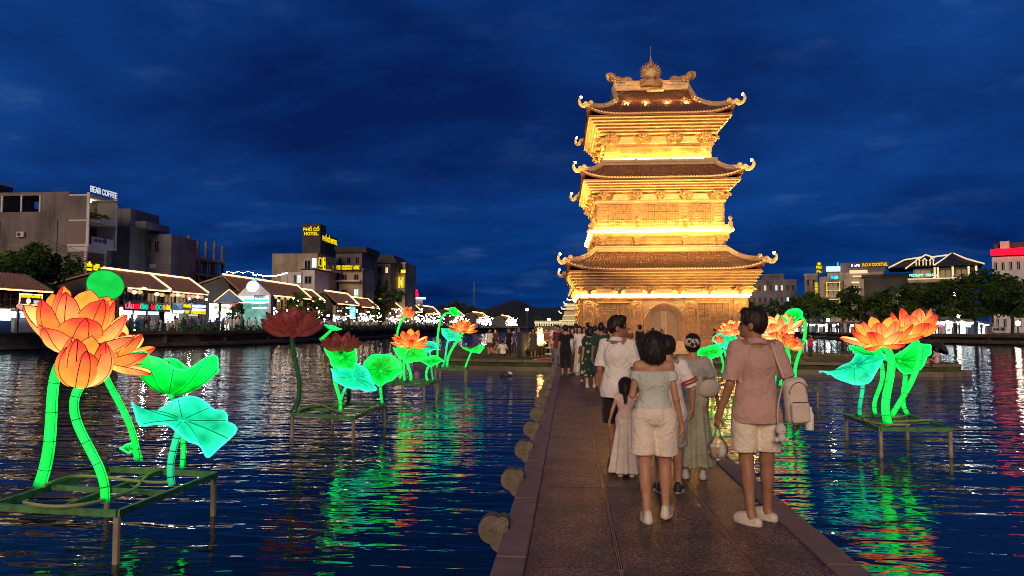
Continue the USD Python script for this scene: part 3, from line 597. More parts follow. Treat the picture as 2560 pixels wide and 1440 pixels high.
fabric_light('stem_lit', [(0.0, (0.0, 0.12, 0.02)), (0.06, (0.004, 0.60, 0.05)), (0.5, (0.006, 0.85, 0.075)), (1.0, (0.006, 0.80, 0.08))], 1.75, mottling=0.4)
fabric_light('stem_teal', [(0.0, (0.01, 0.5, 0.2)), (1.0, (0.02, 0.95, 0.42))], 1.0, mottling=0.2)
M('stem_unlit', (0.010, 0.10, 0.03), 0.6); M('wire', (0.035, 0.008, 0.004), 0.6); M('wire_green', (0.002, 0.10, 0.02), 0.6)
E('rim_glow', (0.03, 1.0, 0.22), 1.5); E('rim_glow_teal', (0.05, 1.0, 0.60), 1.5)
M('frame_glow_green', (0.075, 0.21, 0.075), 0.5, 0.45, 8.0, bump=0.2); M('post_steel', (0.30, 0.24, 0.15), 0.6, 0.3, 5.0); M('hose', (0.30, 0.34, 0.12), 0.5)  # green of the frame bars is lantern glow put into their base colour
FRAME_Z = -0.10
RNG = np.random.default_rng(11)
def W(v): return RIGHT * v[0] - HEAD * v[1] + np.array([0, 0, 1.0]) * v[2]       # (right, towards the viewer, up)
def uvmesh(parts):
    vs, fs, us, n = [], [], [], 0
    for v, f, u in parts:
        vs.append(v); fs.append(tri(f) + n); us.append(u); n += len(v)
    return (np.vstack(vs), np.vstack(fs)), np.vstack(us)
def petal(C, A, phi, L, Wd, th0, th1, r0, bulge=.55, twist=0.0, nu=13, nv=7, thick=.035):
    A = unit(A); e1 = unit(np.cross(A, [0.31, .93, .17])); e2 = np.cross(A, e1)
    rad = e1 * math.cos(phi) + e2 * math.sin(phi); tan = np.cross(A, rad)
    u = np.linspace(0, 1, nu); th = th0 + (th1 - th0) * u ** .85
    du = L / (nu - 1); R_ = r0 + np.concatenate([[0], np.cumsum(np.sin((th[1:] + th[:-1]) / 2) * du)]); H = np.concatenate([[0], np.cumsum(np.cos((th[1:] + th[:-1]) / 2) * du)])
    w = Wd * .5 * np.clip((.16 + u) / 1.16, 0, 1) ** .62 * np.clip(1 - u, 0, 1) ** .52 * 1.62; w[-1] = .004
    nrm = np.cos(th)[:, None] * rad - np.sin(th)[:, None] * A                      # outward normal of the centre line
    ctr = C + R_[:, None] * rad + H[:, None] * A
    v = np.linspace(-1, 1, nv)
    base = ctr[:, None] + w[:, None, None] * v[None, :, None] * tan - (bulge * w[:, None] * v[None] ** 2)[..., None] * nrm[:, None]
    crease = (np.abs(np.abs(v) - .33) < .12) * .0
    t = (thick * np.sin(np.pi * np.clip(u, .02, .98)) ** .6)[:, None] * (1 - v[None] ** 2 + crease)
    outer, inner = base + t[..., None] * nrm[:, None], base - .5 * t[..., None] * nrm[:, None]
    U = np.broadcast_to(u[:, None], (nu, nv)); V = np.broadcast_to(v[None], (nu, nv))
    vo, fo = grid(outer); vi, fi = grid(inner[:, ::-1])
    m, uv = uvmesh([(vo, fo, np.stack([.30 + .70 * U, V], -1).reshape(-1, 2)), (vi, fi, np.stack([.02 + .74 * U ** 1.4, V], -1).reshape(-1, 2))])
    lines = [outer[:, 0], outer[:, -1], outer[:, nv // 3], outer[:, nv - 1 - nv // 3]]
    return m, uv, lines
def stem(parent, pts, r, mat='stem_lit', wires=True, r1=None, wr=.006):
    p = spline(pts, 26); rr = np.linspace(r, r1 or r, 26)
    m = tube(p, rr, 10); uv = np.zeros((len(m[0]), 2)); uv[:260, 0] = np.repeat(np.linspace(0, 1, 26), 10); uv[261:, 0] = 1
    o = obj('stem', m, mat, parent, smooth=True, uv=uv) if mat in ('stem_lit', 'stem_teal') else obj('stem', m, mat, parent, smooth=40)
    if wires:
        t, a, b = frames(p); parts = []
        for k in (3, 8, 13, 18, 23):
            an = np.linspace(0, 2 * np.pi, 11); parts.append(tube(p[k] + rr[k] * 1.03 * (np.cos(an)[:, None] * a[k] + np.sin(an)[:, None] * b[k]), wr, 4, cap=False))
        for an in (1.2, 4.4): parts.append(tube(p + (rr * 1.02)[:, None] * (math.cos(an) * a + math.sin(an) * b), wr * .8, 4, cap=False))
        obj('seam_wire', J(*parts), 'wire_green', o)
    return o
def flower(parent, C, A, layers, S=1.0, mat='petal_lit', wr=.0045, seed=0):
    r = np.random.default_rng(seed)
    for (n, L, Wd, t0, t1, ph, r0) in layers:
        for k in range(n):
            phi = ph + 2 * math.pi * k / n + r.uniform(-.09, .09)
            m, uv, lines = petal(C, A, phi, S * L * r.uniform(.93, 1.06), S * Wd * r.uniform(.94, 1.05), math.radians(t0), math.radians(t1 + r.uniform(-7, 7)), S * r0)
            pmat = mat if mat != 'petal_lit' or r.random() > .35 else 'petal_bright'
            o = obj('petal', m, pmat, parent, smooth=True, uv=uv)
            obj('seam_wire', J(*[tube(l, wr, 4, cap=False) for l in lines]), 'wire', o)
OPEN = [(7, .62, .40, 88, 38, .2, .06), (6, .62, .40, 70, 12, .7, .05), (5, .56, .36, 50, -8, .1, .03)]
CUP = [(4, .66, .50, 92, 30, .35, .05), (5, .72, .54, 80, 2, .0, .05), (5, .74, .46, 56, -10, .5, .04)]
WIDE = [(6, .72, .34, 92, 62, .0, .06), (7, .66, .42, 84, 26, .4, .06), (5, .62, .40, 58, 0, .2, .03)]
BUD = [(5, .60, .44, 84, -32, .0, .03), (4, .62, .36, 60, -22, .5, .02)]
def leaf(parent, C, N, R, mat='leaf_green', cup=.3, waves=((.12, 3, 0.0),), el=(1.0, 1.0), spin=0.0, thick=.02, fold=0.0, wr=.012):
    N = unit(N); e1 = unit(np.cross(N, [0, 0, 1.0])) if abs(N[2]) < .98 else np.array([1.0, 0, 0]); e2 = np.cross(N, e1)
    e1, e2 = e1 * math.cos(spin) + e2 * math.sin(spin), e2 * math.cos(spin) - e1 * math.sin(spin)
    nr, nf = 9, 54
    rr = np.linspace(0, 1, nr); ph = np.arange(nf) * 2 * np.pi / nf
    Rr, Ph = np.meshgrid(rr, ph, indexing='ij')
    edge = 1 + .06 * np.sin(5 * Ph + spin) + .04 * np.sin(9 * Ph)
    x, y = Rr * np.cos(Ph) * el[0] * edge, Rr * np.sin(Ph) * el[1] * edge
    z = cup * Rr ** 2 + fold * np.abs(y) ** 1.5
    for a, k, p in waves: z = z + a * Rr ** 2 * np.sin(k * Ph + p)
    for a_, k_, p_ in ((.035, 7, spin * 3 + 1), (.022, 11, spin * 5)): z = z + a_ * Rr ** 3 * np.sin(k_ * Ph + p_)
    rib = np.abs(((Ph / (2 * np.pi) * 9) % 1) - .5) * 2                         # 0 between ribs, 1 on a rib
    z = z - .075 * (1 - rib) * Rr * (1.2 - Rr)
    top = C + R * (x[..., None] * e1 + y[..., None] * e2 + z[..., None] * N)
    bot = top - N * thick * (1 - Rr ** 4)[..., None]
    U = np.clip(Rr * .82 + .18 * rib ** 6 * (Rr > .05), 0, 1)
    def surf(G, flip):
        q = np.concatenate([G, G[:, :1]], 1); v, f = grid(q if not flip else q); f = f[:, ::-1] if flip else f
        return v, f, np.stack([np.concatenate([U, U[:, :1]], 1), np.concatenate([Ph, Ph[:, :1]], 1)], -1).reshape(-1, 2)
    m, uv = uvmesh([surf(top, False), surf(bot, True)])
    o = obj('blade', m, mat, parent, smooth=True, uv=uv)
    teal = mat == 'leaf_teal'
    obj('rim', tube(np.vstack([top[-1], top[-1, :2]]), wr, 5, cap=False), 'rim_glow_teal' if teal else 'rim_glow', o)
    ribs = [tube(top[1:, k] + N * .004, wr * .35, 4, cap=False) for k in range(0, nf, 6)] + [tube(bot[1:, k] - N * .004, wr * .35, 4, cap=False) for k in range(0, nf, 6)]
    obj('vein', J(*ribs), 'wire_green', o)
def px_pts(pts, d0, d1=None, rel=True):
    """pixels along a stem from the frame up -> places; distance eases from d0 to d1"""
    d1 = d0 if d1 is None else d1; n = len(pts)
    return [EYE + ray(px, py) / (ray(px, py) @ HEAD) * (d0 + (d1 - d0) * i / (n - 1)) for i, (px, py) in enumerate(pts)]
def base_d(px, py): q = atZ(px, py, FRAME_Z); return (q - EYE) @ HEAD
def at_d(px, py, d): r = ray(px, py); return EYE + r / (r @ HEAD) * d
def steel_frame(label, corners, cross=(), hoses=(), legs=None, w=.055):
    c = [atZ(*q, FRAME_Z) for q in corners]
    t = thing('steel_frame', label, 'metal frame', c[0] * [1, 1, 0], 0, 'steel frames carrying the lotus lanterns')
    o = c[0] * [1, 1, 0]; loc = lambda q: np.asarray(q) - o
    for i in range(4): obj('frame_bar', bar(loc(c[i]) - [0, 0, w * .6], loc(c[(i + 1) % 4]) - [0, 0, w * .6], w * .8, w * 1.15), 'frame_glow_green', t)
    for a, b in cross: obj('cross_bar', bar(loc(atZ(*a, FRAME_Z)) - [0, 0, w * .5], loc(atZ(*b, FRAME_Z)) - [0, 0, w * .5], w * .7, w * .9), 'frame_glow_green', t)
    for q in [loc(x) for x in (c if legs is None else [atZ(*l, FRAME_Z) for l in legs])]:
        cen = np.mean([loc(x) for x in c], 0); q = q + (cen - q) * np.array([1, 1, 0]) * .03
        obj('leg', tube([q - [0, 0, w], q - [0, 0, 1.3]], w * .62, 8), 'post_steel', t)
    for h in hoses: obj('cable', tube(spline([loc(atZ(*p, FRAME_Z + .03)) for p in h], 18), .017, 6), 'hose', t)
    return t
def lotus(label, stem_px, A, layers, S, mat='petal_lit', r=.038, d=None, d1=None, seed=0, smat='stem_lit', r1=None, wr=.0046, base=None):
    d0 = d or base_d(*stem_px[0]); pts = px_pts(stem_px, d0, d1); C = pts[-1]
    t = thing('lotus_lantern', label, 'lotus lantern', pts[0], 0, None)
    o = np.asarray(pts[0])
    stem(t, [np.asarray(p) - o for p in pts], r, smat, r1=r1, wr=wr)
    flower(t, C - o, W(A), layers, S, mat, seed=seed, wr=wr)
    return t
def leaf_lantern(label, stem_px, N, R, mat='leaf_green', r=0.030, d=None, d1=None, **kw):
    d0 = d or base_d(*stem_px[0]); pts = px_pts(stem_px, d0, d1); o = np.asarray(pts[0])
    t = thing('lotus_leaf_lantern', label, 'leaf lantern', o, 0, None)
    stem(t, [np.asarray(p) - o for p in pts], r, 'stem_teal' if mat == 'leaf_teal' else 'stem_lit')
    leaf(t, pts[-1] - o, W(N), R, mat, **kw)
    return t
# cluster A, nearest, left
steel_frame('nearest rusty steel frame at the left edge, under the biggest lotus', [(-25, 1258), (294, 1275), (542, 1179), (270, 1166)], [((120, 1211), (425, 1226)), ((145, 1267), (405, 1172))],
            [[(110, 1215), (200, 1190), (280, 1195), (420, 1205)], [(255, 1250), (330, 1225), (360, 1195), (400, 1175)], [(60, 1255), (200, 1262), (262, 1250)]])
lotus('biggest orange lotus lantern at the far left on a thick curved stem', [(98, 1216), (122, 1120), (130, 1010), (152, 905), (184, 872)], (.30, .15, 1), CUP, .97, r=0.063, r1=.05, seed=1)
lotus('orange closed lotus bud lantern in front of the biggest lotus', [(262, 1256), (252, 1180), (205, 1085), (185, 1020), (200, 966)], (.16, .10, 1), BUD, .86, r=0.043, seed=2)
lotus('orange lotus lantern behind the bud with petals stretched to the right', [(343, 1150), (335, 1095), (300, 1010), (266, 945), (256, 905)], (.42, .05, 1), WIDE, .88, r=0.037, d=8.9, d1=8.5, seed=3)
def pod(label, stem_px, A, R, d, H=.2):
    pts = px_pts(stem_px, d); o = np.asarray(pts[0]); t = thing('seed_pod_lantern', label, 'pod lantern', o)
    stem(t, [np.asarray(p) - o for p in pts], .024)
    A = unit(W(A)); e1 = unit(np.cross(A, [0, 0, 1])); R3 = np.stack([e1, np.cross(A, e1), A], 1)
    prof = [(0, -H * 1.3), (R * .5, -H * 1.05), (R * .88, -H * .5), (R * 1.02, -.03), (R * 1.02, 0), (R * .96, .012), (0, .02)]
    m = tf(lathe(prof, 26), R3, pts[-1] - o); obj('pod', m, 'pod_cloth', t, smooth=35)
    obj('seam_wire', tf(tube([(R * 1.03 * math.cos(a), R * 1.03 * math.sin(a), 0) for a in np.linspace(0, 2 * np.pi, 30)], .006, 4), R3, pts[-1] - o), 'wire_green', t)
LOOK['pod_cloth'] = usdkit.material(stage, '/World/Looks/pod_cloth', {'g': ('geometry', {}), 'n': ('noise_texture', {'scale': 7.0, 'detail': 2.0}), 'r': ('rgb_ramp', {'ramp': [(0.3, (0.0, 0.50, 0.035)), (0.7, (0.004, 0.72, 0.075))]}),
    'p': ('principled_bsdf', {'base_color': (0.01, 0.3, 0.05), 'emission_strength': 1.0 * GAIN})}, [('g.position', 'n.vector'), ('n.fac', 'r.fac'), ('r.color', 'p.emission_color')], surface='p.BSDF')
pod('round green seed pod lantern above the biggest lotus', [(215, 880), (222, 800), (236, 752), (264, 712)], (.52, .60, .42), .19, 8.4, .26)
leaf_lantern('bright green bowl-shaped leaf lantern right of the biggest lotus', [(455, 1170), (458, 1105), (440, 1020), (424, 982)], (.10, -.20, 1), .50, cup=.70, waves=((.16, 3, .6), (.07, 5, 1.0)), d1=8.9)
leaf_lantern('turquoise crumpled leaf lantern drooping below the bowl-shaped leaf', [(430, 1212), (428, 1150), (440, 1100), (456, 1050)], (.46, .34, .80), .43, 'leaf_teal', r=0.037, cup=-.16, waves=((.30, 2, .4), (.20, 4, 1.6), (.08, 7, 0)), el=(1.2, .72), spin=-.5, fold=.45)
leaf_lantern('tiny unopened green leaf on the back edge of the nearest frame', [(350, 1152), (346, 1135), (325, 1128)], (.1, .3, 1), .10, cup=.5)
# cluster B with the unlit flowers
steel_frame('steel frame under the unlit dark red lotus', [(727, 1031), (885, 1041), (966, 1009), (832, 1003)], [((760, 1018), (925, 1025)), ((800, 1034), (880, 1005))], [[(735, 1028), (800, 1012), (850, 1030), (950, 1010)], [(745, 1030), (790, 1015), (860, 1008)]])
lotus('large unlit dark red lotus on a tall dark stem', [(736, 1026), (748, 985), (744, 930), (732, 870), (730, 838)], (.03, .15, 1), [(6, .74, .36, 96, 42, .15, .08), (7, .72, .44, 78, 8, .5, .07), (5, .64, .42, 55, -8, .2, .04)], .95, 'petal_unlit_glow', r=0.048, seed=4, smat='stem_unlit', wr=.004)
lotus('smaller unlit brown lotus behind the green leaves', [(868, 1008), (872, 985), (866, 930), (850, 875)], (.05, .1, 1), [(6, .60, .24, 100, 30, .15, .06), (6, .56, .40, 86, -14, .5, .06)], .80, 'petal_unlit_glow', r=0.044, d1=14.8, seed=5, smat='stem_unlit', wr=.004)
leaf_lantern('long folded green leaf lantern in front of the unlit lotus', [(850, 1030), (848, 990), (836, 940), (845, 905), (858, 893)], (-.22, .55, .7), .45, r=0.037, cup=.05, waves=((.30, 2, .9), (.16, 3, 1.2)), el=(1.30, .55), spin=-.62, fold=.5)
leaf_lantern('green spike of a rolled leaf beside the unlit lotus', [(800, 850), (815, 838), (830, 824)], (.4, .2, .9), .09, d=14.4, cup=.6, el=(1.8, .4), spin=-.6)
leaf_lantern('turquoise triangular leaf lantern between two green leaves', [(853, 1030), (852, 1005), (862, 975), (885, 946)], (.34, .60, .72), .40, 'leaf_teal', r=0.030, cup=-.12, waves=((.16, 3, .2), (.14, 4, 1.0)), el=(1.15, .72), spin=-.6, fold=.35)
leaf_lantern('upright green fan-shaped leaf lantern at the right of its frame', [(956, 1010), (953, 985), (951, 950), (953, 925)], (.05, .86, .45), .43, r=0.033, cup=.16, waves=((.07, 3, .5), (.05, 5, 1.0)), el=(1.0, .82))
# cluster C
steel_frame('steel frame third in the left row, under the drooping bud', [(952, 954), (1062, 961), (1098, 949), (1005, 944)], [((980, 950), (1085, 955))], [], w=.06)
lotus('orange lotus lantern below the drooping bud', [(1012, 953), (1010, 925), (1012, 895), (1024, 866)], (.12, .2, 1), WIDE, .92, r=0.041, seed=6, wr=.007)
lotus('orange bud lantern nodding on a bent green stem', [(1000, 950), (1000, 900), (993, 850), (998, 815), (1014, 792)], (.55, .1, .85), BUD, .62, r=0.037, seed=7, wr=.007)
leaf_lantern('green ragged leaf lantern under the third orange lotus', [(1026, 952), (1024, 925), (1018, 895), (1028, 884)], (.05, .75, .6), .46, cup=.1, waves=((.2, 3, .3), (.1, 5, 0)), el=(1.15, .7), spin=-.3, r=0.044)
leaf_lantern('turquoise leaf lantern right of the third orange lotus', [(1083, 950), (1078, 915), (1075, 885), (1072, 868)], (.25, .6, .75), .32, 'leaf_teal', cup=.1, waves=((.2, 3, .8),), el=(1.1, .6), spin=-.3)
leaf_lantern('small green leaf lantern low at the right end of its frame', [(1070, 952), (1066, 930), (1074, 912), (1080, 904)], (.0, .5, .85), .32, cup=.12, waves=((.14, 3, .2),), el=(1.1, .7), r=0.037)
# cluster D
steel_frame('small steel frame farthest back in the left row', [(1088, 920), (1165, 921), (1168, 914), (1100, 913)], [((1120, 920), (1130, 914))], [], w=.08)
lotus('orange lotus lantern farthest back in the left row', [(1118, 919), (1122, 890), (1135, 865), (1158, 830)], (.10, .2, 1), WIDE, .92, r=0.056, seed=8, wr=.009)
leaf_lantern('green hanging bud lantern on a tall hooked stem', [(1092, 920), (1094, 870), (1098, 815), (1112, 785), (1130, 784)], (.5, .4, .4), .24, cup=.7, el=(1.2, .8), r=0.044)
leaf_lantern('turquoise leaf lantern below the farthest left lotus', [(1105, 918), (1114, 890), (1118, 860), (1128, 838)], (.3, .7, .6), .42, 'leaf_teal', cup=.1, waves=((.2, 3, .2), (.1, 4, 1)), el=(1.1, .7), spin=-.7, r=0.044)
leaf_lantern('small green leaf lantern on a slanting stem by the island shore', [(1163, 919), (1172, 895), (1182, 872)], (.0, .35, .9), .40, cup=.05, waves=((.25, 2, .8), (.08, 5, 0)), el=(1.15, .6), r=0.037)
# cluster E, right of the causeway by the island
steel_frame('steel frame by the island shore right of the causeway', [(1742, 936), (1822, 937), (1826, 929), (1752, 928)], [((1785, 936), (1788, 928))], [], w=.07)
lotus('pale orange lotus lantern half hidden behind the head of the man with the backpack', [(1828, 934), (1830, 900), (1828, 860), (1834, 836)], (-.2, .2, 1), OPEN, .95, 'petal_bright', r=0.044, seed=9, wr=.007)
lotus('orange bud lantern low beside the turquoise leaf', [(1803, 934), (1806, 900), (1800, 880), (1797, 860)], (-.15, .2, 1), BUD, .58, r=0.037, seed=10, wr=.007)
leaf_lantern('turquoise leaf lantern beside the low orange bud', [(1812, 934), (1818, 900), (1812, 880), (1815, 852)], (.1, .85, .5), .42, 'leaf_teal', cup=.05, waves=((.15, 3, .3), (.1, 5, 0)), el=(1.2, .7), r=0.037)
leaf_lantern('green leaf lantern lowest at the left of its group by the island', [(1778, 934), (1780, 912), (1775, 893), (1772, 882)], (-.1, .7, .6), .42, cup=.1, waves=((.2, 2, .3), (.1, 4, 0)), el=(1.15, .65), spin=.3, r=0.037)
# cluster F, behind the man with the backpack
steel_frame('steel frame partly hidden behind the beige backpack', [(1900, 972), (2046, 973), (2012, 959), (1890, 958)], [((1960, 973), (1950, 959))], [[(1985, 962), (2005, 966), (2040, 972)]], w=.06)
lotus('large yellow lotus lantern tilted towards the left', [(1968, 966), (1972, 920), (1966, 870), (1950, 838)], (-.52, .25, .85), WIDE, 1.05, 'petal_bright', r=0.063, seed=11, wr=.007)
lotus('orange lotus lantern peeking out below the yellow one', [(1950, 964), (1956, 920), (1962, 880), (1968, 868)], (.45, .1, .9), OPEN, .72, r=0.037, d1=20.2, seed=12, wr=.007)
leaf_lantern('drooping green bud leaf on a tall hooked stem right of the yellow lotus', [(1999, 966), (1988, 925), (2000, 880), (2013, 832), (2006, 795), (1984, 796)], (-.55, .5, .6), .28, cup=.4, el=(1.1, .9), r=0.044)
leaf_lantern('turquoise leaf lantern under the yellow lotus', [(1935, 966), (1938, 920), (1930, 870), (1928, 858)], (-.1, .75, .6), .42, 'leaf_teal', cup=.05, waves=((.15, 3, .3), (.1, 5, 0)), el=(1.2, .6), r=0.037)
# cluster G, right
steel_frame('steel frame alone in the water at the right, under two orange flowers', [(2112, 1034), (2200, 1068), (2380, 1069), (2268, 1034)], [((2160, 1052), (2330, 1052)), ((2200, 1066), (2270, 1036))],
            [[(2160, 1046), (2210, 1060), (2275, 1062)], [(2222, 1055), (2280, 1052), (2330, 1049)], [(2190, 1036), (2220, 1043), (2270, 1037)]])
lotus('large open orange lotus lantern at the right with spread petals', [(2222, 1063), (2214, 1010), (2224, 950), (2222, 880), (2204, 862)], (-.16, .22, 1), WIDE, .86, r=0.070, seed=13, r1=.058)
lotus('orange lotus lantern cupped against the open one at the right', [(2226, 1045), (2250, 1005), (2285, 940), (2299, 880), (2284, 842)], (.02, .05, 1), CUP, .80, r=0.048, d1=13.6, seed=14)
leaf_lantern('turquoise leaf lantern hanging to the left of its frame', [(2150, 1037), (2152, 1000), (2156, 960), (2146, 930), (2136, 915)], (-.50, .42, .72), .46, 'leaf_teal', cup=-.05, waves=((.30, 2, 1.0), (.18, 3, .3), (.07, 6, 0)), el=(1.25, .66), spin=.55, r=0.037)
leaf_lantern('dark green leaf lantern behind the open lotus at the right', [(2190, 1037), (2188, 1000), (2205, 950), (2200, 900), (2190, 882)], (-.1, -.3, 1), .44, cup=.35, waves=((.1, 3, .3),), r=0.037, d1=14.2)
leaf_lantern('wide bright green leaf lantern under the two right flowers', [(2271, 1037), (2258, 985), (2262, 930), (2246, 903)], (.12, .30, 1), .68, cup=.22, waves=((.24, 2, 2.2), (.10, 4, .4)), el=(1.25, .6), spin=.25, r=0.041)
# ------------------------------------------------------------------ the town round the lake
M('wall_grey', (0.145, 0.125, 0.13), 0.9, 0.22, 0.35); M('wall_dark', (0.055, 0.052, 0.055), 0.9, 0.3, 0.5); M('wall_white', (0.50, 0.48, 0.47), 0.8, 0.15, 0.6); M('wall_cream', (0.34, 0.28, 0.22), 0.85, 0.2, 0.5)
M('concrete', (0.17, 0.16, 0.15), 0.9, 0.3, 1.2); M('far_concrete', (0.16, 0.155, 0.165), 0.9, 0.25, 0.5); M('timber', (0.08, 0.04, 0.022), 0.7, 0.3, 4.0); M('shop_tile', (0.30, 0.165, 0.095), 0.75, 0.35, 3.0, bump=0.4, bscale=9); M('glass_dark', (0.012, 0.014, 0.018), 0.12, 0.2, 1.0, spec=0.6)
M('roof_dark', (0.025, 0.026, 0.030), 0.7, 0.3, 1.0); M('steel_dark', (0.04, 0.04, 0.045), 0.5); M('blue_paint', (0.05, 0.10, 0.22), 0.6); M('plant_dark', (0.03, 0.06, 0.02), 0.8, 0.5, 9)
E('led_warm', (1.0, 0.50, 0.23), 3.4); E('neon_yellow', (1.0, 0.72, 0.0), 1.25); E('neon_cyan', (0.05, 0.75, 0.95), 1.3); E('neon_white', (0.80, 0.95, 1.0), 2.2); E('neon_red', (1.0, 0.003, 0.014), 4.0); E('neon_green', (0.35, 1.0, 0.65), 1.5); E('neon_pink', (1.0, 0.16, 0.25), 1.2); E('neon_teal', (0.0, 0.75, 0.45), 1.1)
E('lit_warm', (1.0, 0.72, 0.40), 1.1); E('lit_dim', (1.0, 0.62, 0.30), 0.30); E('lit_cold', (0.62, 0.86, 1.0), 1.3); E('bulb', (1.0, 0.82, 0.58), 22.0); E('bulb_cold', (0.80, 0.92, 1.0), 40.0); E('spot_white', (0.85, 0.95, 1.0), 300.0); E('lamp_warm', (1.0, 0.85, 0.6), 70.0); E('sign_white', (0.90, 0.90, 0.92), 0.75)
LOOK['shop_interior'] = usdkit.material(stage, '/World/Looks/shop_interior', {    # a bright room full of goods seen from far off
    'g': ('geometry', {}), 'mp': ('mapping', {'scale': (1.0, 1.0, 1.3)}), 'v': ('voronoi_texture', {'scale': 2.1, 'metric': 'chebychev'}), 'b': ('rgb_to_bw', {}), 'r': ('rgb_ramp', {'ramp': [(0.15, (0.03, 0.05, 0.06)), (0.45, (0.40, 0.55, 0.60)), (0.75, (0.95, 1.0, 1.0)), (0.95, (1.0, 0.75, 0.45))]}),
    'e': ('emission', {'strength': 8.0 * GAIN})}, [('g.position', 'mp.vector'), ('mp.vector', 'v.vector'), ('v.color', 'b.color'), ('b.val', 'r.fac'), ('r.color', 'e.color')], surface='e.emission')
LOOK['screen'] = usdkit.material(stage, '/World/Looks/screen', {
    'g': ('geometry', {}), 'n': ('noise_texture', {'scale': 0.9, 'detail': 6.0}), 'r': ('rgb_ramp', {'ramp': [(0.3, (0.05, 0.20, 0.16)), (0.5, (0.20, 0.50, 0.42)), (0.7, (0.50, 0.78, 0.75))]}), 'e': ('emission', {'strength': 0.85 * GAIN})}, [('g.position', 'n.vector'), ('n.fac', 'r.fac'), ('r.color', 'e.color')], surface='e.emission')
def plaster(name, col):
    """painted render with rain streaks below the edges and damp patches"""
    LOOK[name] = usdkit.material(stage, '/World/Looks/' + name, {'g': ('geometry', {}), 'm': ('mapping', {'scale': (1.6, 1.6, 0.10)}), 'n': ('noise_texture', {'scale': 1.0, 'detail': 6.0, 'roughness': 0.65}), 'n2': ('noise_texture', {'scale': 0.25, 'detail': 5.0}), 'a': ('math', {'math_type': 'multiply_add', 'value2': .6}),
        'r': ('rgb_ramp', {'ramp': [(0.55, tuple(np.array(col) * .45)), (0.80, tuple(col)), (1.05, tuple(np.array(col) * 1.3))]}), 'p': ('principled_bsdf', {'roughness': .9, 'specular_ior_level': .2})},
        [('g.position', 'm.vector'), ('m.vector', 'n.vector'), ('g.position', 'n2.vector'), ('n.fac', 'a.value1'), ('n2.fac', 'a.value3'), ('a.value', 'r.fac'), ('r.color', 'p.base_color')], surface='p.BSDF')
for n_, c_ in (('wall_grey', (0.155, 0.135, 0.138)), ('far_concrete', (0.155, 0.15, 0.16)), ('wall_cream', (0.34, 0.28, 0.22)), ('concrete', (0.17, 0.16, 0.15))): plaster(n_, c_)
class T:
    """a thing whose parts are given in world places; off shifts them, face turns the house so that its front looks across the lake at the causeway"""
    def __init__(s, name, label, cat, base, group=None, off=(0, 0, 0), face=False):
        s.off = np.asarray(off, float); s.o = np.asarray(base, float) + s.off; s.th = -math.atan2(s.o[0], s.o[1]) if face else 0.0; s.c = math.cos(s.th)
        s.p = thing(name, label, cat, s.o, s.th, group)
    def add(s, name, mesh, mat, par=None, **kw):
        m = J(*mesh) if isinstance(mesh, list) else mesh
        return obj(name, ((np.asarray(m[0]) + s.off - s.o) * [s.c, 1, 1], m[1]), mat, par or s.p, **kw)
    def map(s, p): return s.o + rotz(s.th) @ ((np.asarray(p, float) + s.off - s.o) * [s.c, 1, 1])
EX, EY, EZ = np.array([1.0, 0, 0]), np.array([0, 1.0, 0]), np.array([0, 0, 1.0])
def glyphs(o, ux, uz, n, w, h, count, seed=0):
    """unreadable lettering far away: a row of stroke blocks"""
    r = np.random.default_rng(seed); parts = []; cw = w / count; ux, uz, n = map(np.asarray, (ux, uz, n)); o = np.asarray(o, float)
    def q(x0, x1, z0, z1):
        v = [o + ux * x + uz * z + n * d for d in (0, .08) for x in (x0, x1) for z in (z0, z1)]
        return np.array(v), [[0, 1, 3, 2], [4, 6, 7, 5], [0, 4, 5, 1], [2, 3, 7, 6], [0, 2, 6, 4], [1, 5, 7, 3]]
    for i in range(count):
        if r.random() < .08: continue
        x = i * cw; t = .26 * cw
        parts.append(q(x, x + t, 0, h * r.choice([1, 1, .75])))
        for z in r.choice([0.0, .4, .76], 2, replace=False): parts.append(q(x, x + cw * .82, h * z, h * (z + .24)))
        if r.random() < .6: parts.append(q(x + cw * .58, x + cw * .82, h * r.choice([0, .4]), h))
    return J(*parts)
def sign(label, o, ux, n, w, h, mat, content, board='steel_dark', frame=None, uz=EZ, group=None, text=None, thick=.12):
    """sign board with lit letters; o is its lower left corner seen from the front"""
    ux, n, uz, o = map(lambda a: np.asarray(a, float), (ux, n, uz, o))
    t = T('sign', label, 'sign', o, group)
    def slab(x0, x1, z0, z1, d0, d1): return (np.array([o + ux * x + uz * z + n * d for d in (d0, d1) for x in (x0, x1) for z in (z0, z1)]), [[0, 1, 3, 2], [4, 6, 7, 5], [0, 4, 5, 1], [2, 3, 7, 6], [0, 2, 6, 4], [1, 5, 7, 3]])
    if board: t.add('board', slab(0, w, 0, h, -thick, 0), board)
    if frame: t.add('lit_frame', [slab(0, w, 0, .07, 0, .06), slab(0, w, h - .07, h, 0, .06), slab(0, .07, .07, h - .07, 0, .06), slab(w - .07, w, .07, h - .07, 0, .06)], frame)
    for c in content:
        kind, x, z, ww, hh, m_ = c[:6]
        oo = o + ux * x * w + uz * z * h + n * .02
        if kind == 'text': t.add('lettering', letters(c[6], hh * h, oo, ux, uz, n, .06, True, width=ww * w), m_ or mat)
        elif kind == 'glyph': t.add('lettering', glyphs(oo, ux, uz, n, ww * w, hh * h, c[6], int(abs(o[0] * 7 + x * 91)) % 997), m_ or mat)
        elif kind == 'panel': t.add('panel', slab(x * w, (x + ww) * w, z * h, (z + hh) * h, .005, .05), m_ or mat)
        elif kind == 'disc': t.add('emblem', prism([(math.cos(a) * hh * h / 2, math.sin(a) * hh * h / 2) for a in np.linspace(0, 2 * np.pi, 20)[:-1]], oo, ux, uz, n, .07), m_ or mat)
    return t
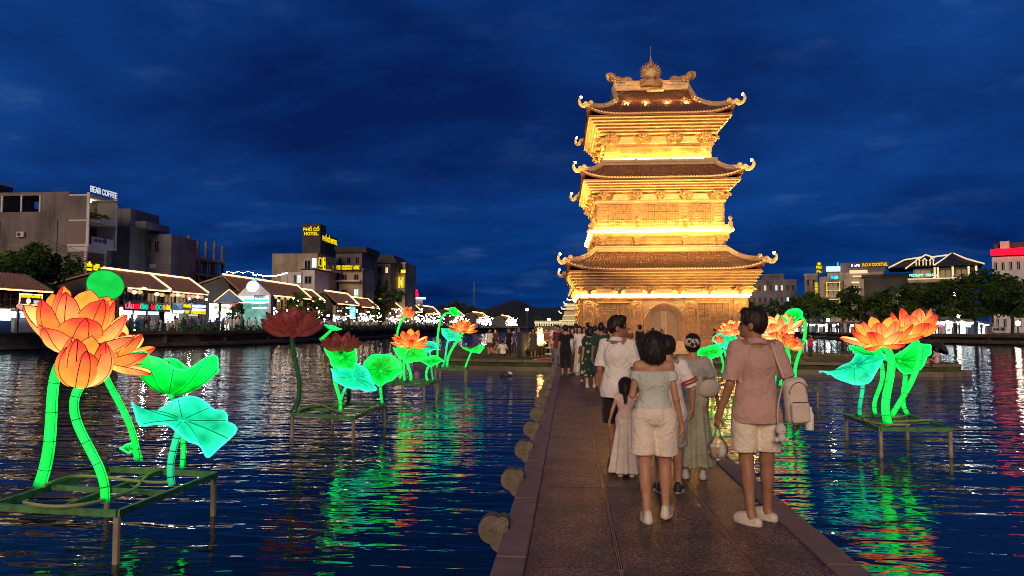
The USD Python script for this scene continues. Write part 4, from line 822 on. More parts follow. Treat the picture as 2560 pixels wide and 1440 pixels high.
# -- trees
def leaf_cloud(blobs, n, size, seed):
    r = np.random.default_rng(seed); vs, fs = [], []
    for k in range(n):
        c, rad = blobs[r.integers(len(blobs))]
        d = unit(r.normal(size=3)); q = np.asarray(c) + d * np.asarray(rad) * r.uniform(.55, 1.08)
        a = unit(r.normal(size=3)); b = unit(np.cross(a, r.normal(size=3))); s = size * r.uniform(.6, 1.4)
        vs.append(np.array([q - a * s, q + b * s * .55, q + a * s, q - b * s * .55])); fs.append(np.array([[0, 1, 2], [0, 2, 3]]) + 4 * k)
    return np.vstack(vs), np.vstack(fs)
def tree_mat(name, col, trans):
    LOOK[name] = usdkit.material(stage, '/World/Looks/' + name, {'g': ('geometry', {}), 'n': ('noise_texture', {'scale': 0.7, 'detail': 4.0}), 'r': ('rgb_ramp', {'ramp': [(0.3, tuple(np.array(col) * .5)), (0.7, tuple(np.array(col) * 1.5))]}),
        'd': ('diffuse_bsdf', {}), 't': ('translucent_bsdf', {'color': trans}), 'm': ('mix_closure', {'fac': 0.35})}, [('g.position', 'n.vector'), ('n.fac', 'r.fac'), ('r.color', 'd.color'), ('d.BSDF', 'm.closure1'), ('t.BSDF', 'm.closure2')], surface='m.closure')
tree_mat('foliage_dark', (0.045, 0.085, 0.026), (0.05, 0.11, 0.02)); tree_mat('foliage_mid', (0.085, 0.15, 0.035), (0.10, 0.20, 0.03)); M('bark', (0.06, 0.045, 0.03), 0.9, 0.4, 3)
tree_proto = {}
def tree(kind, loc, h, label, seed=0, wide=1.0):
    mats = ['foliage_dark', 'foliage_mid', 'foliage_dark'][kind]
    if kind not in tree_proto:
        p = thing('tree', label, 'tree', loc); tree_proto[kind] = p
        r = np.random.default_rng(20 + kind); blobs = []
        for k in range(22):
            a = r.uniform(0, 2 * np.pi); rr = [.28, .22, .36][kind] * math.sqrt(r.random()); z = r.uniform(.36, .92) - .35 * rr
            blobs.append(((rr * math.cos(a), rr * math.sin(a), z), np.array([1, 1, .7]) * r.uniform(.05, .16)))
        obj('trunk', J(tube([(0, 0, -.02), (.01, 0, .2), (.0, .01, .45), (.01, 0, .72)], [.022, .017, .013, .006], 7),
                       *[tube([(0, 0, .3 + .03 * i), tuple(np.array(b[0]) * [.5, .5, 1] - [0, 0, .12]), b[0]], [.010, .007, .003], 5) for i, b in enumerate(blobs[:8])]), 'bark', p)
        obj('crown', leaf_cloud(blobs, 2600, .024, 30 + kind), mats, p)
        x = UsdGeom.Xformable(stage.GetPrimAtPath(p)); x.AddRotateZOp().Set(0.0); x.AddScaleOp().Set(Gf.Vec3f(h * wide, h * wide, h))
        setd(stage.GetPrimAtPath(p), group='trees along the lake')
    else: copy_of(tree_proto[kind], 'tree', loc, seed * 1.7, label, 'tree', 'trees along the lake', scale=(h * wide, h * wide, h))
# -- left bank: shop row along the lake
lantern_mats = ['lantern_white', 'lantern_yellow', 'lantern_pink', 'lantern_red']
E('lantern_white', (1.0, 0.86, 0.70), 1.1); E('lantern_yellow', (1.0, 0.72, 0.28), 0.8); E('lantern_pink', (1.0, 0.42, 0.32), 0.8); E('lantern_red', (1.0, 0.16, 0.08), 0.9)
lantern_proto = {}
def paper_lantern(q, k, label, s=1.0):
    if k not in lantern_proto:
        p = thing('paper_lantern', label, 'lantern', q, 0, 'paper lanterns along the shop fronts'); lantern_proto[k] = p
        obj('shade', lathe([(.05, .20), (.14, .18), (.27, .06), (.28, -.04), (.18, -.18), (.06, -.24)], 12), lantern_mats[k], p, smooth=True)
        obj('cap', tube([(0, 0, .19), (0, 0, .34)], .03, 5), 'steel_dark', p)
    else: copy_of(lantern_proto[k], 'paper_lantern', q, 0, label, 'lantern', 'paper lanterns along the shop fronts', scale=s)
XE, XR, XW = -44.85, -47.4, -46.0
def shophouse(label, y0, y1, ze, zr, seed, interior='shop_interior', upper=True, leds=True, tw=.10, bulbs=0, xo=0.0):
    r = np.random.default_rng(seed); xe, xr, xw = XE + xo, XR + xo, XW + xo
    b = T('shophouse', label, 'shop', (xw, y0, PZ_L))
    L = y1 - y0; xb = xr - 6
    for ys in (y0, y1 - .2): b.add('side_wall', prism([(xb, PZ_L), (xw - .1, PZ_L), (xw - .1, ze), (xr, zr - .2), (xb, ze)], (0, ys, 0), EX, EZ, EY, .2), 'wall_dark')
    b.add('back_wall', bx(xb - .2, xb, y0, y1, PZ_L, ze), 'wall_dark')
    rf = b.add('roof', [bar((xe, (y0 + y1) / 2, ze), (xr, (y0 + y1) / 2, zr), L + .5, .16, up=(0, 0, 1)), bar((xb - 1, (y0 + y1) / 2, ze), (xr, (y0 + y1) / 2, zr), L + .5, .16)], 'shop_tile')
    n = int(L / .45); sl = np.array([xr - xe, 0, zr - ze])
    b.add('tile_rolls', [bar((xe, y0 + (i + .5) * L / n, ze + .1), (xr, y0 + (i + .5) * L / n, zr + .1), .12, .07) for i in range(n)], 'shop_tile', rf, kind='stuff')
    if leds:
        if leds is True: b.add('roof_led', [tube([(xr, y0 - .2, zr + .2), (xr, y1 + .2, zr + .2)], tw, 5), tube([(xr, y1 + .25, zr + .2), (xe, y1 + .25, ze + .2)], tw, 5)], 'led_warm', rf)
        b.add('eave_led', tube([(xe + .02, y0, ze - .08), (xe + .02, y1, ze - .08)], tw * .6, 5), 'led_warm', rf)
    zf = PZ_L + (ze - PZ_L) * (.56 if upper else .86)
    b.add('floor_slab', bx(xb, xw, y0 + .2, y1 - .2, zf, zf + .22), 'timber')
    nb = max(2, int(L / 2.4)); bw = (L - .4) / nb
    b.add('shop_room', bx(xw - 2.6, xw - 2.5, y0 + .2, y1 - .2, PZ_L, zf), interior)
    b.add('tube_light', [tube([(xw - 1.2, y0 + .4 + bw * (i + .2), zf - .25), (xw - 1.2, y0 + .4 + bw * (i + .75), zf - .25)], .06, 5) for i in range(nb)], 'bulb_cold')
    for i in range(nb + 1):
        y = y0 + .2 + i * bw; b.add('post', bx(xw - .12, xw + .12, y - .11, y + .11, PZ_L, ze), 'timber')
    for i in range(nb):
        ya, yb = y0 + .4 + i * bw, y0 + (i + 1) * bw
        if r.random() < .5: b.add('counter', bx(xw - .5, xw - .1, ya + .2, yb - .3, PZ_L, PZ_L + r.uniform(.8, 1.2)), ['wall_cream', 'blue_paint', 'wall_white'][r.integers(3)])
        if r.random() < .6: b.add('awning_sign', bx(xw + .05, xw + .25, ya + .1, yb - .2, zf - .75, zf - .25), ['lit_cold', 'lit_warm', 'sign_white', 'neon_white'][r.integers(4)])
        if upper:
            f = b.add('upper_window', bx(xw - .15, xw - .05, ya, yb - .1, zf + .25, ze - .35), 'lit_dim' if r.random() < (.2 if y0 < 95 else .6) else 'glass_dark')
            b.add('shutter', [bx(xw - .04, xw + .04, ya + k * (yb - ya) / 3 - .03, ya + k * (yb - ya) / 3 + .04, zf + .25, ze - .35) for k in range(4)] + [bx(xw - .04, xw + .06, ya, yb - .1, zf + .7, zf + .78)], 'timber', f)
    if bulbs:
        pts = [(xw + r.uniform(.2, 3.5), r.uniform(y0, y1), PZ_L + abs(r.normal(0, 1.0)) * 1.8 + .9) for _ in range(bulbs)]
        b.add('bulb_string', [ball(p, r.uniform(.06, .13) * (1 + y0 / 300), 5) for p in pts if p[2] < ze + 1], 'bulb', kind='stuff')
    return b
shophouse('shop farthest left, dark tiled roof with one lit eave line', 51.0, 61.0, 4.6, 6.0, 1, leds='eave')
shophouse('two-storey hotpot shop with the colourful lettering and lit roof edge', 72.0, 79.95, 5.55, 7.35, 2)
shophouse('shop with blue signboards right of the hotpot shop, lit roof edge', 80.5, 88.7, 5.55, 7.35, 3)
shophouse('long dark-roofed shop just right of the lit gate with the white emblem', 98.0, 125.4, 6.3, 8.5, 4, bulbs=30, tw=.13)
shophouse('narrow shop behind the trees right of the long dark-roofed shop', 126.2, 132.8, 6.0, 8.0, 5, bulbs=20, tw=.14)
shophouse('shop with the tall cyan hanging sign, double lit roof edge', 140.5, 154.8, 6.0, 8.3, 6, bulbs=40, tw=.15)
shophouse('shop beyond the cyan sign with a short lit ridge', 157.5, 171.0, 5.8, 7.8, 7, bulbs=40, tw=.15)
shophouse('shop below the dark tree in the left row, lit roof edge', 182.0, 195.7, 6.0, 8.2, 8, bulbs=60, tw=.18)
shophouse('shop behind the nodding orange bud lantern', 199.0, 223.0, 5.8, 8.0, 9, bulbs=60, tw=.2)
shophouse('far shop left of the farthest left lotus', 230.0, 254.0, 5.6, 8.0, 10, bulbs=80, tw=.22)
shophouse('far shop above the farthest left lotus', 262.0, 292.0, 5.4, 7.6, 11, bulbs=100, tw=.24, xo=3)
shophouse('very far low shop with a glittering front', 300.0, 335.0, 5.2, 7.2, 12, bulbs=120, tw=.26, upper=False, xo=8)
shophouse('farthest low shop of the row by the street lamp', 342.0, 385.0, 4.6, 6.4, 13, bulbs=130, tw=.28, upper=False, xo=16)
# lanterns under the eaves of the near shops
ORD = ['first', 'second', 'third', 'fourth', 'fifth', 'sixth', 'seventh', 'eighth', 'ninth', 'tenth', 'eleventh', 'twelfth', 'thirteenth', 'fourteenth']
sp = [(325, 725, 2), (336, 730, 0), (350, 730, 1), (392, 735, 0), (405, 737, 1), (432, 737, 1), (445, 737, 0), (457, 739, 1), (472, 740, 2), (482, 741, 1), (494, 742, 0), (504, 743, 2), (540, 768, 1), (552, 768, 1), (563, 769, 1), (576, 772, 2), (585, 762, 3), (592, 770, 1), (50, 765, 2), (75, 767, 2), (690, 743, 1), (706, 745, 1), (720, 746, 1)]
for i, (px, py, k) in enumerate(sp):
    paper_lantern(atX(px, py, XE - .35), k, f'{["white", "pale yellow", "pinkish", "red"][k]} lantern under the {"hotpot shop eave" if 300 < px < 428 else "eave above blue signboard" if 428 <= px < 520 else "kiosk eave" if px < 600 and px > 300 else "leftmost framed sign" if px < 300 else "roof behind unlit lotus"}, {ORD[sum(1 for p_ in sp if p_[2] == k and p_[0] < px)]} of its colour', 1.0)
def on_front(px, py, X=XW + .3): return atX(px, py, X)
def front_sign(label, x0, y0, x1, y1, mat, content, X=XW + .32, **kw):
    a, b_ = atX(x0, y1, X), atX(x1, y1, X); top = atX(x0, y0, X)
    return sign(label, a, EY, EX, b_[1] - a[1], top[2] - a[2], mat, content, **kw)
front_sign('hotpot sign in multicoloured letters on the left shop balcony', 310, 752, 425, 776, 'neon_yellow', [('text', .02, .22, .40, .50, 'neon_pink', 'LẨU'), ('text', .16, .22, .30, .50, 'neon_teal', 'NƯỚNG'), ('text', .56, .24, .18, .50, 'neon_teal', 'MỘC'), ('panel', .80, .25, .06, .5, 'lantern_pink'), ('text', .89, .24, .10, .55, 'neon_yellow', 'ÁN')][:0] +
           [('text', .02, .22, .16, .48, 'neon_pink', 'LẨU'), ('text', .205, .22, .12, .48, 'neon_red', 'NƯ'), ('text', .325, .22, .16, .48, 'neon_teal', 'ỚNG'), ('text', .56, .24, .09, .48, 'neon_red', 'M'), ('text', .655, .24, .14, .48, 'neon_teal', 'ỘC'), ('disc', .845, .5, .06, .6, 'lantern_pink'), ('text', .89, .24, .10, .5, 'neon_yellow', 'ÁN')], board='timber')
front_sign('blue signboard with rows of small white and yellow lettering', 430, 756, 516, 784, 'neon_yellow', [('glyph', .30, .60, .22, .30, 'neon_yellow', 4), ('glyph', .56, .66, .40, .22, 'neon_white', 9), ('glyph', .56, .36, .40, .18, 'neon_white', 10), ('glyph', .02, .06, .30, .26, 'neon_white', 6), ('glyph', .36, .04, .60, .30, 'neon_yellow', 11)], board='blue_paint')
front_sign('framed shop sign with a white flower emblem at the left edge', 47, 733, 105, 762, 'neon_yellow', [('glyph', .08, .66, .80, .25, 'neon_yellow', 9), ('disc', .38, .34, .2, .5, 'lantern_white'), ('glyph', .62, .15, .3, .3, 'sign_white', 3)], board='wall_dark', frame='led_warm')
front_sign('yellow sign standing on the shop roof below the café building', 216, 653, 290, 676, 'neon_yellow', [('glyph', .0, .42, .16, .36, None, 4), ('glyph', .0, .0, .16, .26, None, 5), ('disc', .08, .88, .1, .3, None), ('glyph', .22, .12, .20, .72, None, 2), ('glyph', .46, .12, .52, .44, None, 7)], X=XR - 1, board=None)
front_sign('tall cyan hanging sign on the shop row', 874, 766, 888, 796, 'neon_cyan', [('panel', 0, 0, 1, 1, 'neon_cyan'), ('glyph', .15, .1, .7, .12, 'neon_white', 3), ('glyph', .15, .35, .7, .12, 'neon_white', 3), ('glyph', .15, .6, .7, .12, 'neon_white', 3)], X=XE + .5)
for i, (px, py) in enumerate([(362, 722), (424, 727), (473, 747), (516, 749)]):
    q = atX(px, py, XE + .1); t = T('spotlight', ['white spotlight under the middle of the hotpot shop eave', 'white spotlight at the roof corner of the hotpot shop', 'white spotlight above the blue signboard', 'white spotlight at the right end of the blue signboard'][i], 'spotlight', q)
    t.add('lamp', ball(q, .13, 8), 'spot_white'); t.add('bracket', bar(q - [.1, 0, 0], q - [1.0, 0, -.1], .06), 'steel_dark')
# small gabled kiosk and the lit gate
k = T('kiosk', 'small open pavilion with lit eaves and blue gable, between blue signs and lit gate', 'pavilion', (-43.5, 94, PZ_L))
for x, y in ((-45, 92.2), (-42, 92.2), (-45, 97.5), (-42, 97.5)): k.add('post', bx(x - .12, x + .12, y - .12, y + .12, PZ_L, 4.6), 'timber')
k.add('roof', [bar((-43.5 + s * 2.0, 94.9, 4.6), (-43.5, 94.9, 6.2), 6.4, .15) for s in (-1, 1)], 'shop_tile'); k.add('gable', prism([(-45.4, 4.65), (-41.6, 4.65), (-43.5, 6.15)], (0, 91.7, 0), EX, EZ, EY, .15), 'blue_paint')
k.add('eave_led', [tube([(-41.45, 91.7, 4.62), (-41.45, 98, 4.62)], .06, 5), tube([(-41.5, 91.6, 4.7), (-43.5, 91.6, 6.3), (-45.5, 91.6, 4.7)], .05, 5)], 'led_warm'); k.add('back_wall', bx(-46.2, -46.1, 91.8, 98, PZ_L, 4.5), 'shop_interior')
gz = PZ_L; gx0, gx1, gy = xAt(592, 92), xAt(676, 92), 92.0; ztop = zAt(737, 92); 
g = T('lit_gate', 'tall lit display gate with white round emblem on its gable', 'display gate', ((gx0 + gx1) / 2, gy, gz))
g.add('frame', [bx(gx0, gx0 + .35, gy, gy + .9, gz, ztop + .1), bx(gx1 - .35, gx1, gy, gy + .9, gz, ztop + .1), prism([(gx0, ztop + .1), (gx1, ztop + .1), ((gx0 + gx1) / 2, zAt(694, 92))], (0, gy, 0), EX, EZ, EY, .9)], 'wall_white')
g.add('screen', bx(gx0 + .35, gx1 - .35, gy + .15, gy + .7, gz, zAt(758, 92)), 'screen')
g.add('light_box', bx(gx0 + .25, gx1 - .25, gy - .12, gy + .1, zAt(756, 92), ztop), 'neon_white'); g.add('light_band', bx(gx0 + .3, gx1 - .3, gy - .14, gy - .121, zAt(752, 92), zAt(746, 92)), 'neon_cyan')
g.add('lettering', glyphs(((gx0 + gx1) / 2 + .1, gy - .15, zAt(744, 92)), EX, EZ, -EY, 1.7, .35, 6, 5), 'blue_paint'); g.add('lettering', glyphs(((gx0 + gx1) / 2 - .2, gy + .1, zAt(770, 92)), EX, EZ, -EY, 2.0, .18, 10, 6), 'neon_white')
ec = np.array([xAt(632, 92), gy - .15, zAt(713, 92)]); R_ = .72
em = [(R_ * (math.cos(a) * (1 + .06 * math.cos(2 * a))), R_ * math.sin(a)) for a in np.linspace(0, 2 * np.pi, 30)[:-1]]
e_ = g.add('emblem', prism(em, ec, EX, EZ, -EY, .2), 'neon_white'); g.add('emblem_leaf', prism([(.15, .68), (.3, .95), (.62, 1.02), (.5, .72)], ec - EY * .05, EX, EZ, -EY, .12), 'neon_cyan', e_)
# street-lamp globes and trees along the left promenade
for i, (px, Y, h, kd, lb) in enumerate([(60, 76, 10.5, 1, 'dark spreading tree at the far left edge behind the first shop roof'), (95, 66, 7.2, 0, 'dark leafy tree in front of the roofs left of the green seed pod'), (25, 64, 7.6, 0, 'dark leafy tree at the left edge above the framed shop sign'), (125, 78, 9.5, 0, 'leafy tree lit from below above the leftmost shop roof'), (735, 118, 6.6, 1, 'small tree above the large unlit lotus'), (790, 128, 6.2, 1, 'small yellowish-lit tree right of the unlit lotus'), (585, 91, 3.8, 0, 'slim tree beside the kiosk and the lit gate'),
        (850, 150, 6.0, 0, 'tree left of the cyan hanging sign'), (925, 168, 6.4, 1, 'tree right of the cyan hanging sign'), (960, 182, 11.5, 2, 'tall dark tree in front of the far left hotel blocks'), (985, 205, 6.5, 0, 'tree behind the nodding orange bud'), (1045, 235, 7.5, 1, 'tree below the small red rooftop sign'), (1100, 270, 9, 2, 'dark tree above the far left lotus'), (1128, 300, 12, 0, 'tree on the skyline left of the mast'), (1165, 320, 11.5, 2, 'rounded tree on the skyline by the mast'), (1205, 350, 9, 1, 'far tree right of the mast'), (1250, 380, 8.5, 0, 'far tree left of the street lamp'), (1345, 400, 7, 1, 'far tree right of the street lamp'), (1375, 430, 6, 0, 'farthest dark tree by the white palace')]):
    q = atY(px, 815, Y); tree(kd, (q[0], Y, PZ_L if Y < 340 else .6), h, lb, i, wide=1.15)
# -- left buildings
def windows(b, rects, plane, o, frame='wall_white', glass='glass_dark', wall=None):
    """rects (u0,u1,z0,z1); plane 'x' = wall facing +X at o, 'y' = wall facing -Y at o"""
    for (u0, u1, z0, z1) in rects:
        mk = (lambda a, c, e, f, d0, d1: bx(o + d0, o + d1, a, c, e, f)) if plane == 'x' else (lambda a, c, e, f, d0, d1: bx(a, c, o - d1, o - d0, e, f))
        w = b.add('window', mk(u0, u1, z0, z1, .004, .03), glass)
        b.add('frame', [mk(u0 - .08, u1 + .08, z1, z1 + .1, 0, .09), mk(u0 - .08, u1 + .08, z0 - .1, z0, 0, .12), mk(u0 - .08, u0, z0, z1, 0, .09), mk(u1, u1 + .08, z0, z1, 0, .09), mk((u0 + u1) / 2 - .03, (u0 + u1) / 2 + .03, z0, z1, .031, .06)], frame, w)
bc = T('cafe_building', 'tall grey corner building with white-framed open front and rooftop lettering', 'building', (-60, 87, PZ_L), off=(-2.95, 0.15, .9))
zt_ = 17.0
bc.add('wall', [bx(-82, -57.6, 84.6, 90.0, PZ_L - 1.5, 13.6), bx(-82, -66.2, 84.6, 90.0, 13.6, zt_), bx(-61.3, -57.6, 84.6, 84.8, 13.6, zt_), bx(-66.2, -61.3, 84.6, 84.8, 16.6, zt_), bx(-66.2, -61.3, 84.6, 84.8, 13.6, 14.6), bx(-66.2, -57.6, 89.8, 90.0, 13.6, 15.8), bx(-66.2, -57.6, 84.8, 89.8, 16.75, zt_ - .01)], 'wall_grey')
for xo_ in (-66.3, -63.8, -61.4): bc.add('opening_frame', bx(xo_, xo_ + .2, 84.5, 84.66, 14.6, 16.6), 'wall_white')
bc.add('front_frame', [bx(-55.25, -54.9, 84.45, 84.6, 10.3, 16.9), bx(-57.6, -55.25, 84.45, 84.6, 10.3, 10.6), bx(-57.6, -54.9, 89.9, 90.05, 10.3, 16.9), bx(-57.6, -54.9, 84.6, 89.9, 16.5, 16.7), bx(-57.6, -54.9, 84.6, 89.9, 10.3, 10.6), bx(-57.6, -54.95, 84.6, 89.9, 13.4, 13.58), bx(-55.4, -55.1, 84.45, 84.7, PZ_L, 10.3), bx(-57.55, -55.1, 87.9, 88.2, PZ_L, 10.3), bx(-57.6, -55.0, 84.6, 88.2, 9.7, 10.29)], 'wall_white')
bc.add('side_cheek', bx(-57.6, -55.26, 84.62, 84.78, PZ_L, 16.5), 'wall_grey')
bc.add('back_wall', [bx(-57.62, -57.55, 84.6, 89.9, 10.6, 13.4), bx(-57.62, -57.56, 88.6, 89.9, 13.6, 16.5)], 'wall_cream')
windows(bc, [(84.9, 86.0, 10.9, 12.9), (87.3, 88.0, 10.9, 13.1), (88.2, 88.9, 10.9, 13.1), (89.1, 89.7, 10.9, 13.1)], 'x', -57.55, frame='steel_dark')
bc.add('door', bx(-57.5, -57.4, 86.2, 87.2, 10.7, 13.0), 'steel_dark')
bc.add('balcony_panel', [bx(-55.2, -55.0, 87.0, 89.8, 13.6, 14.1)], 'wall_white'); bc.add('balcony_panel', bx(-55.15, -55.0, 85.3, 89.7, 10.62, 11.6), 'wall_white')
bc.add('column', bx(-57.3, -57.0, 86.1, 86.4, 13.6, 16.5), 'wall_white')
bc.add('planting', leaf_cloud([((-55.6, y, 14.3), (.4, .8, .35)) for y in (86, 87.2, 88.5)], 260, .14, 4), 'foliage_mid')
bc.add('roof_tank', [box((-70, 87, 17.7), (4, 3, 1.3)), box((-75, 87, 17.6), (3, 3, 1.0)), bar((-69, 86, 18.3), (-66, 86, 18.3), .1)], 'steel_dark')
bc.add('interior_lamp', ball((-56.8, 87.5, 16.3), .12, 6), 'lamp_warm')
for k_, (x_, z_) in enumerate(((-60.2, 8.4), (-63.5, 11.8), (-70.2, 12.4), (-72.8, 9.0), (-68.0, 6.6))):       # air conditioners, pipes and cables on the blank wall
    ac = bc.add('air_conditioner', cbox((x_, 84.38, z_), (.95, .36, .65), .04), 'wall_white'); bc.add('fan', prism([(.24 * math.cos(a), .24 * math.sin(a)) for a in np.linspace(0, 2 * np.pi, 15)[:-1]], (x_ - .12, 84.195, z_), EX, EZ, -EY, .012), 'steel_dark', ac)
for x_ in (-59.0, -66.4, -74.5): bc.add('drain_pipe', tube([(x_, 84.5, 1.2), (x_, 84.5, 13.5)], .06, 6), 'concrete')
bc.add('wall_band', [bx(-82, -57.7, 84.54, 84.6, 10.35, 10.55), bx(-82, -57.7, 84.54, 84.6, 7.0, 7.2)], 'concrete')
windows(bc, [(-71.2, -69.9, 7.6, 9.0), (-76.4, -75.2, 11.0, 12.3)], 'y', 84.6)
sign('white rooftop letters on the tall grey café building', (-57.95, 84.75, 17.85), EY, EX, 5.3, 1.15, 'sign_white', [('text', 0, .05, 1.0, .62, 'sign_white', 'BEAR COFFEE')], board=None)
sign('small café sign with round badge on the balcony of the grey building', (-57.90, 85.65, 11.75), EY, EX, 2.6, .75, 'sign_white', [('text', .05, .2, .55, .5, 'blue_paint', 'BEAR'), ('disc', .82, .5, .2, .95, 'blue_paint')], board='wall_white')
g2 = T('grey_house', 'plain bluish grey house wall stepped at the roof, right of the café building', 'building', (-62, 97, PZ_L), off=(-1.0, 0, .35))
g2.add('wall', [bx(-74, -60.6, 91.0, 102, PZ_L, zAt(537, 93)), bx(-60.6, -58.1, 95.0, 102, PZ_L, zAt(520, 97)), bx(-58.1, -56.5, 96, 102, zAt(568, 97), zAt(550, 97)), bx(-58.1, -54.5, 99, 106, PZ_L, zAt(585, 100))], 'far_concrete')
windows(g2, [(-58.0 + .3, -57.4, zAt(628, 99) , zAt(595, 99)), (-56.9, -56.3, zAt(628, 99), zAt(600, 99))], 'y', 99, frame='concrete')
g2.add('roof_tank', [tube([(-65, 96, 16.3), (-63.6, 96, 16.3)], .5, 10), bar((-64, 95, 15.8), (-64, 95, 18.6), .07)], 'wall_white')
for x_, z_ in ((-60.6, 9.0), (-57.0, 9.6), (-63.2, 12.2)): g2.add('air_conditioner', cbox((x_, 90.8 if x_ < -60.7 else (94.8 if x_ < -58.2 else 98.8), z_), (.9, .36, .6), .04), 'wall_white')
g2.add('drain_pipe', tube([(-62.0, 90.9, 1.2), (-62.0, 90.9, 15.4)], .07, 6), 'concrete')
wires = T('overhead_wires', 'dark overhead wires sagging between the left buildings above the shop roofs', 'wires', (-52, 84, 8.2))
for k_ in range(5): wires.add('wire', tube([(-53.0 - .15 * k_, 72 + 56 * t, 9.4 + .25 * k_ - 1.2 * math.sin(math.pi * ((t * 2) % 1)) * .8) for t in np.linspace(0, 1, 25)], .025, 4), 'steel_dark')
uc = T('concrete_frame', 'unfinished concrete building with bare columns above its roof slab', 'building', (-58, 112, PZ_L))
fx = -58.2; Y0, Y1 = 103.0, 120.3
for py in (655, 692, 730):
    z = zAt(py, Y1, 558); uc.add('floor_slab', bx(-66.5, fx + .5, Y0, Y1 + .3, z - .38, z), 'concrete')
zA, zB, zC, zD = zAt(655, Y1, 558), zAt(692, Y1, 558), zAt(730, Y1, 558), zAt(617, Y1, 558)
for i in range(7):
    y = Y0 + .5 + (Y1 - Y0 - .6) * i / 6
    uc.add('column', [bx(fx - .3, fx + .1, y - .2, y + .2, PZ_L, zC - .38), bx(fx - .3, fx + .1, y - .2, y + .2, zC, zB - .38), bx(fx - .3, fx + .1, y - .2, y + .2, zB, zA - .38)], 'concrete')
    uc.add('roof_column', bx(fx - .35, fx + .05, y - .22, y + .22, zA, zD + (i % 3) * .25), 'concrete')
    if i < 6: uc.add('roof_column', bx(fx - 4.2, fx - 3.8, y + .8, y + 1.2, zA, zD - .4 + (i % 2) * .3), 'concrete')
    if i < 6:
        for z0, z1 in ((zB, zA - .38), (zC, zB - .38)):
            uc.add('infill', bx(fx - .9, fx - .8, y + .3, y + 2.4, z0, z1), 'wall_dark')
            uc.add('prop', [bx(fx - .55, fx - .47, y + .5 + .55 * j, y + .58 + .55 * j, z0, z1) for j in range(4)], 'concrete')
uc.add('back_wall', bx(-66.7, -66.5, Y0, Y1, PZ_L, zA), 'wall_dark')
def block(label, px0, px1, pyt, Y, depth, mat, name='building', cat='building', wins=(), base=PZ_L, glass='glass_dark', rows=0, colsn=0, lit=0.0, seed=0, parapet=True, face=False):
    """a plain house standing at Y with its front facing the lake (towards -Y), window grid on the front"""
    x0, x1, zt2 = xAt(px0, Y), xAt(px1, Y), zAt(pyt, Y, (px0 + px1) / 2); b = T(name, label, cat, ((x0 + x1) / 2, Y, base), face=px0 > 1424); r = np.random.default_rng(seed)
    b.add('wall', bx(x0, x1, Y, Y + depth, base, zt2), mat)
    if parapet: b.add('parapet', [bx(x0 - .15, x1 + .15, Y - .15, Y + .2, zt2 + .003, zt2 + .5), bx(x0 - .15, x0 + .15, Y + .2, Y + depth, zt2 + .003, zt2 + .5), bx(x1 - .15, x1 + .15, Y + .2, Y + depth, zt2 + .003, zt2 + .5)], mat)
    H = zt2 - base
    for i in range(rows):
        for j in range(colsn):
            w, h = (x1 - x0) / colsn, min(H / max(rows, 1), 3.4)
            u0, z0 = x0 + w * (j + .3), zt2 - h * (i + 1) + h * .3
            windows(b, [(u0, u0 + w * .36, z0, z0 + h * .42)], 'y', Y, glass=('lit_warm' if r.random() < .5 else 'lit_cold') if r.random() < lit else glass, frame=mat)
    return b
# hotel and its neighbours (left, far)
ph = T('hotel', 'hotel tower with yellow neon lettering and lit stair strip', 'hotel', (-54, 158, PZ_L), off=(-1.3, 0, .3))
zr_ = zAt(632, 153)
ph.add('wall', bx(-62, -52, 153, 166, PZ_L, zr_), 'wall_cream'); ph.add('sign_tower', bx(xAt(751, 153) + 1.3, xAt(796, 153) + 1.3, 153.5, 157, zr_ + .003, zAt(556, 153)), 'wall_dark')
ph.add('roof_terrace', [bx(-56, -52.2, 157.2, 165.5, zr_ + .003, zAt(615, 158)), bx(-55.5, -52.3, 157.3, 165, zAt(615, 158) + .003, zAt(600, 160))], 'roof_dark')
windows(ph, [(-54.8, -53.6, zAt(672, 153), zAt(650, 153))], 'y', 153); windows(ph, [(-53.2, -52.3, zAt(668, 153), zAt(645, 153))], 'y', 153, glass='neon_white')
for zc in (0, 1, 2):
    za, zb2 = zAt(720 - 28 * zc, 155), zAt(702 - 28 * zc, 155)
    w = ph.add('window', bx(-52, -51.95, 153.6, 155.4, za, zb2), 'glass_dark'); ph.add('led_frame', [bx(-51.95, -51.85, 153.5, 155.5, zb2, zb2 + .15), bx(-51.95, -51.85, 153.5, 155.5, za - .15, za), bx(-51.95, -51.85, 153.4, 153.55, za, zb2), bx(-51.95, -51.85, 155.4, 155.55, za, zb2)], 'neon_yellow', w)
ph.add('stair_strip', bx(-52, -51.85, 156.2, 157.6, PZ_L + 3, zAt(642, 156)), 'neon_yellow')
ph.add('stair_window', [bx(-51.85, -51.78, 156.6, 157.2, z, z + .7) for z in np.arange(4.8, 15.5, 1.5)], 'glass_dark')
for y in (159, 162.5): windows(ph, [(y, y + 2, zAt(680, 158), zAt(650, 158))], 'x', -52)
ph.add('awning', bx(-52, -50.6, 157.8, 166, zAt(680, 162), zAt(677, 162)), 'wall_white')
sign('yellow neon hotel name in two lines on the dark rooftop tower', (xAt(752, 153), 153.4, zAt(583, 153)), EX, -EY, xAt(795, 153) - xAt(752, 153), zAt(558, 153) - zAt(583, 153), 'neon_yellow', [('text', .03, .52, .94, .32, None, 'PHỐ CỔ'), ('text', .08, .08, .84, .32, None, 'HOTEL')], board='wall_dark')
sign('yellow neon hotel name in one line along the hotel roof edge', (-53.05, 154.6, zAt(609, 158) + .6), EY, EX, 10.6, 1.8, 'neon_yellow', [('text', .02, .15, .96, .55, None, 'PHỐ CỔ HOTEL')], board='wall_dark')
wh = T('white_house', 'low white house with one bright cyan window, left of the hotel', 'building', (-58, 146, PZ_L)); wy = 143.0
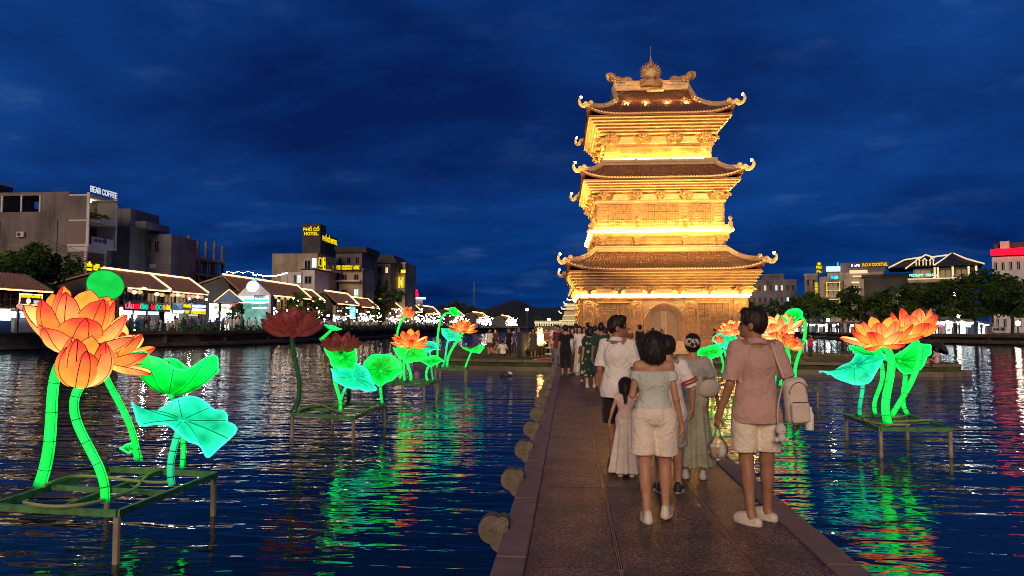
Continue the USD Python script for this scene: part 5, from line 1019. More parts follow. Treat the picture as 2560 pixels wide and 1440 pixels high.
wh.add('wall', [bx(xAt(700, wy), xAt(752, wy), wy, wy + 8, PZ_L, zAt(676, wy)), bx(xAt(752, wy), xAt(783, wy), wy + .5, wy + 9, PZ_L, zAt(670, wy))], 'wall_white')
windows(wh, [(xAt(758, wy), xAt(775, wy), zAt(706, wy), zAt(687, wy))], 'y', wy + .5); windows(wh, [(xAt(742, wy), xAt(752, wy) - .1, zAt(704, wy), zAt(684, wy))], 'y', wy, glass='lit_cold'); windows(wh, [(xAt(733, wy), xAt(739, wy), zAt(704, wy), zAt(684, wy))], 'y', wy)
wh.add('roof', bx(xAt(748, wy), xAt(790, wy), wy + .3, wy + 9.2, zAt(670, wy) + .003, zAt(667, wy)), 'roof_dark')
rg_ = T('roof_terrace', 'roof terrace with swags of fairy lights left of the white house', 'terrace', (-55, 124, PZ_L)); ty = 124.0
rg_.add('wall', bx(xAt(600, ty), xAt(705, ty), ty, ty + 6, PZ_L, zAt(705, ty)), 'wall_dark'); rg_.add('post', [bx(xAt(p, ty) - .06, xAt(p, ty) + .06, ty - .1, ty + .02, zAt(706, ty), zAt(684, ty)) for p in (605, 655, 690, 717)], 'wall_cream')
rg_.add('fairy_lights', J(*[ball((xAt(p, ty), ty - .15, zAt(678 + 9 * math.sin((p - 630) / 87 * math.pi) + (4 if p < 640 else 0), ty)), .10, 5) for p in range(630, 718, 3)]), 'bulb', kind='stuff')
rg_.add('fairy_lights', J(*[ball((xAt(p, ty + 3), ty + 3, zAt(676 + 2 * math.sin(p), ty + 3)), .06, 5) for p in range(565, 632, 5)]), 'bulb', kind='stuff')
for (lb, a, b_, t_, Y, dp, mt, rw, cl, lt) in [('grey building with a dark flat roof box right of the hotel', 838, 903, 634, 172, 14, 'wall_grey', 3, 3, .0), ('lit corner building with yellow sign on its upper floor', 846, 905, 676, 166, 10, 'wall_cream', 2, 2, .4), ('building with black mansard roof and terrace lights', 905, 975, 660, 190, 16, 'wall_grey', 3, 4, .15), ('lit corner house with golden columns at the end of the hotel row', 970, 1012, 660, 196, 14, 'wall_cream', 3, 2, .6)]:
    bl = block(lb, a, b_, t_, Y, dp, mt, rows=rw, colsn=cl, lit=lt, seed=a)
    if 'dark flat' in lb: bl.add('roof_box', bx(xAt(836, Y), xAt(915, Y), Y - .5, Y + 12, zAt(633, Y) + .51, zAt(613, Y)), 'roof_dark')
    if 'mansard' in lb: x0, x1 = xAt(898, Y), xAt(992, Y); z0 = zAt(660, Y) + .52; bl.add('roof', [(np.array([[x0, Y - .6, z0], [x1, Y - .6, z0], [x1, Y + 14, z0], [x0, Y + 14, z0], [x0 + .6, Y, z0 + 2.2], [x1 - 1.2, Y, z0 + 2.2], [x1 - 1.2, Y + 13, z0 + 2.2], [x0 + .6, Y + 13, z0 + 2.2]]), [[0, 3, 2, 1], [4, 5, 6, 7], [0, 1, 5, 4], [1, 2, 6, 5], [2, 3, 7, 6], [3, 0, 4, 7]])], 'roof_dark')
    if 'yellow sign' in lb: bl.add('terrace', bx(xAt(842, Y), xAt(903, Y), Y - 1.5, Y - .17, zAt(702, Y), zAt(698, Y)), 'wall_white')
    if 'golden' in lb: bl.add('lit_column', [bx(xAt(p, Y), xAt(p + 4, Y), Y - .35, Y - .2, zAt(718, Y), zAt(690, Y)) for p in (996, 1004)], 'neon_yellow')
sign('yellow two-row sign on the lit corner building right of the hotel', (xAt(841, 165), 164.8, zAt(672, 165)), EX, -EY, xAt(900, 165) - xAt(841, 165), zAt(659, 165) - zAt(672, 165), 'neon_yellow', [('glyph', .0, .1, .16, .8, None, 3), ('glyph', .22, .55, .46, .36, None, 9), ('glyph', .22, .08, .44, .36, None, 9), ('glyph', .72, .15, .26, .7, None, 4)], board='wall_dark')
sign('short bright white sign on the mansard building', (xAt(905, 189), 189.7, zAt(681, 189)), EX, -EY, 1.1, .8, 'neon_white', [('glyph', 0, .1, 1, .8, None, 3)])
sign('yellow sign at the right end of the hotel row', (xAt(1000, 195), 195.6, zAt(680, 195)), EX, -EY, 1.3, .9, 'neon_yellow', [('panel', 0, 0, 1, 1, None), ('glyph', .1, .3, .8, .4, 'lit_warm', 4)])
rt = T('small_tower', 'small white tower with a red lit rooftop panel', 'tower', (xAt(1040, 230), 230, PZ_L)); Y = 230.0
rt.add('wall', bx(xAt(1030, Y), xAt(1052, Y), Y, Y + 3, PZ_L, zAt(746, Y)), 'wall_white'); rt.add('terrace', bx(xAt(1026, Y), xAt(1059, Y), Y - .6, Y + 3.5, zAt(746, Y), zAt(742, Y)), 'neon_white'); rt.add('red_panel', prism([(xAt(1024, Y), zAt(740, Y)), (xAt(1046, Y), zAt(740, Y)), (xAt(1042, Y), zAt(722, Y)), (xAt(1028, Y), zAt(722, Y))], (0, Y, 0), EX, EZ, EY, .3), 'neon_red')
rt.add('lettering', glyphs((xAt(1029, Y), Y - .1, zAt(735, Y)), EX, EZ, -EY, 1.4, .5, 3, 3), 'neon_pink')
mast = T('radio_mast', 'thin lattice radio mast on the skyline', 'mast', (xAt(1185, 420), 420, 0)); q = (xAt(1185, 420), 420)
mast.add('leg', J(*[bar((q[0] + a * .9, q[1] + c * .9, 0), (q[0] + a * .25, q[1] + c * .25, zAt(703, 420)), .14) for a, c in ((-1, -1), (1, -1), (0, 1))]), 'far_concrete'); mast.add('brace', J(*[bar((q[0] - .8 + .02 * i, q[1] - .6, 2 * i), (q[0] + .8 - .02 * i, q[1] - .6, 2 * i + 2), .08) for i in range(12)]), 'far_concrete')
# white lit palace and bridge far behind the pagoda
def lamp_post(px, pyt, Y, label, base=.6):
    x = xAt(px, Y); z = zAt(pyt, Y, px); t = T('street_lamp', label, 'street lamp', (x, Y, base))
    t.add('pole', tube([(x, Y, base), (x, Y, z)], .09 * max(1, Y / 150), 6), 'steel_dark'); t.add('globe', ball((x, Y, z), .28 * max(1, Y / 140), 8), 'lamp_warm')
lamp_post(1318, 774, 300, 'tall street lamp with white globe left of the white palace'); lamp_post(1372, 799, 330, 'low street lamp with a white globe near the white palace')
wp = T('white_palace', 'far illuminated palace gate with stacked upturned roofs beside the pagoda', 'palace', (xAt(1425, 300), 300, 0)); Y = 300.0
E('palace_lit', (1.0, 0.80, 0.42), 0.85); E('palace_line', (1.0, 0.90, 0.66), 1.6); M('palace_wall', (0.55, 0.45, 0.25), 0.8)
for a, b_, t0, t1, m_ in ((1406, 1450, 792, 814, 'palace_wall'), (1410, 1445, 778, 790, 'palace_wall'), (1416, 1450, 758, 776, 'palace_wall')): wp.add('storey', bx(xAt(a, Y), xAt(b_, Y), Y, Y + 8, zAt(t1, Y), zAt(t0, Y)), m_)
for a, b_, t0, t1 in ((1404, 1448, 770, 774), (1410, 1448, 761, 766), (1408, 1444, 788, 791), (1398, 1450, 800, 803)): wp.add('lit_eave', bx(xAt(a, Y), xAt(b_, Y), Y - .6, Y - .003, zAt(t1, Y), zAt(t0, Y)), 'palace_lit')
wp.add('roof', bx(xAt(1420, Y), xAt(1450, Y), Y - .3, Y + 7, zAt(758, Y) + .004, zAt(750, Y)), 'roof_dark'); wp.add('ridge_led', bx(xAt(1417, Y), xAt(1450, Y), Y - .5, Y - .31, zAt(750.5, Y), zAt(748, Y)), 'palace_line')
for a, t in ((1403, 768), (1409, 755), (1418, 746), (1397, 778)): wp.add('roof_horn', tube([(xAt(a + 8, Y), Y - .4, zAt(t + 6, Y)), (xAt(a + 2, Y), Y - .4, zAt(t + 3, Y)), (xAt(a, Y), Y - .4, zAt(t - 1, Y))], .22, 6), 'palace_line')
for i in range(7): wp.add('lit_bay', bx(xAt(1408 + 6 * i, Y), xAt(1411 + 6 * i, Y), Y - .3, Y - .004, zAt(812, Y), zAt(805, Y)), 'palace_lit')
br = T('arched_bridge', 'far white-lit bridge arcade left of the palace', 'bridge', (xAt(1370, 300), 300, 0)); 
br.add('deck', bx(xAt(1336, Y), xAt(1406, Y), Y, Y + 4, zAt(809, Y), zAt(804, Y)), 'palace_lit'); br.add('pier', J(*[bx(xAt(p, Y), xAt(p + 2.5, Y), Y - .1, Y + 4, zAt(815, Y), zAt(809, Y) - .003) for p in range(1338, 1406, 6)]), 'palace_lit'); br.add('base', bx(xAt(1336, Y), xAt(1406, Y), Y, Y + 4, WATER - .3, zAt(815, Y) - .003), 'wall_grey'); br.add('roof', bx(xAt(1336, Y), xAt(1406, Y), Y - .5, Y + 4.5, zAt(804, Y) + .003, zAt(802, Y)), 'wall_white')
# -- right bank
rb = PZ_R
block('long pale apartment block just right of the pagoda', 1866, 1992, 705, 175, 14, 'far_concrete', base=rb, rows=4, colsn=9, lit=.16, seed=3)
block('set-back upper storeys above the pale apartment block', 1905, 1962, 690, 182, 8, 'far_concrete', base=rb, rows=1, colsn=5, lit=.5, seed=4)
block('narrow cream building left of the yellow vertical neon', 2014, 2046, 690, 160, 14, 'wall_cream', base=rb, rows=4, colsn=2, seed=5)
Yc = 150.0
cb = T('cocktail_building', 'building full of neon signs and lit balconies behind the right bank trees', 'building', (xAt(2105, Yc), Yc, rb), face=True)
cb.add('wall', [bx(xAt(2050, Yc), xAt(2112, Yc), Yc + 1.2, Yc + 12, rb, zAt(690, Yc, 2105)), bx(xAt(2112, Yc), xAt(2162, Yc), Yc, Yc + 12, rb, zAt(698, Yc, 2105)), bx(xAt(2070, Yc), xAt(2212, Yc), Yc + 2, Yc + 12, zAt(698, Yc, 2105) + .004, zAt(680, Yc, 2105))], 'wall_cream')
cb.add('roof_floor', [bx(xAt(2104, Yc), xAt(2216, Yc), Yc + 2.5, Yc + 11, zAt(680, Yc, 2105) + .004, zAt(655, Yc, 2105)), bx(xAt(2066, Yc), xAt(2105, Yc), Yc + 3, Yc + 9, zAt(680, Yc, 2105) + .004, zAt(662, Yc, 2105))], 'wall_grey')
for py in (748, 725, 706): cb.add('balcony_slab', bx(xAt(2068, Yc), xAt(2104, Yc), Yc - .3, Yc + 1.19, zAt(py + 1.5, Yc, 2105), zAt(py - 1, Yc, 2105)), 'wall_cream')
for py in (748, 725, 706): cb.add('balcony_led', bx(xAt(2068, Yc), xAt(2104, Yc), Yc - .38, Yc - .303, zAt(py + 1, Yc, 2105), zAt(py - .5, Yc, 2105)), 'lit_warm')
for p in (2069, 2101): cb.add('column_led', bx(xAt(p, Yc) - .08, xAt(p, Yc) + .08, Yc - .5, Yc - .385, zAt(756, Yc, 2105), zAt(704, Yc, 2105)), 'neon_yellow')
windows(cb, [(xAt(a, Yc), xAt(a + 9, Yc), zAt(b_ + 15, Yc), zAt(b_, Yc)) for a in (2074, 2086) for b_ in (708, 728)], 'y', Yc + 1.2, glass='lit_dim')
for py in (745, 733, 720, 708): cb.add('lit_balcony', bx(xAt(2131, Yc), xAt(2150, Yc), Yc - 1.0, Yc - .003, zAt(py + 1, Yc, 2105), zAt(py - 2.5, Yc, 2105)), 'lit_warm')
cb.add('light_band', [bx(xAt(2127, Yc), xAt(2172, Yc), Yc + 1.6, Yc + 1.98, zAt(683, Yc, 2105), zAt(675, Yc, 2105)), bx(xAt(2135, Yc), xAt(2168, Yc), Yc + 1.6, Yc + 1.98, zAt(692, Yc, 2105), zAt(689, Yc, 2105))], 'lit_warm'); cb.add('blue_awning', bx(xAt(2068, Yc), xAt(2104, Yc), Yc + 1, Yc + 2.9, zAt(676, Yc, 2105), zAt(664, Yc, 2105)), 'lit_cold')
cb.add('spire_led', bx(xAt(2098, Yc) - .1, xAt(2098, Yc) + .1, Yc + 2, Yc + 2.2, zAt(664, Yc, 2105), zAt(653, Yc, 2105)), 'neon_cyan')
def rsign(label, x0, y0, x1, y1, Y, mat, content, board='steel_dark', own=None):
    pm = (x0 + x1) / 2; o = np.array([xAt(x0, Y), Y, zAt(y1, Y, pm)]); ux, n, w = EX, -EY, xAt(x1, Y) - xAt(x0, Y)
    if own: o, ux, n, w = own.map(o), rotz(own.th) @ ux, rotz(own.th) @ n, w * own.c
    return sign(label, o, ux, n, w, zAt(y0, Y, pm) - zAt(y1, Y, pm), mat, content, board=board)
rsign('yellow cocktail bar name in neon letters on the right bank roof', 2147, 656, 2212, 669, Yc + 2.4, 'neon_yellow', [('text', .02, .15, .33, .55, None, 'R.O.V'), ('text', .38, .15, .60, .55, None, 'COCKTAIL')], board='timber', own=cb)
rsign('upright yellow neon sign at the corner of the neon building', 2044, 654, 2060, 682, Yc - .3, 'neon_yellow', [('glyph', .1, .05, .8, .22, None, 2), ('glyph', .05, .42, .9, .25, None, 2), ('disc', .5, .85, .3, .25, None)], own=cb)
rsign('long vertical yellow neon lettering down the neon building', 2040, 703, 2050, 745, Yc - .4, 'neon_yellow', [('glyph', .05, .02 + .16 * i, .9, .12, None, 2) for i in range(6)], own=cb)
rsign('cyan sign with a round badge on the neon building', 2074, 688, 2092, 699, Yc + .9, 'neon_cyan', [('glyph', .05, .1, .6, .8, None, 3), ('disc', .85, .5, .2, .9, None)], own=cb)
rsign('white cyan-tinted sign above the lit band', 2117, 661, 2142, 669, Yc + 2.3, 'neon_white', [('glyph', .0, .1, 1, .8, None, 6)], own=cb)
block('big dark unlit block right of the neon building', 2158, 2278, 692, 148, 14, 'wall_dark', base=rb, seed=6)
# stilt-roofed restaurant outlined with lights
Yr = 140.0; rs = T('restaurant', 'large restaurant with lantern-outlined hipped roofs and dormers', 'restaurant', (xAt(2345, Yr), Yr, rb), face=True)
X = lambda p: xAt(p, Yr); Z = lambda p: zAt(p, Yr, 2345)
rs.add('lower_wall', bx(X(2276), X(2440), Yr + 2, Yr + 16, rb, Z(706)), 'wall_grey'); rs.add('terrace', bx(X(2272), X(2458), Yr - 1, Yr + 17, Z(706) + .004, Z(697)), 'wall_cream'); rs.add('terrace_led', bx(X(2272), X(2458), Yr - 1.12, Yr - 1.003, Z(698), Z(695.5)), 'lit_warm')
rs.add('wall', bx(X(2285), X(2444), Yr + 2.5, Yr + 14, Z(697) + .004, Z(668)), 'wall_cream')
for p in (2341, 2349, 2386, 2425, 2443): rs.add('lit_column', bx(X(p) - .18, X(p) + .18, Yr - .2, Yr + .2, Z(697) + .005, Z(668)), 'lit_warm')
windows(rs, [(X(p), X(p + 10), Z(690), Z(674)) for p in (2292, 2306, 2320, 2356, 2370, 2396, 2410)], 'y', Yr + 2.5, glass='lit_dim')
def hip(x0, x1, xr0, xr1, z0, z1, y0, y1):
    ym = (y0 + y1) / 2; v = np.array([[x0, y0, z0], [x1, y0, z0], [x1, y1, z0], [x0, y1, z0], [xr0, ym, z1], [xr1, ym, z1]]); return v, np.array([[0, 1, 5], [0, 5, 4], [1, 2, 5], [2, 3, 4], [2, 4, 5], [3, 0, 4], [0, 2, 1], [0, 3, 2]])
rs.add('roof', hip(X(2215), X(2350), X(2262), X(2330), Z(664), Z(632), Yr + 1, Yr + 15), 'roof_dark')
rg2 = rs.add('roof', hip(X(2336), X(2462), X(2384), X(2392), Z(665), Z(628), Yr - 1.5, Yr + 12), 'roof_dark')
led = lambda pts, y: tube([(X(a), y_, Z(b_)) for (a, b_), y_ in zip(pts, y)], .14, 5)
rs.add('roof_led', [led([(2222, 664), (2262, 642), (2310, 632)], [Yr + 1, Yr + 4, Yr + 8]), led([(2340, 664), (2364, 646), (2384, 629)], [Yr - 1.6, Yr + 2, Yr + 5.2]), led([(2390, 629), (2420, 648), (2462, 665)], [Yr + 5.2, Yr + 1, Yr - 1.6]), led([(2266, 668), (2284, 654), (2318, 632), (2342, 641)], [Yr + .8, Yr + 2, Yr + 3, Yr + 3]), led([(2330, 637), (2384, 632)], [Yr + 5, Yr + 5.2]), led([(2440, 690), (2460, 694)], [Yr - 1.2] * 2), led([(2336, 697), (2346, 688)], [Yr - 1.2] * 2)], 'lit_warm')
for p in (2298, 2316, 2334): rs.add('dormer', [bx(X(p - 4), X(p + 4), Yr + 1.4, Yr + 4, Z(660), Z(650)), prism([(X(p - 6), Z(650)), (X(p + 6), Z(650)), (X(p), Z(643))], (0, Yr + 1.3, 0), EX, EZ, EY, 2.8)], 'roof_dark'); rs.add('dormer_led', [bx(X(p - 4) - .1, X(p - 4) + .1, Yr + 1.2, Yr + 1.29, Z(661), Z(651)), bx(X(p + 4) - .1, X(p + 4) + .1, Yr + 1.2, Yr + 1.29, Z(661), Z(651)), led([(p - 6, 650), (p, 643.5), (p + 6, 650)], [Yr + 1.2] * 3)], 'lit_warm')
rsign('whitish green sign under the restaurant eaves', 2270, 683, 2334, 691, Yr + .8, 'neon_green', [('glyph', 0, .1, 1, .8, None, 12)], board=None, own=rs)
block('low house with white gable under the restaurant', 2278, 2400, 722, 128, 8, 'wall_grey', base=rb, rows=1, colsn=5, seed=8)
wb = block('tall white building with a red neon band at the right edge', 2484, 2640, 640, 120, 14, 'wall_white', base=rb, rows=4, colsn=8, seed=9, parapet=False)
Yw = 120.0; wb.add('red_band', [bx(xAt(2482, Yw), xAt(2640, Yw), Yw - .5, Yw - .003, zAt(636, Yw, 2530), zAt(620, Yw, 2530))], 'neon_red'); wb.add('roof_floor', bx(xAt(2490, Yw), xAt(2640, Yw), Yw + 1, Yw + 12, zAt(640, Yw, 2530) + .004, zAt(604, Yw, 2530)), 'wall_dark'); wb.add('roof_box', bx(xAt(2506, Yw), xAt(2530, Yw), Yw + .4, Yw + 5, zAt(619, Yw, 2530), zAt(600, Yw, 2530)), 'wall_white')
# market stalls on the right promenade
def stall(label, px0, px1, pyt, Y, seed, mat='lit_cold'):
    x0, x1 = xAt(px0, Y), xAt(px1, Y); zt3 = zAt(pyt, Y, px0); r = np.random.default_rng(seed); b = T('market_stall', label, 'market stall', ((x0 + x1) / 2, Y, rb), 'market stalls on the right bank')
    b.add('canopy', [bar(((x0 + x1) / 2, Y - .8, zt3 - .25), ((x0 + x1) / 2, Y + 1.2, zt3 + .15), x1 - x0 + .3, .06)], 'wall_white'); b.add('back_panel', bx(x0, x1, Y + 1.1, Y + 1.2, rb, zt3 - .1), 'shop_interior')
    b.add('tube_light', tube([(x0 + .2, Y, zt3 - .35), (x1 - .2, Y, zt3 - .35)], .07, 5), 'bulb_cold')
    for x in (x0, x1): b.add('pole', bx(x - .05, x + .05, Y - .8, Y - .7, rb, zt3 - .2), 'wall_white')
    b.add('counter', bx(x0 + .1, x1 - .1, Y - .7, Y - .1, rb, rb + .9), ['wall_white', 'blue_paint', 'wall_cream'][seed % 3])
    if r.random() < .6: b.add('hanging_goods', J(*[box((x, Y - .5, zt3 - .8 - r.random() * .3), (.35, .1, .5)) for x in np.linspace(x0 + .4, x1 - .4, 4)]), ['wall_white', 'neon_pink', 'blue_paint'][r.integers(3)])
stx = [(1992, 2018, 808, 134), (2020, 2044, 806, 132), (2046, 2068, 807, 131), (2070, 2096, 808, 129), (2098, 2122, 807, 127), (2124, 2150, 808, 126)]
for i, (a, b_, c_, Y) in enumerate(stx): stall(f'bright white market stall, {["first", "second", "third", "fourth", "fifth", "sixth"][i]} from the left on the right bank', a, b_, c_, Y, i)
for i, (a, b_, Y) in enumerate([(2310, 2340, 112), (2342, 2374, 110), (2376, 2408, 108), (2410, 2440, 106), (2458, 2476, 104)]): stall(['glowing white stall right behind the right orange lotus', 'second glowing stall right of the right orange lotus', 'glowing stall left of the dark round tree', 'glowing stall half behind the dark round tree', 'narrow white stall beside the grey board'][i], a, b_, 800 if i < 4 else 806, Y, 10 + i)
rsign('grey board with dark unreadable lettering on the right bank', 2480, 817, 2514, 829, 98, 'wall_dark', [('glyph', .06, .25, .88, .45, 'wall_dark', 9)], board='wall_white')
for px, py, Y, lb in ((2250, 746, 118, 'street lamp with cold white head above the right orange lotus'), (2390, 735, 116, 'small lamp in the trees left of the white building'), (2398, 790, 104, 'yellow globe lamp above the glowing stalls'), (2070, 800, 122, 'yellow globe lamp in the trees behind the stalls'), (2545, 808, 90, 'yellow lamp low at the right edge')): lamp_post(px, py, Y, lb, rb)
for i, (px, Y, h, kd, lb) in enumerate([(1885, 140, 6.0, 0, 'dark shrubby tree right behind the pagoda wall'), (1930, 136, 6.0, 2, 'tree above the yellow lotus lantern'), (1985, 138, 7.0, 0, 'dark tree left of the yellow-green lit tree'), (2020, 132, 7.6, 1, 'yellow-green lit tree left of the neon building'), (2060, 128, 6.5, 1, 'tree in front of the neon building'), (2108, 124, 8.2, 0, 'dark round tree in front of the neon building balconies'), (2150, 122, 6.5, 2, 'tree left above the right orange lotus'), (2200, 120, 7.0, 1, 'brownish tree right above the large right lotus'), (2245, 118, 7.8, 0, 'tree in front of the dark unlit block'),
        (2300, 114, 8.0, 1, 'green tree below the restaurant terrace'), (2350, 112, 8.4, 1, 'broad green tree in the middle of the right bank'), (2400, 108, 8.6, 2, 'dark tree below the right end of the restaurant'), (2440, 98, 6.8, 0, 'dark round tree cutting into the glowing stalls'), (2480, 106, 9.5, 2, 'tall dark tree left of the white building'), (2530, 100, 8.6, 0, 'tall dark tree in front of the white building'), (2580, 94, 7.5, 2, 'dark tree at the right edge')]):
    q = atY(px, 815, Y); tree(kd, (q[0], Y, rb), h, lb, i + 30, wide=1.25)
# -- far crowds: nobody could count them
def crowd(name, label, pts, seed):
    r = np.random.default_rng(seed); pi = UsdGeom.PointInstancer.Define(stage, numbered('/World/' + name)); setd(pi.GetPrim(), label=label, category='crowd', kind='stuff')
    cols_ = ['wall_white', 'wall_cream', 'wall_dark', 'wall_white', 'blue_paint', 'steel_dark']
    for k, c in enumerate(cols_):
        pp = str(pi.GetPath()) + f'/figure_{k:03d}'; UsdGeom.Xform.Define(stage, pp)
        obj('body', J(lathe([(.0, .0), (.10, .02), (.13, .5), (.16, .95), (.21, 1.30), (.12, 1.45), (.05, 1.50)], 8), tube([(.2, 0, 1.36), (.26, .05, 1.05), (.2, .15, .85)], .05, 5), tube([(-.2, 0, 1.36), (-.26, .05, 1.05), (-.2, .15, .85)], .05, 5)), c, pp)
        obj('head', ball((0, 0, 1.60), .12, 8), 'hair_black' if k % 2 else 'skin_far', pp); pi.GetPrototypesRel().AddTarget(Sdf.Path(pp))
    n = len(pts); pi.CreatePositionsAttr(Vt.Vec3fArray.FromNumpy(np.asarray(pts, np.float32))); pi.CreateProtoIndicesAttr(Vt.IntArray.FromNumpy(r.integers(0, 6, n).astype(np.int32)))
    a = r.uniform(0, 2 * np.pi, n) / 2; pi.CreateOrientationsAttr([Gf.Quath(float(math.cos(x)), 0, 0, float(math.sin(x))) for x in a]); sc = r.uniform(.75, 1.03, n); pi.CreateScalesAttr([Gf.Vec3f(float(s), float(s), float(s)) for s in sc])
M('lantern_cloth', (0.35, 0.06, 0.05)); M('hair_black', (0.012, 0.010, 0.010), 0.5); M('skin_far', (0.38, 0.22, 0.15))
r_ = np.random.default_rng(5)
pts = []
for _ in range(760):
    y = 58 + 200 * r_.random() ** 1.6; xl = np.interp(y, [p[1] for p in left_line], [p[0] for p in left_line]); pts.append((xl - .8 - r_.random() ** 1.3 * 6.0, y, PZ_L - .25 * r_.random()))
crowd('promenade_crowd', 'dense crowd sitting and walking on the left promenade', pts, 3)
crowd('market_crowd', 'people between the stalls on the right bank', [(xAt(p, Y), Y, rb) for p, Y in zip(r_.uniform(1990, 2460, 60), r_.uniform(104, 124, 60))], 4)
# planting along the left quay edge
pl = [((np.interp(y, [p[1] for p in left_line], [p[0] for p in left_line]) - .5, y, PZ_L + .25), (.5, 1.2, .45)) for y in np.arange(60, 200, 1.6)]
solo('quay_hedge', leaf_cloud(pl, 4200, .20, 9), 'foliage_dark', 'low dark hedge along the edge of the left quay', 'hedge', kind='stuff')
# ------------------------------------------------------------------ people
def cloth(name, col, rough=0.85, var=0.10, print_=None, pscale=9.0, pthr=.62):
    """woven cloth: fine weave bump, soft sheen, optional scattered print"""
    nodes = {'g': ('texture_coordinate', {}), 'n': ('noise_texture', {'scale': 7.0, 'detail': 4.0}), 'r': ('rgb_ramp', {'ramp': [(0.3, tuple(np.array(col) * (1 - var))), (0.7, tuple(np.clip(np.array(col) * (1 + var), 0, 1)))]}),
             'w': ('noise_texture', {'scale': 260.0, 'detail': 2.0}), 'f': ('noise_texture', {'scale': 16.0, 'detail': 3.0, 'distortion': .8}), 'a': ('math', {'math_type': 'multiply_add', 'value2': .12}), 'b': ('bump', {'strength': 0.8, 'distance': 0.03}),
             'p': ('principled_bsdf', {'roughness': rough, 'specular_ior_level': 0.2, 'sheen_weight': 0.15})}
    links = [('g.object', 'n.vector'), ('n.fac', 'r.fac'), ('g.object', 'w.vector'), ('g.object', 'f.vector'), ('w.fac', 'a.value1'), ('f.fac', 'a.value3'), ('a.value', 'b.height'), ('b.normal', 'p.normal')]
    src = 'r.color'
    if print_:
        nodes['v'] = ('voronoi_texture', {'scale': pscale}); nodes['t'] = ('math', {'math_type': 'less_than', 'value2': pthr}); nodes['m'] = ('mix', {'mix_type': 'mix', 'color2': print_})
        links += [('g.object', 'v.vector'), ('v.distance', 't.value1'), ('t.value', 'm.fac'), (src, 'm.color1')]; src = 'm.color'
    links.append((src, 'p.base_color')); LOOK[name] = usdkit.material(stage, '/World/Looks/' + name, nodes, links, surface='p.BSDF'); return name
def skin_mat(name, col):
    LOOK[name] = usdkit.material(stage, '/World/Looks/' + name, {'g': ('texture_coordinate', {}), 'n': ('noise_texture', {'scale': 9.0, 'detail': 5.0}), 'r': ('rgb_ramp', {'ramp': [(0.3, tuple(np.array(col) * [.85, .80, .78])), (0.7, tuple(np.array(col) * [1.1, 1.1, 1.1]))]}),
        'p': ('principled_bsdf', {'roughness': 0.5, 'specular_ior_level': 0.35, 'subsurface_weight': 0.12, 'subsurface_scale': 0.01})}, [('g.object', 'n.vector'), ('n.fac', 'r.fac'), ('r.color', 'p.base_color')], surface='p.BSDF')
skin_mat('skin', (0.46, 0.245, 0.15)); skin_mat('skin_tan', (0.34, 0.17, 0.10)); skin_mat('skin_pale', (0.56, 0.34, 0.24))
LOOK['hair'] = usdkit.material(stage, '/World/Looks/hair', {'g': ('texture_coordinate', {}), 'm': ('mapping', {'scale': (60.0, 60.0, 6.0)}), 'n': ('noise_texture', {'scale': 3.0, 'detail': 3.0}), 'b': ('bump', {'strength': 0.6, 'distance': 0.01}), 'r': ('rgb_ramp', {'ramp': [(0.3, (0.006, 0.004, 0.004)), (0.7, (0.022, 0.013, 0.010))]}),
    'p': ('principled_bsdf', {'roughness': 0.42, 'specular_ior_level': 0.4})}, [('g.object', 'm.vector'), ('m.vector', 'n.vector'), ('n.fac', 'b.height'), ('n.fac', 'r.fac'), ('r.color', 'p.base_color'), ('b.normal', 'p.normal')], surface='p.BSDF')
for n_, c_ in dict(mauve=(.52, .325, .275), cream=(.78, .68, .56), mint=(.56, .61, .55), white=(.80, .76, .70), black=(.012, .012, .014), pink=(.66, .46, .43), ivory=(.68, .60, .52), pale_green=(.46, .46, .30), grey_top=(.38, .36, .32), beige=(.56, .44, .35), dark_green=(.02, .055, .035), brown=(.12, .06, .035), red=(.42, .04, .03), yellow=(.60, .36, .06), grey=(.16, .16, .17), navy=(.03, .035, .07), denim=(.08, .11, .18), khaki=(.24, .19, .12), olive=(.075, .07, .045), maroon=(.14, .03, .035), blue=(.06, .10, .35)).items(): cloth('cloth_' + n_, c_)
cloth('cloth_floral', (.012, .045, .032), print_=(.42, .40, .26), pscale=7.0, pthr=.30); cloth('cloth_scarf', (.62, .55, .46), print_=(.03, .02, .02), pscale=16.0, pthr=.36)
M('rubber_cream', (.62, .56, .46), 0.5, .08, 9); M('rubber_dark', (.03, .028, .028), 0.5); M('lip', (.30, .10, .08), .45); M('eye_dark', (.015, .010, .008), .2)
M('pale_bag', (.60, .50, .42), 0.6, .12, 8, bump=.15); M('zip', (.12, .09, .07), .5)
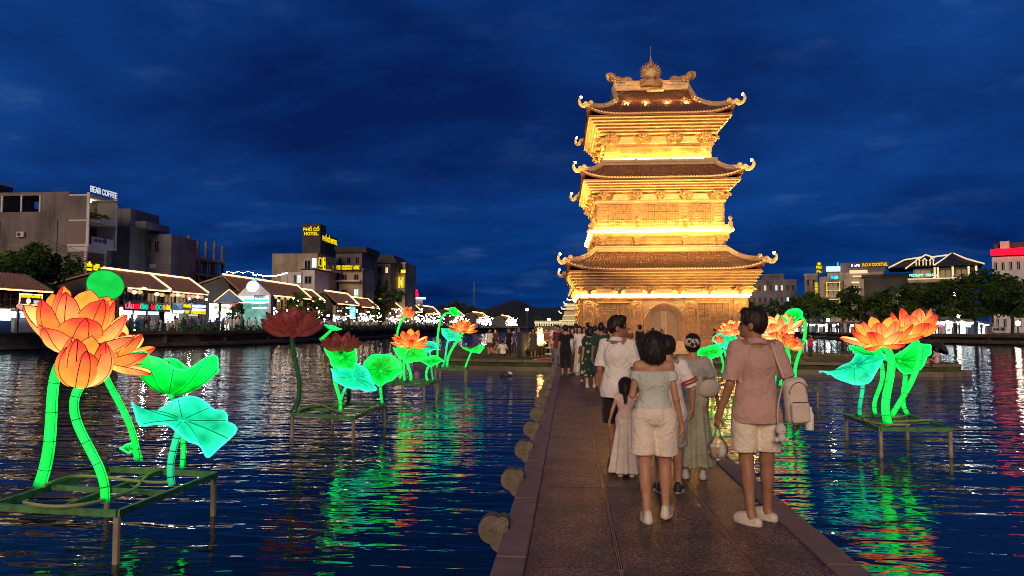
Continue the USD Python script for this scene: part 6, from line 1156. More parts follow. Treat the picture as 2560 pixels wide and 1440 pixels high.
def surface_nets(vol, origin, h):
    inside = vol < 0
    nx, ny, nz = vol.shape
    c = [inside[i:nx - 1 + i, j:ny - 1 + j, k:nz - 1 + k] for i in (0, 1) for j in (0, 1) for k in (0, 1)]
    n_in = sum(x.astype(np.int8) for x in c); cells = np.argwhere((n_in > 0) & (n_in < 8))
    idx = np.full((nx - 1, ny - 1, nz - 1), -1, np.int64); idx[tuple(cells.T)] = np.arange(len(cells))
    acc, cnt = np.zeros((len(cells), 3)), np.zeros(len(cells))
    corners = [(i, j, k) for i in (0, 1) for j in (0, 1) for k in (0, 1)]
    val = np.stack([vol[tuple((cells + q).T)] for q in corners], 1)
    for a in range(8):
        for b in range(a + 1, 8):
            if sum(abs(x - y) for x, y in zip(corners[a], corners[b])) != 1: continue
            va, vb = val[:, a], val[:, b]; cr = (va < 0) != (vb < 0); t = np.where(cr, va / np.where(cr, va - vb, 1), 0)
            p = np.array(corners[a]) + t[:, None] * (np.array(corners[b]) - np.array(corners[a])); acc[cr] += p[cr]; cnt[cr] += 1
    v = (cells + acc / np.maximum(cnt, 1)[:, None]) * h + origin
    faces = []
    for ax in range(3):
        o1, o2 = [(1, 2), (2, 0), (0, 1)][ax]
        s0 = [slice(None)] * 3; s1 = [slice(None)] * 3; s0[ax] = slice(0, -1); s1[ax] = slice(1, None)
        a, b = inside[tuple(s0)], inside[tuple(s1)]; e = np.argwhere(a != b)
        e = e[(e[:, o1] > 0) & (e[:, o2] > 0) & (e[:, o1] < vol.shape[o1] - 1) & (e[:, o2] < vol.shape[o2] - 1)]
        if not len(e): continue
        d1, d2 = np.eye(3, dtype=int)[o1], np.eye(3, dtype=int)[o2]
        q = np.stack([idx[tuple((e - d1 - d2).T)], idx[tuple((e - d2).T)], idx[tuple(e.T)], idx[tuple((e - d1).T)]], 1)
        flip = ~inside[tuple(e.T)]; q[flip] = q[flip][:, ::-1]; faces.append(q)
    return v, tri(np.vstack(faces))
class Sdf_:
    def __init__(s, h): s.h, s.p, s.post = h, [], []
    def cap(s, a, b, ra, rb=None, k=.03, cut=None, flat=None, sub=False):
        s.p.append(('c', np.asarray(a, float), np.asarray(b, float), ra, ra if rb is None else rb, k, cut, flat, sub)); return s
    def ell(s, c, r, k=.03, R=None, sub=False): s.p.append(('e', np.asarray(c, float), np.asarray(r, float), R, k, sub)); return s
    def cone(s, z0, z1, r0, r1, ky=.8, c=(0, 0), pleats=0, amp=0.0, k=.02, ph=0.0): s.p.append(('k', z0, z1, r0, r1, ky, c, pleats, amp, k, ph)); return s
    def plane(s, n, d): s.post.append(('p', unit(n), d)); return s          # keep n.x < d
    def noise(s, amp, freq, seed=0): s.post.append(('n', amp, np.asarray(freq, float), seed)); return s
    def minus(s, c, r): s.post.append(('m', np.asarray(c, float), np.asarray(r, float))); return s
    def bounds(s):
        lo, hi = [], []
        for q in s.p:
            if q[0] == 'c' and not q[8]: r = max(q[3], q[4]); lo += [q[1] - r, q[2] - r]; hi += [q[1] + r, q[2] + r]
            if q[0] == 'e' and not q[5]: r = np.full(3, q[2].max()) if q[3] is not None else q[2]; lo.append(q[1] - r); hi.append(q[1] + r)
            if q[0] == 'k': r = max(q[3], q[4]) + q[8]; lo.append([q[6][0] - r, q[6][1] - r, min(q[1], q[2])]); hi.append([q[6][0] + r, q[6][1] + r, max(q[1], q[2])])
        return np.min(lo, 0) - 3.5 * s.h, np.max(hi, 0) + 3.5 * s.h
    def mesh(s):
        lo, hi = s.bounds(); n = np.ceil((hi - lo) / s.h).astype(int) + 1
        ax = [lo[i] + s.h * np.arange(n[i]) for i in range(3)]; vol = np.full(n, 1.0, np.float32)
        for q in s.p:
            if q[0] == 'c': r = max(q[3], q[4]) + q[5] + .05; a0, b0 = np.minimum(q[1], q[2]) - r, np.maximum(q[1], q[2]) + r
            elif q[0] == 'e': r = (np.full(3, q[2].max()) if q[3] is not None else q[2]) + q[4] + .05; a0, b0 = q[1] - r, q[1] + r
            else: a0, b0 = lo, hi
            sl = tuple(slice(max(0, int((a0[i] - lo[i]) / s.h)), min(n[i], int((b0[i] - lo[i]) / s.h) + 2)) for i in range(3))
            if any(x.stop <= x.start for x in sl): continue
            P_ = np.stack(np.meshgrid(*[ax[i][sl[i]] for i in range(3)], indexing='ij'), -1)
            sub = False
            if q[0] == 'c':
                _, a, b, ra, rb, k, cut, flat, sub = q; ab = b - a; L2 = ab @ ab + 1e-9; pa = P_ - a
                t = np.clip(pa @ ab / L2, 0, 1)
                w = pa - t[..., None] * ab
                if flat is not None: w = w / np.asarray(flat)
                d = np.sqrt((w ** 2).sum(-1)) - (ra + (rb - ra) * t)
                if cut is not None: d = np.maximum(d, (pa @ ab / L2 - cut) * math.sqrt(L2))
            elif q[0] == 'e':
                _, c, r, R, k, sub = q; w = P_ - c
                if R is not None: w = w @ R                       # into the ellipsoid's own frame
                k0 = np.sqrt(((w / r) ** 2).sum(-1)); k1 = np.sqrt(((w / r ** 2) ** 2).sum(-1)); d = k0 * (k0 - 1) / np.maximum(k1, 1e-6)
            else:
                _, z0, z1, r0, r1, ky, c, npl, amp, k, ph = q; t = np.clip((P_[..., 2] - z0) / (z1 - z0), 0, 1); X_, Y_ = P_[..., 0] - c[0], (P_[..., 1] - c[1]) / ky
                an = np.arctan2(Y_, X_); rr = r0 + (r1 - r0) * t + amp * t * (np.sin(npl * an + ph) + .6 * np.sin((npl * .5 + 1.5) * an + 2 + ph))
                d = np.maximum((np.sqrt(X_ ** 2 + Y_ ** 2) - rr) * ky, np.maximum(np.minimum(z0, z1) - P_[..., 2], P_[..., 2] - np.maximum(z0, z1)))
            v0 = vol[sl]
            if sub: vol[sl] = np.maximum(v0, -d); continue
            hh = np.clip(.5 + .5 * (d - v0) / max(k, 1e-4), 0, 1) if k > 0 else None
            vol[sl] = np.minimum(v0, d) if k <= 0 else (d * (1 - hh) + v0 * hh - k * hh * (1 - hh))
        if s.post:
            P_ = np.stack(np.meshgrid(*ax, indexing='ij'), -1)
            for q in s.post:
                if q[0] == 'n': vol += q[1] * (meshkit.fbm(P_ * q[2] + 17.3, 3, q[3]) - .5).astype(np.float32) * 2
            for q in s.post:
                if q[0] == 'p': vol = np.maximum(vol, P_ @ q[1] - q[2])
                if q[0] == 'm':
                    w = P_ - q[1]; k0 = np.sqrt(((w / q[2]) ** 2).sum(-1)); k1 = np.sqrt(((w / q[2] ** 2) ** 2).sum(-1)); vol = np.maximum(vol, -(k0 * (k0 - 1) / np.maximum(k1, 1e-6)))
        vol[[0, -1]] = 1; vol[:, [0, -1]] = 1; vol[:, :, [0, -1]] = 1
        return surface_nets(vol, lo, s.h)
def hand_mesh(wrist, tip_dir, palm_n, s, curl=.5, h=.005, side=1):
    """palm, four unequal bent fingers and a thumb leaving the palm's side near its base"""
    d = unit(tip_dir); n = unit(palm_n - d * (np.asarray(palm_n) @ d)); w = np.cross(n, d) * side; f = Sdf_(h)
    W_ = np.asarray(wrist, float)
    f.cap(W_ - d * .035 * s, W_ + d * .01 * s, .026 * s, .027 * s, .01)
    for x in (-.026, -.009, .009, .026): f.cap(W_ + d * .01 * s + w * x * .6 * s, W_ + d * .085 * s + w * x * s, .0145 * s, .0125 * s, .012)
    for x, L in ((-.030, .062), (-.010, .074), (.010, .070), (.029, .055)):
        p = W_ + d * .088 * s + w * x * s; dirn = d; 
        for i, q in enumerate((.46, .31, .23)):
            c = curl * (.45 + .5 * i); dd = unit(d * math.cos(c) + n * math.sin(c)); p2 = p + dd * L * q * 1.15 * s; f.cap(p, p2, (.0092 - .0008 * i) * s, (.0086 - .0009 * i) * s, .003); p = p2
    t0 = W_ + d * .022 * s - w * .024 * s; t1 = t0 + unit(d * .6 - w * .7 + n * .35) * .042 * s; t2 = t1 + unit(d * .9 - w * .15 + n * .45) * .034 * s
    f.cap(t0, t1, .0125 * s, .0105 * s, .006).cap(t1, t2, .0100 * s, .0082 * s, .003)
    return f.mesh()
BASE = dict(hipL=(-.088, 0, .90), kneeL=(-.098, .015, .49), ankL=(-.10, -.02, .085), hipR=(.088, 0, .90), kneeR=(.098, .015, .49), ankR=(.10, -.02, .085),
            shL=(-.158, 0, 1.395), elL=(-.205, -.035, 1.12), wrL=(-.228, .025, .885), shR=(.158, 0, 1.395), elR=(.205, -.035, 1.12), wrR=(.228, .025, .885), neck=(0, -.015, 1.44), head=(0, .015, 1.585))
def person(label, loc, rz, H, top=('cloth_white', .30, .78, 1.0), bottom=('shorts', 'cloth_cream', .56, 1.0), shoes='rubber_cream', hair='short', skin='skin', pose={}, head_turn=0.0, head_tilt=0.0, fem=False, h=.011, child=False, belly=0.0,
           group=None, curl=(.55, .55), bags=(), fingers=True, stripe=None, neckline=.06, fold=.006, toe=(0, 0), collar=False, seat=False):
    """a figure facing +y, feet at z = 0; top = (cloth, sleeve end along the arm 0..1 or None, hem height, looseness)"""
    j = {k: np.array(v, float) for k, v in BASE.items()}
    if fem:
        for k in ('shL', 'shR'): j[k][0] *= .89
        for k in ('elL', 'elR', 'wrL', 'wrR'): j[k][0] *= .93
        for k in ('hipL', 'hipR'): j[k][0] *= 1.05
    for k, v in pose.items(): j[k] = np.array(v, float)
    s = H / 1.70
    ar, lr = (.86, 1.0) if fem else (1.0, 1.0)
    hs = 1.0 if not child else 1.35
    root = thing('person', label, 'person', loc, rz, group)
    out = lambda m: (np.asarray(m[0]) * s, m[1])
    hc = j['head']; RH = rotz(head_turn) @ rotx(head_tilt)
    hp = lambda x, y, z: hc + RH @ (np.array([x, y, z]) * hs)
    b = Sdf_(h / s)
    b.ell((0, .0, .935), (.150 + (.012 if fem else 0), .105, .12)).ell((0, .005 + belly * .4, 1.08), (.128 - (.012 if fem else 0) + belly * .5, .095 + belly, .15)).ell((0, 0, 1.27), (.144 - (.012 if fem else 0), .106, .17))
    b.cap(j['shL'] * [.8, 1, 1], j['shR'] * [.8, 1, 1], .062 * ar, None, .05).cap(j['neck'] + [0, 0, -.04], hc + RH @ np.array([0, -.012, -.06]), .056 if not fem else .048, .050 if not fem else .043, .03)
    for L in 'LR':
        hip, kn, an, sh, el, wr = (j[q + L] for q in ('hip', 'knee', 'ank', 'sh', 'el', 'wr'))
        sx = -1 if L == 'L' else 1
        b.cap(hip, kn, .088 * lr, .054, .04); b.cap(kn, an, .053, .034, .02); calf = kn + (an - kn) * .30; bk = unit(np.cross(an - kn, [1, 0, 0])); bk = bk if bk[1] < 0 else -bk
        b.ell(calf + bk * .016, (.048, .050, .115), .03)
        fwd_ = np.array([math.sin(-toe[0 if L == 'L' else 1]), math.cos(toe[0 if L == 'L' else 1]), 0]); b.cap(an + [0, 0, -.04], an + fwd_ * .13 + [0, 0, -.055], .034, .026, .02); b.cap(an - fwd_ * .03 + [0, 0, -.045], an, .034, .036, .02)
        b.cap(sh, el, .045 * ar, .035 * ar, .03); b.cap(el, wr, .037 * ar, .025 * ar, .015); b.ell(sh, (.050 * ar, .052 * ar, .056 * ar), .03)
    # head
    b.ell(hp(0, -.008, .025), np.array([.076, .094, .100]) * hs, .02, RH); b.ell(hp(0, .028, -.052), np.array([.058, .066, .066]) * hs, .03, RH)
    b.cap(hp(0, .090, .005), hp(0, .108, -.034), .009 * hs, .0135 * hs, .012); b.ell(hp(0, .086, -.083), np.array([.024, .016, .018]) * hs, .02, RH)
    b.cap(hp(-.045, .078, .022), hp(.045, .078, .022), .010, None, .02); b.ell(hp(0, .092, -.058), np.array([.024, .010, .010]) * hs, .012, RH)
    for sx in (-1, 1): b.ell(hp(sx * .080, -.004, -.018), np.array([.012, .024, .034]) * hs, .008, RH @ rotz(sx * .35)); b.ell(hp(sx * .034, .090, .006), np.array([.017, .012, .011]) * hs, 0, RH, sub=True) if h < .012 else None
    body = out(b.mesh())
    if fingers:
        hands = []
        for L in 'LR':
            el, wr = j['el' + L], j['wr' + L]; d = unit(wr - el); sx = 1 if L == 'L' else -1
            hands.append(out(hand_mesh(wr, unit(d + np.array([0, .06, 0])), np.array([sx * .8, .45, 0.0]), 1.0 if not fem else .9, curl[0 if L == 'L' else 1], .0052 / s if h < .012 else .009, 1 if L == 'L' else -1)))
        body = J(body, *hands)
    else: body = J(body, *[out(tube([j['wr' + L], j['wr' + L] + unit(j['wr' + L] - j['el' + L]) * .09, j['wr' + L] + unit(j['wr' + L] - j['el' + L]) * .16], [.028, .036, .018], 7)) for L in 'LR'])
    obj('body', body, skin, root, smooth=True)
    if h < .016:
        face = []
        for sx in (-1, 1): face.append(ball(out((np.array([hp(sx * .034, .083, .006)]), []))[0][0], .0105 * s * hs, 8))
        obj('eye', face[0], 'eye_dark', root, smooth=True); obj('eye', face[1], 'eye_dark', root, smooth=True)
        for sx in (-1, 1): obj('eyebrow', out(tube([hp(sx * .018, .094, .028), hp(sx * .036, .090, .034), hp(sx * .052, .078, .027)], [.004, .005, .002], 5)), 'hair', root)
        obj('mouth', out(tube([hp(-.024, .090, -.061), hp(0, .1005, -.060), hp(.024, .090, -.061)], [.002, .0055, .002], 6)), 'lip', root)
    # hair
    hr = Sdf_(max(.007, h * .75) / s)
    if hair != 'none':
        hr.ell(hp(0, -.014, .036), np.array([.086, .102, .104]) * hs, .02, RH)
        if hair == 'short': hr.ell(hp(0, -.045, -.002), np.array([.076, .062, .076]) * hs, .03, RH).ell(hp(0, .045, .105), np.array([.062, .045, .030]) * hs, .03, RH)
        if hair == 'bob': hr.ell(hp(0, -.035, -.055), np.array([.102, .088, .130]) * hs, .04, RH).cap(hp(.082, .02, .02), hp(.088, .04, -.135), .026 * hs, .020 * hs, .03).cap(hp(-.082, .02, .02), hp(-.088, .04, -.135), .026 * hs, .020 * hs, .03)
        if hair == 'long': hr.ell(hp(0, -.04, -.05), np.array([.092, .075, .12]) * hs, .04, RH).cap(hp(0, -.075, -.04), hp(0, -.13, -.36), .085 * hs, .060 * hs, .04, flat=(1, .5, 1)).cap(hp(.075, .02, 0), hp(.085, .03, -.24), .028 * hs, .020 * hs, .03).cap(hp(-.075, .02, 0), hp(-.085, .03, -.24), .028 * hs, .020 * hs, .03)
        if hair == 'bun': hr.ell(hp(0, -.05, -.005), np.array([.078, .062, .078]) * hs, .03, RH).ell(hp(0, -.10, .03), np.array([.045, .04, .04]) * hs, .015, RH)
        if hair == 'pony': hr.ell(hp(0, -.05, -.005), np.array([.078, .062, .078]) * hs, .03, RH).cap(hp(0, -.105, .05), hp(0, -.14, -.16), .035 * hs, .016 * hs, .02)
        nrm_ = RH @ unit([0, 1, -.55]); hr.minus(hp(0, .150, -.058), np.array([.098, .105, .122]) * hs); hr.noise(.011, (52, 52, 9), 3)
        for sx in (-1, 1):
            if hair in ('short', 'bun', 'pony'): hr.minus(hp(sx * .09, .012, -.036), np.array([.034, .034, .044]) * hs)
        obj('hair', out(hr.mesh()), 'hair', root, smooth=True)
        if h < .012:                                        # loose strands lying over the hair
            hv, hf = out(hr.mesh()); rs_ = np.random.default_rng(7); tm = trimesh.Trimesh(hv, hf, process=False); nn_ = tm.vertex_normals
            ids = rs_.choice(len(hv), min(1100, len(hv)), replace=False); curves = []
            for i_ in ids:
                p0, n0 = hv[i_], nn_[i_]; g0 = np.array([0, 0, -1.0]) + rs_.normal(0, .35, 3); d0 = unit(g0 - n0 * (g0 @ n0)); L0 = rs_.uniform(.03, .075) * s * (.32 if hair in ('short', 'bun') else 1)
                curves.append(np.array([p0 - n0 * .002, p0 + d0 * L0 * .35 + n0 * .004, p0 + d0 * L0 * .7 + n0 * .003, p0 + d0 * L0 + n0 * rs_.uniform(-.004, .007)]))
            bc_ = UsdGeom.BasisCurves.Define(stage, numbered(root + '/strands')); bc_.CreateTypeAttr('linear'); bc_.CreatePointsAttr(Vt.Vec3fArray.FromNumpy(np.vstack(curves).astype(np.float32))); bc_.CreateCurveVertexCountsAttr([4] * len(curves)); bc_.CreateWidthsAttr([.0022]); bc_.SetWidthsInterpolation('constant')
            UsdShade.MaterialBindingAPI.Apply(bc_.GetPrim()).Bind(LOOK['hair']); setd(bc_.GetPrim(), kind='stuff')
    # upper garment
    if top:
        mat, sl, hem, loose = top[:4]; g = Sdf_(h / s); e = .014 * loose
        g.ell((0, .0, .95), (.158 + e + (.012 if fem else 0), .115 + e, .20)).ell((0, .005 + belly * .4, 1.08), (.138 - (.012 if fem else 0) + e + belly * .5, .105 + e + belly, .17), .05).ell((0, 0, 1.27), (.152 - (.010 if fem else 0) + e, .118 + e, .165), .05).cap(j['shL'] * [.8, 1, 1], j['shR'] * [.8, 1, 1], .062 * ar, None, .04)
        if hem < .86: g.ell((0, 0, .85), (.182 + e * 1.2 + (.01 if fem else 0), .130 + e * 1.3, .20), .05)
        if sl:
            for L in 'LR':
                a, m_, w_ = j['sh' + L], j['el' + L], j['wr' + L]
                if sl <= .5: g.cap(a, m_, .060 * ar + e * .3, .056 * ar + e * .8, .022, cut=min(1.0, sl * 2))
                else: g.cap(a, m_, .066 * ar, .054 * ar + e * .5, .035).cap(m_, w_, .054 * ar + e * .4, .042 * ar + e * .3, .02, cut=(sl - .5) * 2)
        if fold: g.noise(fold * 1.5, (9, 9, 6), 5).noise(fold * .6, (26, 20, 12), 9)
        g.plane((0, 0, -1), -hem).minus(j['neck'] + ([0, .055, .080] if collar else [0, .02, .075]), (.058, .060, .050) if collar else (.075 + neckline * .25, .085 + neckline * .3, .075 + neckline * .35))
        if top[0] == 'cloth_mint': g.plane((0, 0, 1), 1.355)
        tp = obj('shirt', out(g.mesh()), mat, root, smooth=True)
        if collar: obj('collar', out(tube([j['neck'] + np.array([.070 * math.cos(a), .066 * math.sin(a) - .004, .004 + .012 * math.sin(-a)]) for a in np.linspace(math.pi * .62, math.pi * 2.38, 20)], .014, 6, flat=2.0)), mat, tp, smooth=True)
        if stripe and sl:
            for L in 'LR':
                a, m_ = j['sh' + L], j['el' + L]; d = unit(m_ - a); u1 = unit(np.cross(d, [0, 1, .2])); u2 = np.cross(d, u1)
                for t in (.68, .80):
                    c = a + (m_ - a) * t * min(1, sl * 2); an = np.linspace(0, 2 * np.pi, 18); obj('sleeve_stripe', out(tube(c + (.070 * ar + e * .8) * (np.cos(an)[:, None] * u1 + np.sin(an)[:, None] * u2), .010, 5, cap=False)), stripe, tp)
    kind = bottom[0] if bottom else None
    if kind in ('shorts', 'trousers'):
        _, mat, hem, loose = bottom; g = Sdf_(h / s); e = .014 * loose
        g.ell((0, .0, .96), (.158 + e + (.012 if fem else 0), .113 + e, .125), .04)
        for L in 'LR':
            hip, kn, an = j['hip' + L], j['knee' + L], j['ank' + L]; hz = np.array([0, 0, .01])
            if kind == 'shorts': t = np.clip((hip[2] - hem) / max(hip[2] - kn[2], .05), .1, 1.4); ox = np.array([(-.010 if L == 'L' else .010), 0, 0]); g.cap(hip + hz + ox, hip + ox + (kn - hip) * max(t, .3), .096 + e * .3, .080 + e * 1.2, .032, cut=1.0)
            else: g.cap(hip, kn, .098 + e * .3, .072 + e, .045).cap(kn, an, .070 + e, .058 + e, .02, cut=np.clip((kn[2] - hem) / max(kn[2] - an[2], .05), .3, 1.05))
        if fold: g.noise(fold * 1.2, (10, 10, 5), 8)
        g.plane((0, 0, 1), 1.05 if fem and top[2] > .88 else max(.84, top[2] + .03) if top else 1.03)
        obj(kind, out(g.mesh()), mat, root, smooth=True)
    elif kind in ('skirt', 'dress'):
        _, mat, hem, flare = bottom; g = Sdf_(h / s)
        g.cone(1.04 if kind == 'skirt' else 1.08, hem, .140, .17 * flare, .82, (0, .01), 11, .020 * flare, .03, ph=rz * 3).ell((0, 0, .93), (.172, .128, .13), .06)
        obj('skirt', out(g.mesh()), mat, root, smooth=True)
    # shoes
    if shoes:
        for i, L in enumerate('LR'):
            an = j['ank' + L]; fw = np.array([math.sin(-toe[i]), math.cos(toe[i]), 0]); zb = an[2] - .085; g = Sdf_(max(h * .7, .006) / s); clog = shoes == 'rubber_cream' and not fem
            g.cap(an * [1, 1, 0] + fw * .115 + [0, 0, zb + .032], an * [1, 1, 0] - fw * .055 + [0, 0, zb + .030], .049, .041, .02)
            g.cap(an * [1, 1, 0] + fw * .09 + [0, 0, zb + .045], an * [1, 1, 0] + fw * .03 + [0, 0, zb + .070], .044, .040, .02)
            if not clog: g.cap(an * [1, 1, 0] - fw * .045 + [0, 0, zb + .03], an * [1, 1, 0] - fw * .04 + [0, 0, zb + .085], .040, .036, .02)
            g.plane((0, 0, -1), -(zb + .002))
            so = obj('shoe', out(g.mesh()), shoes, root, smooth=True)
            if h < .012:
                sole = [an * [1, 1, 0] + fw * (.03 + .115 * math.cos(a)) + np.cross([0, 0, 1], fw) * .047 * math.sin(a) + [0, 0, zb + .014] for a in np.linspace(0, 2 * np.pi, 22)]
                obj('sole', out(tube(sole, .013, 6, cap=False)), 'rubber_cream', so)
    return root, s, j
def ground_at(px, py): return atZ(px, py, 0.0)
FH = .0095
# -- the group in front
pm = ground_at(1897, 1308) * [1, 1, 0]
_, s_m, j_m = person('man in a mauve polo shirt and cream shorts at the right kerb, back turned', pm, math.radians(2), 1.73, top=('cloth_mauve', .44, .80, 1.0), bottom=('shorts', 'cloth_cream', .575, 1.1), shoes='rubber_cream', hair='short', skin='skin_tan', h=FH,
    pose=dict(shL=(-.160, 0, 1.40), shR=(.160, 0, 1.40), elL=(-.215, -.01, 1.10), wrL=(-.285, .06, .86), elR=(.240, -.05, 1.12), wrR=(.315, .0, .87), kneeL=(-.085, .02, .49), ankL=(-.075, -.06, .085), kneeR=(.085, .05, .49), ankR=(.10, .10, .085), hipL=(-.095, 0, .90), hipR=(.095, 0, .90), head=(-.02, .015, 1.585)),
    head_turn=math.radians(62), belly=.008, collar=True, toe=(math.radians(38), math.radians(30)), curl=(1.1, .8), fold=.008)
pw = ground_at(1638, 1302) * [1, 1, 0]
person('woman with bobbed black hair, pale mint top and cream shorts, back turned', pw, math.radians(-2), 1.54, top=('cloth_mint', .22, .93, .9), bottom=('shorts', 'cloth_cream', .60, 2.0), shoes='rubber_cream', hair='bob', skin='skin', fem=True, h=FH,
    pose=dict(elL=(-.195, .02, 1.13), wrL=(-.120, .24, 1.20), elR=(.195, -.03, 1.10), wrR=(.255, .04, .83), kneeL=(-.09, .0, .49), ankL=(-.075, -.06, .085), kneeR=(.095, .06, .50), ankR=(.10, .04, .11)), neckline=.30, curl=(1.0, .5), toe=(.1, -.25), fold=.005, head_tilt=-.12)
pt = atY(1545, 1100, 8.45) * [1, 1, 0]
person('man in a loose white shirt and black shorts smiling over his shoulder', pt, math.radians(-30), 1.70, top=('cloth_white', .46, .80, 1.4), bottom=('shorts', 'cloth_black', .52, 1.3), shoes='rubber_dark', hair='short', skin='skin_tan', h=FH, head_turn=math.radians(-62), head_tilt=-.08,
    pose=dict(elR=(.215, .04, 1.13), wrR=(.17, .22, 1.02), ankL=(-.10, .08, .085), kneeL=(-.10, .06, .49)), collar=True, fold=.009)
pg = ground_at(1566, 1190) * [1, 1, 0]
person('little girl in a pink top and long white skirt walking between the adults', pg, math.radians(-6), 1.04, top=('cloth_pink', .16, .88, 1.2), bottom=('dress', 'cloth_ivory', .07, 1.75), shoes='rubber_cream', hair='pony', skin='skin', fem=True, child=True, h=FH,
    pose=dict(head=(0, .02, 1.53), elL=(-.23, -.05, 1.15), wrL=(-.29, .0, .93), elR=(.20, .03, 1.16), wrR=(.22, .14, 1.0)), fold=.008)
pb = atY(1672, 1200, 7.35) * [1, 1, 0]
person('boy in a white T-shirt with red sleeve stripes behind the woman in mint', pb, math.radians(-4), 1.49, top=('cloth_white', .46, .74, 1.5), bottom=('shorts', 'cloth_grey_top', .50, 1.5), shoes='rubber_dark', hair='short', skin='skin', h=FH, stripe='cloth_red', pose=dict(elR=(.27, .0, 1.13), wrR=(.27, .08, .90)), toe=(.2, -.2))
pk = ground_at(1736, 1195) * [1, 1, 0]
person('woman in grey top and long pale green skirt with a patterned head scarf', pk, math.radians(-12), 1.50, top=('cloth_grey_top', .36, .95, 1.0), bottom=('skirt', 'cloth_pale_green', .15, 1.35), shoes='rubber_cream', hair='bun', skin='skin', fem=True, h=FH, pose=dict(elR=(.25, -.02, 1.12), wrR=(.28, .06, .90)), neckline=.18, fold=.006)
# head scarf
q = thing('head_scarf', 'cream scarf with dark blotches tied round the head of the woman in the long skirt', 'scarf', pk + [0, 0, 1.30]); sc = Sdf_(.008)
sc.ell((-.01, -.012, .125), (.086, .096, .062)); sc.noise(.010, (22, 22, 22), 2); obj('wrap', sc.mesh(), 'cloth_scarf', q, smooth=True); obj('knot', ball((-.01, -.105, .10), .035, 8, (1.3, .8, .8)), 'cloth_scarf', q, smooth=True)
# backpack on the man's right shoulder
bp = thing('backpack', 'beige backpack slung over the right shoulder of the man in mauve', 'backpack', pm + [.275, -.13, .80])
def rbox(c, s_, r, h=.009, tilt=None):
    x, y, z = np.asarray(s_) / 2 - r
    import manifold3d as mf
    pts_ = [np.array([a * x, b_ * y, c_ * z]) for a in (-1, 1) for b_ in (-1, 1) for c_ in (-1, 1)]
    sph = ball((0, 0, 0), r, 10)[0]; hull = trimesh.convex.convex_hull(np.vstack([sph + p for p in pts_])); v = np.array(hull.vertices)
    if tilt is not None: v = v @ np.asarray(tilt).T
    return v + c, np.array(hull.faces)
tl = roty(-.10) @ rotx(.08)
obj('pack', rbox((0, 0, .20), (.185, .13, .38), .055, tilt=tl), 'pale_bag', bp, smooth=50); obj('pocket', rbox((.012, -.075, .12), (.145, .05, .17), .024, tilt=tl), 'pale_bag', bp, smooth=50)
obj('zip', J(tube(spline([(-.065, -.070, .26), (-.045, -.074, .33), (0, -.075, .355), (.045, -.072, .335), (.068, -.068, .27)], 16), .004, 5), tube([(-.055, -.105, .20), (.075, -.103, .20)], .004, 5)), 'zip', bp)
obj('strap', tube(spline([(-.09, .02, .38), (-.135, .035, .52), (-.155, .10, .645), (-.13, .20, .66), (-.12, .24, .50), (-.10, .12, .1)], 24), .028, 8, flat=.4), 'pale_bag', bp, smooth=True)
obj('strap', tube(spline([(-.10, -.02, .36), (-.145, -.03, .20), (-.15, -.02, .02), (-.12, 0, -.06)], 14), .016, 7, flat=.4), 'pale_bag', bp, smooth=True)
obj('charm', J(ball((-.135, -.05, -.02), .042, 10, (1, .8, 1.1)), ball((-.13, -.05, -.085), .035, 10), ball((-.17, -.05, -.10), .020, 8), ball((-.09, -.05, -.10), .020, 8)), 'cloth_ivory', bp, smooth=True)
obj('bottle', lathe([(0, 0), (.032, 0), (.033, .12), (.02, .15), (.018, .18), (0, .18)], 12, (.09, -.04, -.02)), 'cloth_white', bp, smooth=40)
# carrier bag with two drinks in his left hand
LOOK['clear_film'] = usdkit.material(stage, '/World/Looks/clear_film', {'f': ('fresnel', {'IOR': 1.45}), 't': ('transparent_bsdf', {'color': (.93, .92, .90)}), 'g': ('glossy_bsdf', {'roughness': .15}), 'd': ('diffuse_bsdf', {'color': (.8, .75, .7)}), 'm': ('mix_closure', {}), 'm2': ('mix_closure', {'fac': .12})}, [('f.fac', 'm.fac'), ('t.BSDF', 'm.closure1'), ('g.BSDF', 'm.closure2'), ('m.closure', 'm2.closure1'), ('d.BSDF', 'm2.closure2')], surface='m2.closure')
M('drink', (.45, .26, .12), .3); M('cup_white', (.72, .68, .62), .4)
wl = pm + rotz(math.radians(2)) @ (j_m['wrL'] * s_m) + [-.012, .03, -.10]
cbg = thing('carrier_bag', 'clear plastic carrier bag with two drinks in the hand of the man in mauve', 'bag', wl - [0, 0, .29])
bag = Sdf_(.008); bag.ell((0, 0, .085), (.085, .062, .095)).cap((0, 0, .12), (0, 0, .27), .055, .008, .05); bag.noise(.010, (26, 26, 12), 4); obj('film', bag.mesh(), 'clear_film', cbg, smooth=True)
for x in (-.036, .036):
    cp = obj('cup', lathe([(0, .012), (.026, .012), (.034, .115), (0, .115)], 14, (x, 0, 0)), 'drink' if x < 0 else 'cup_white', cbg, smooth=40); obj('lid', lathe([(.036, .115), (.036, .125), (.02, .14), (0, .142)], 14, (x, 0, 0)), 'cup_white', cp, smooth=40)
obj('handle', J(tube(spline([(-.02, 0, .25), (-.03, 0, .33), (0, 0, .37), (.03, 0, .33), (.02, 0, .25)], 14), .006, 5)), 'cup_white', cbg)
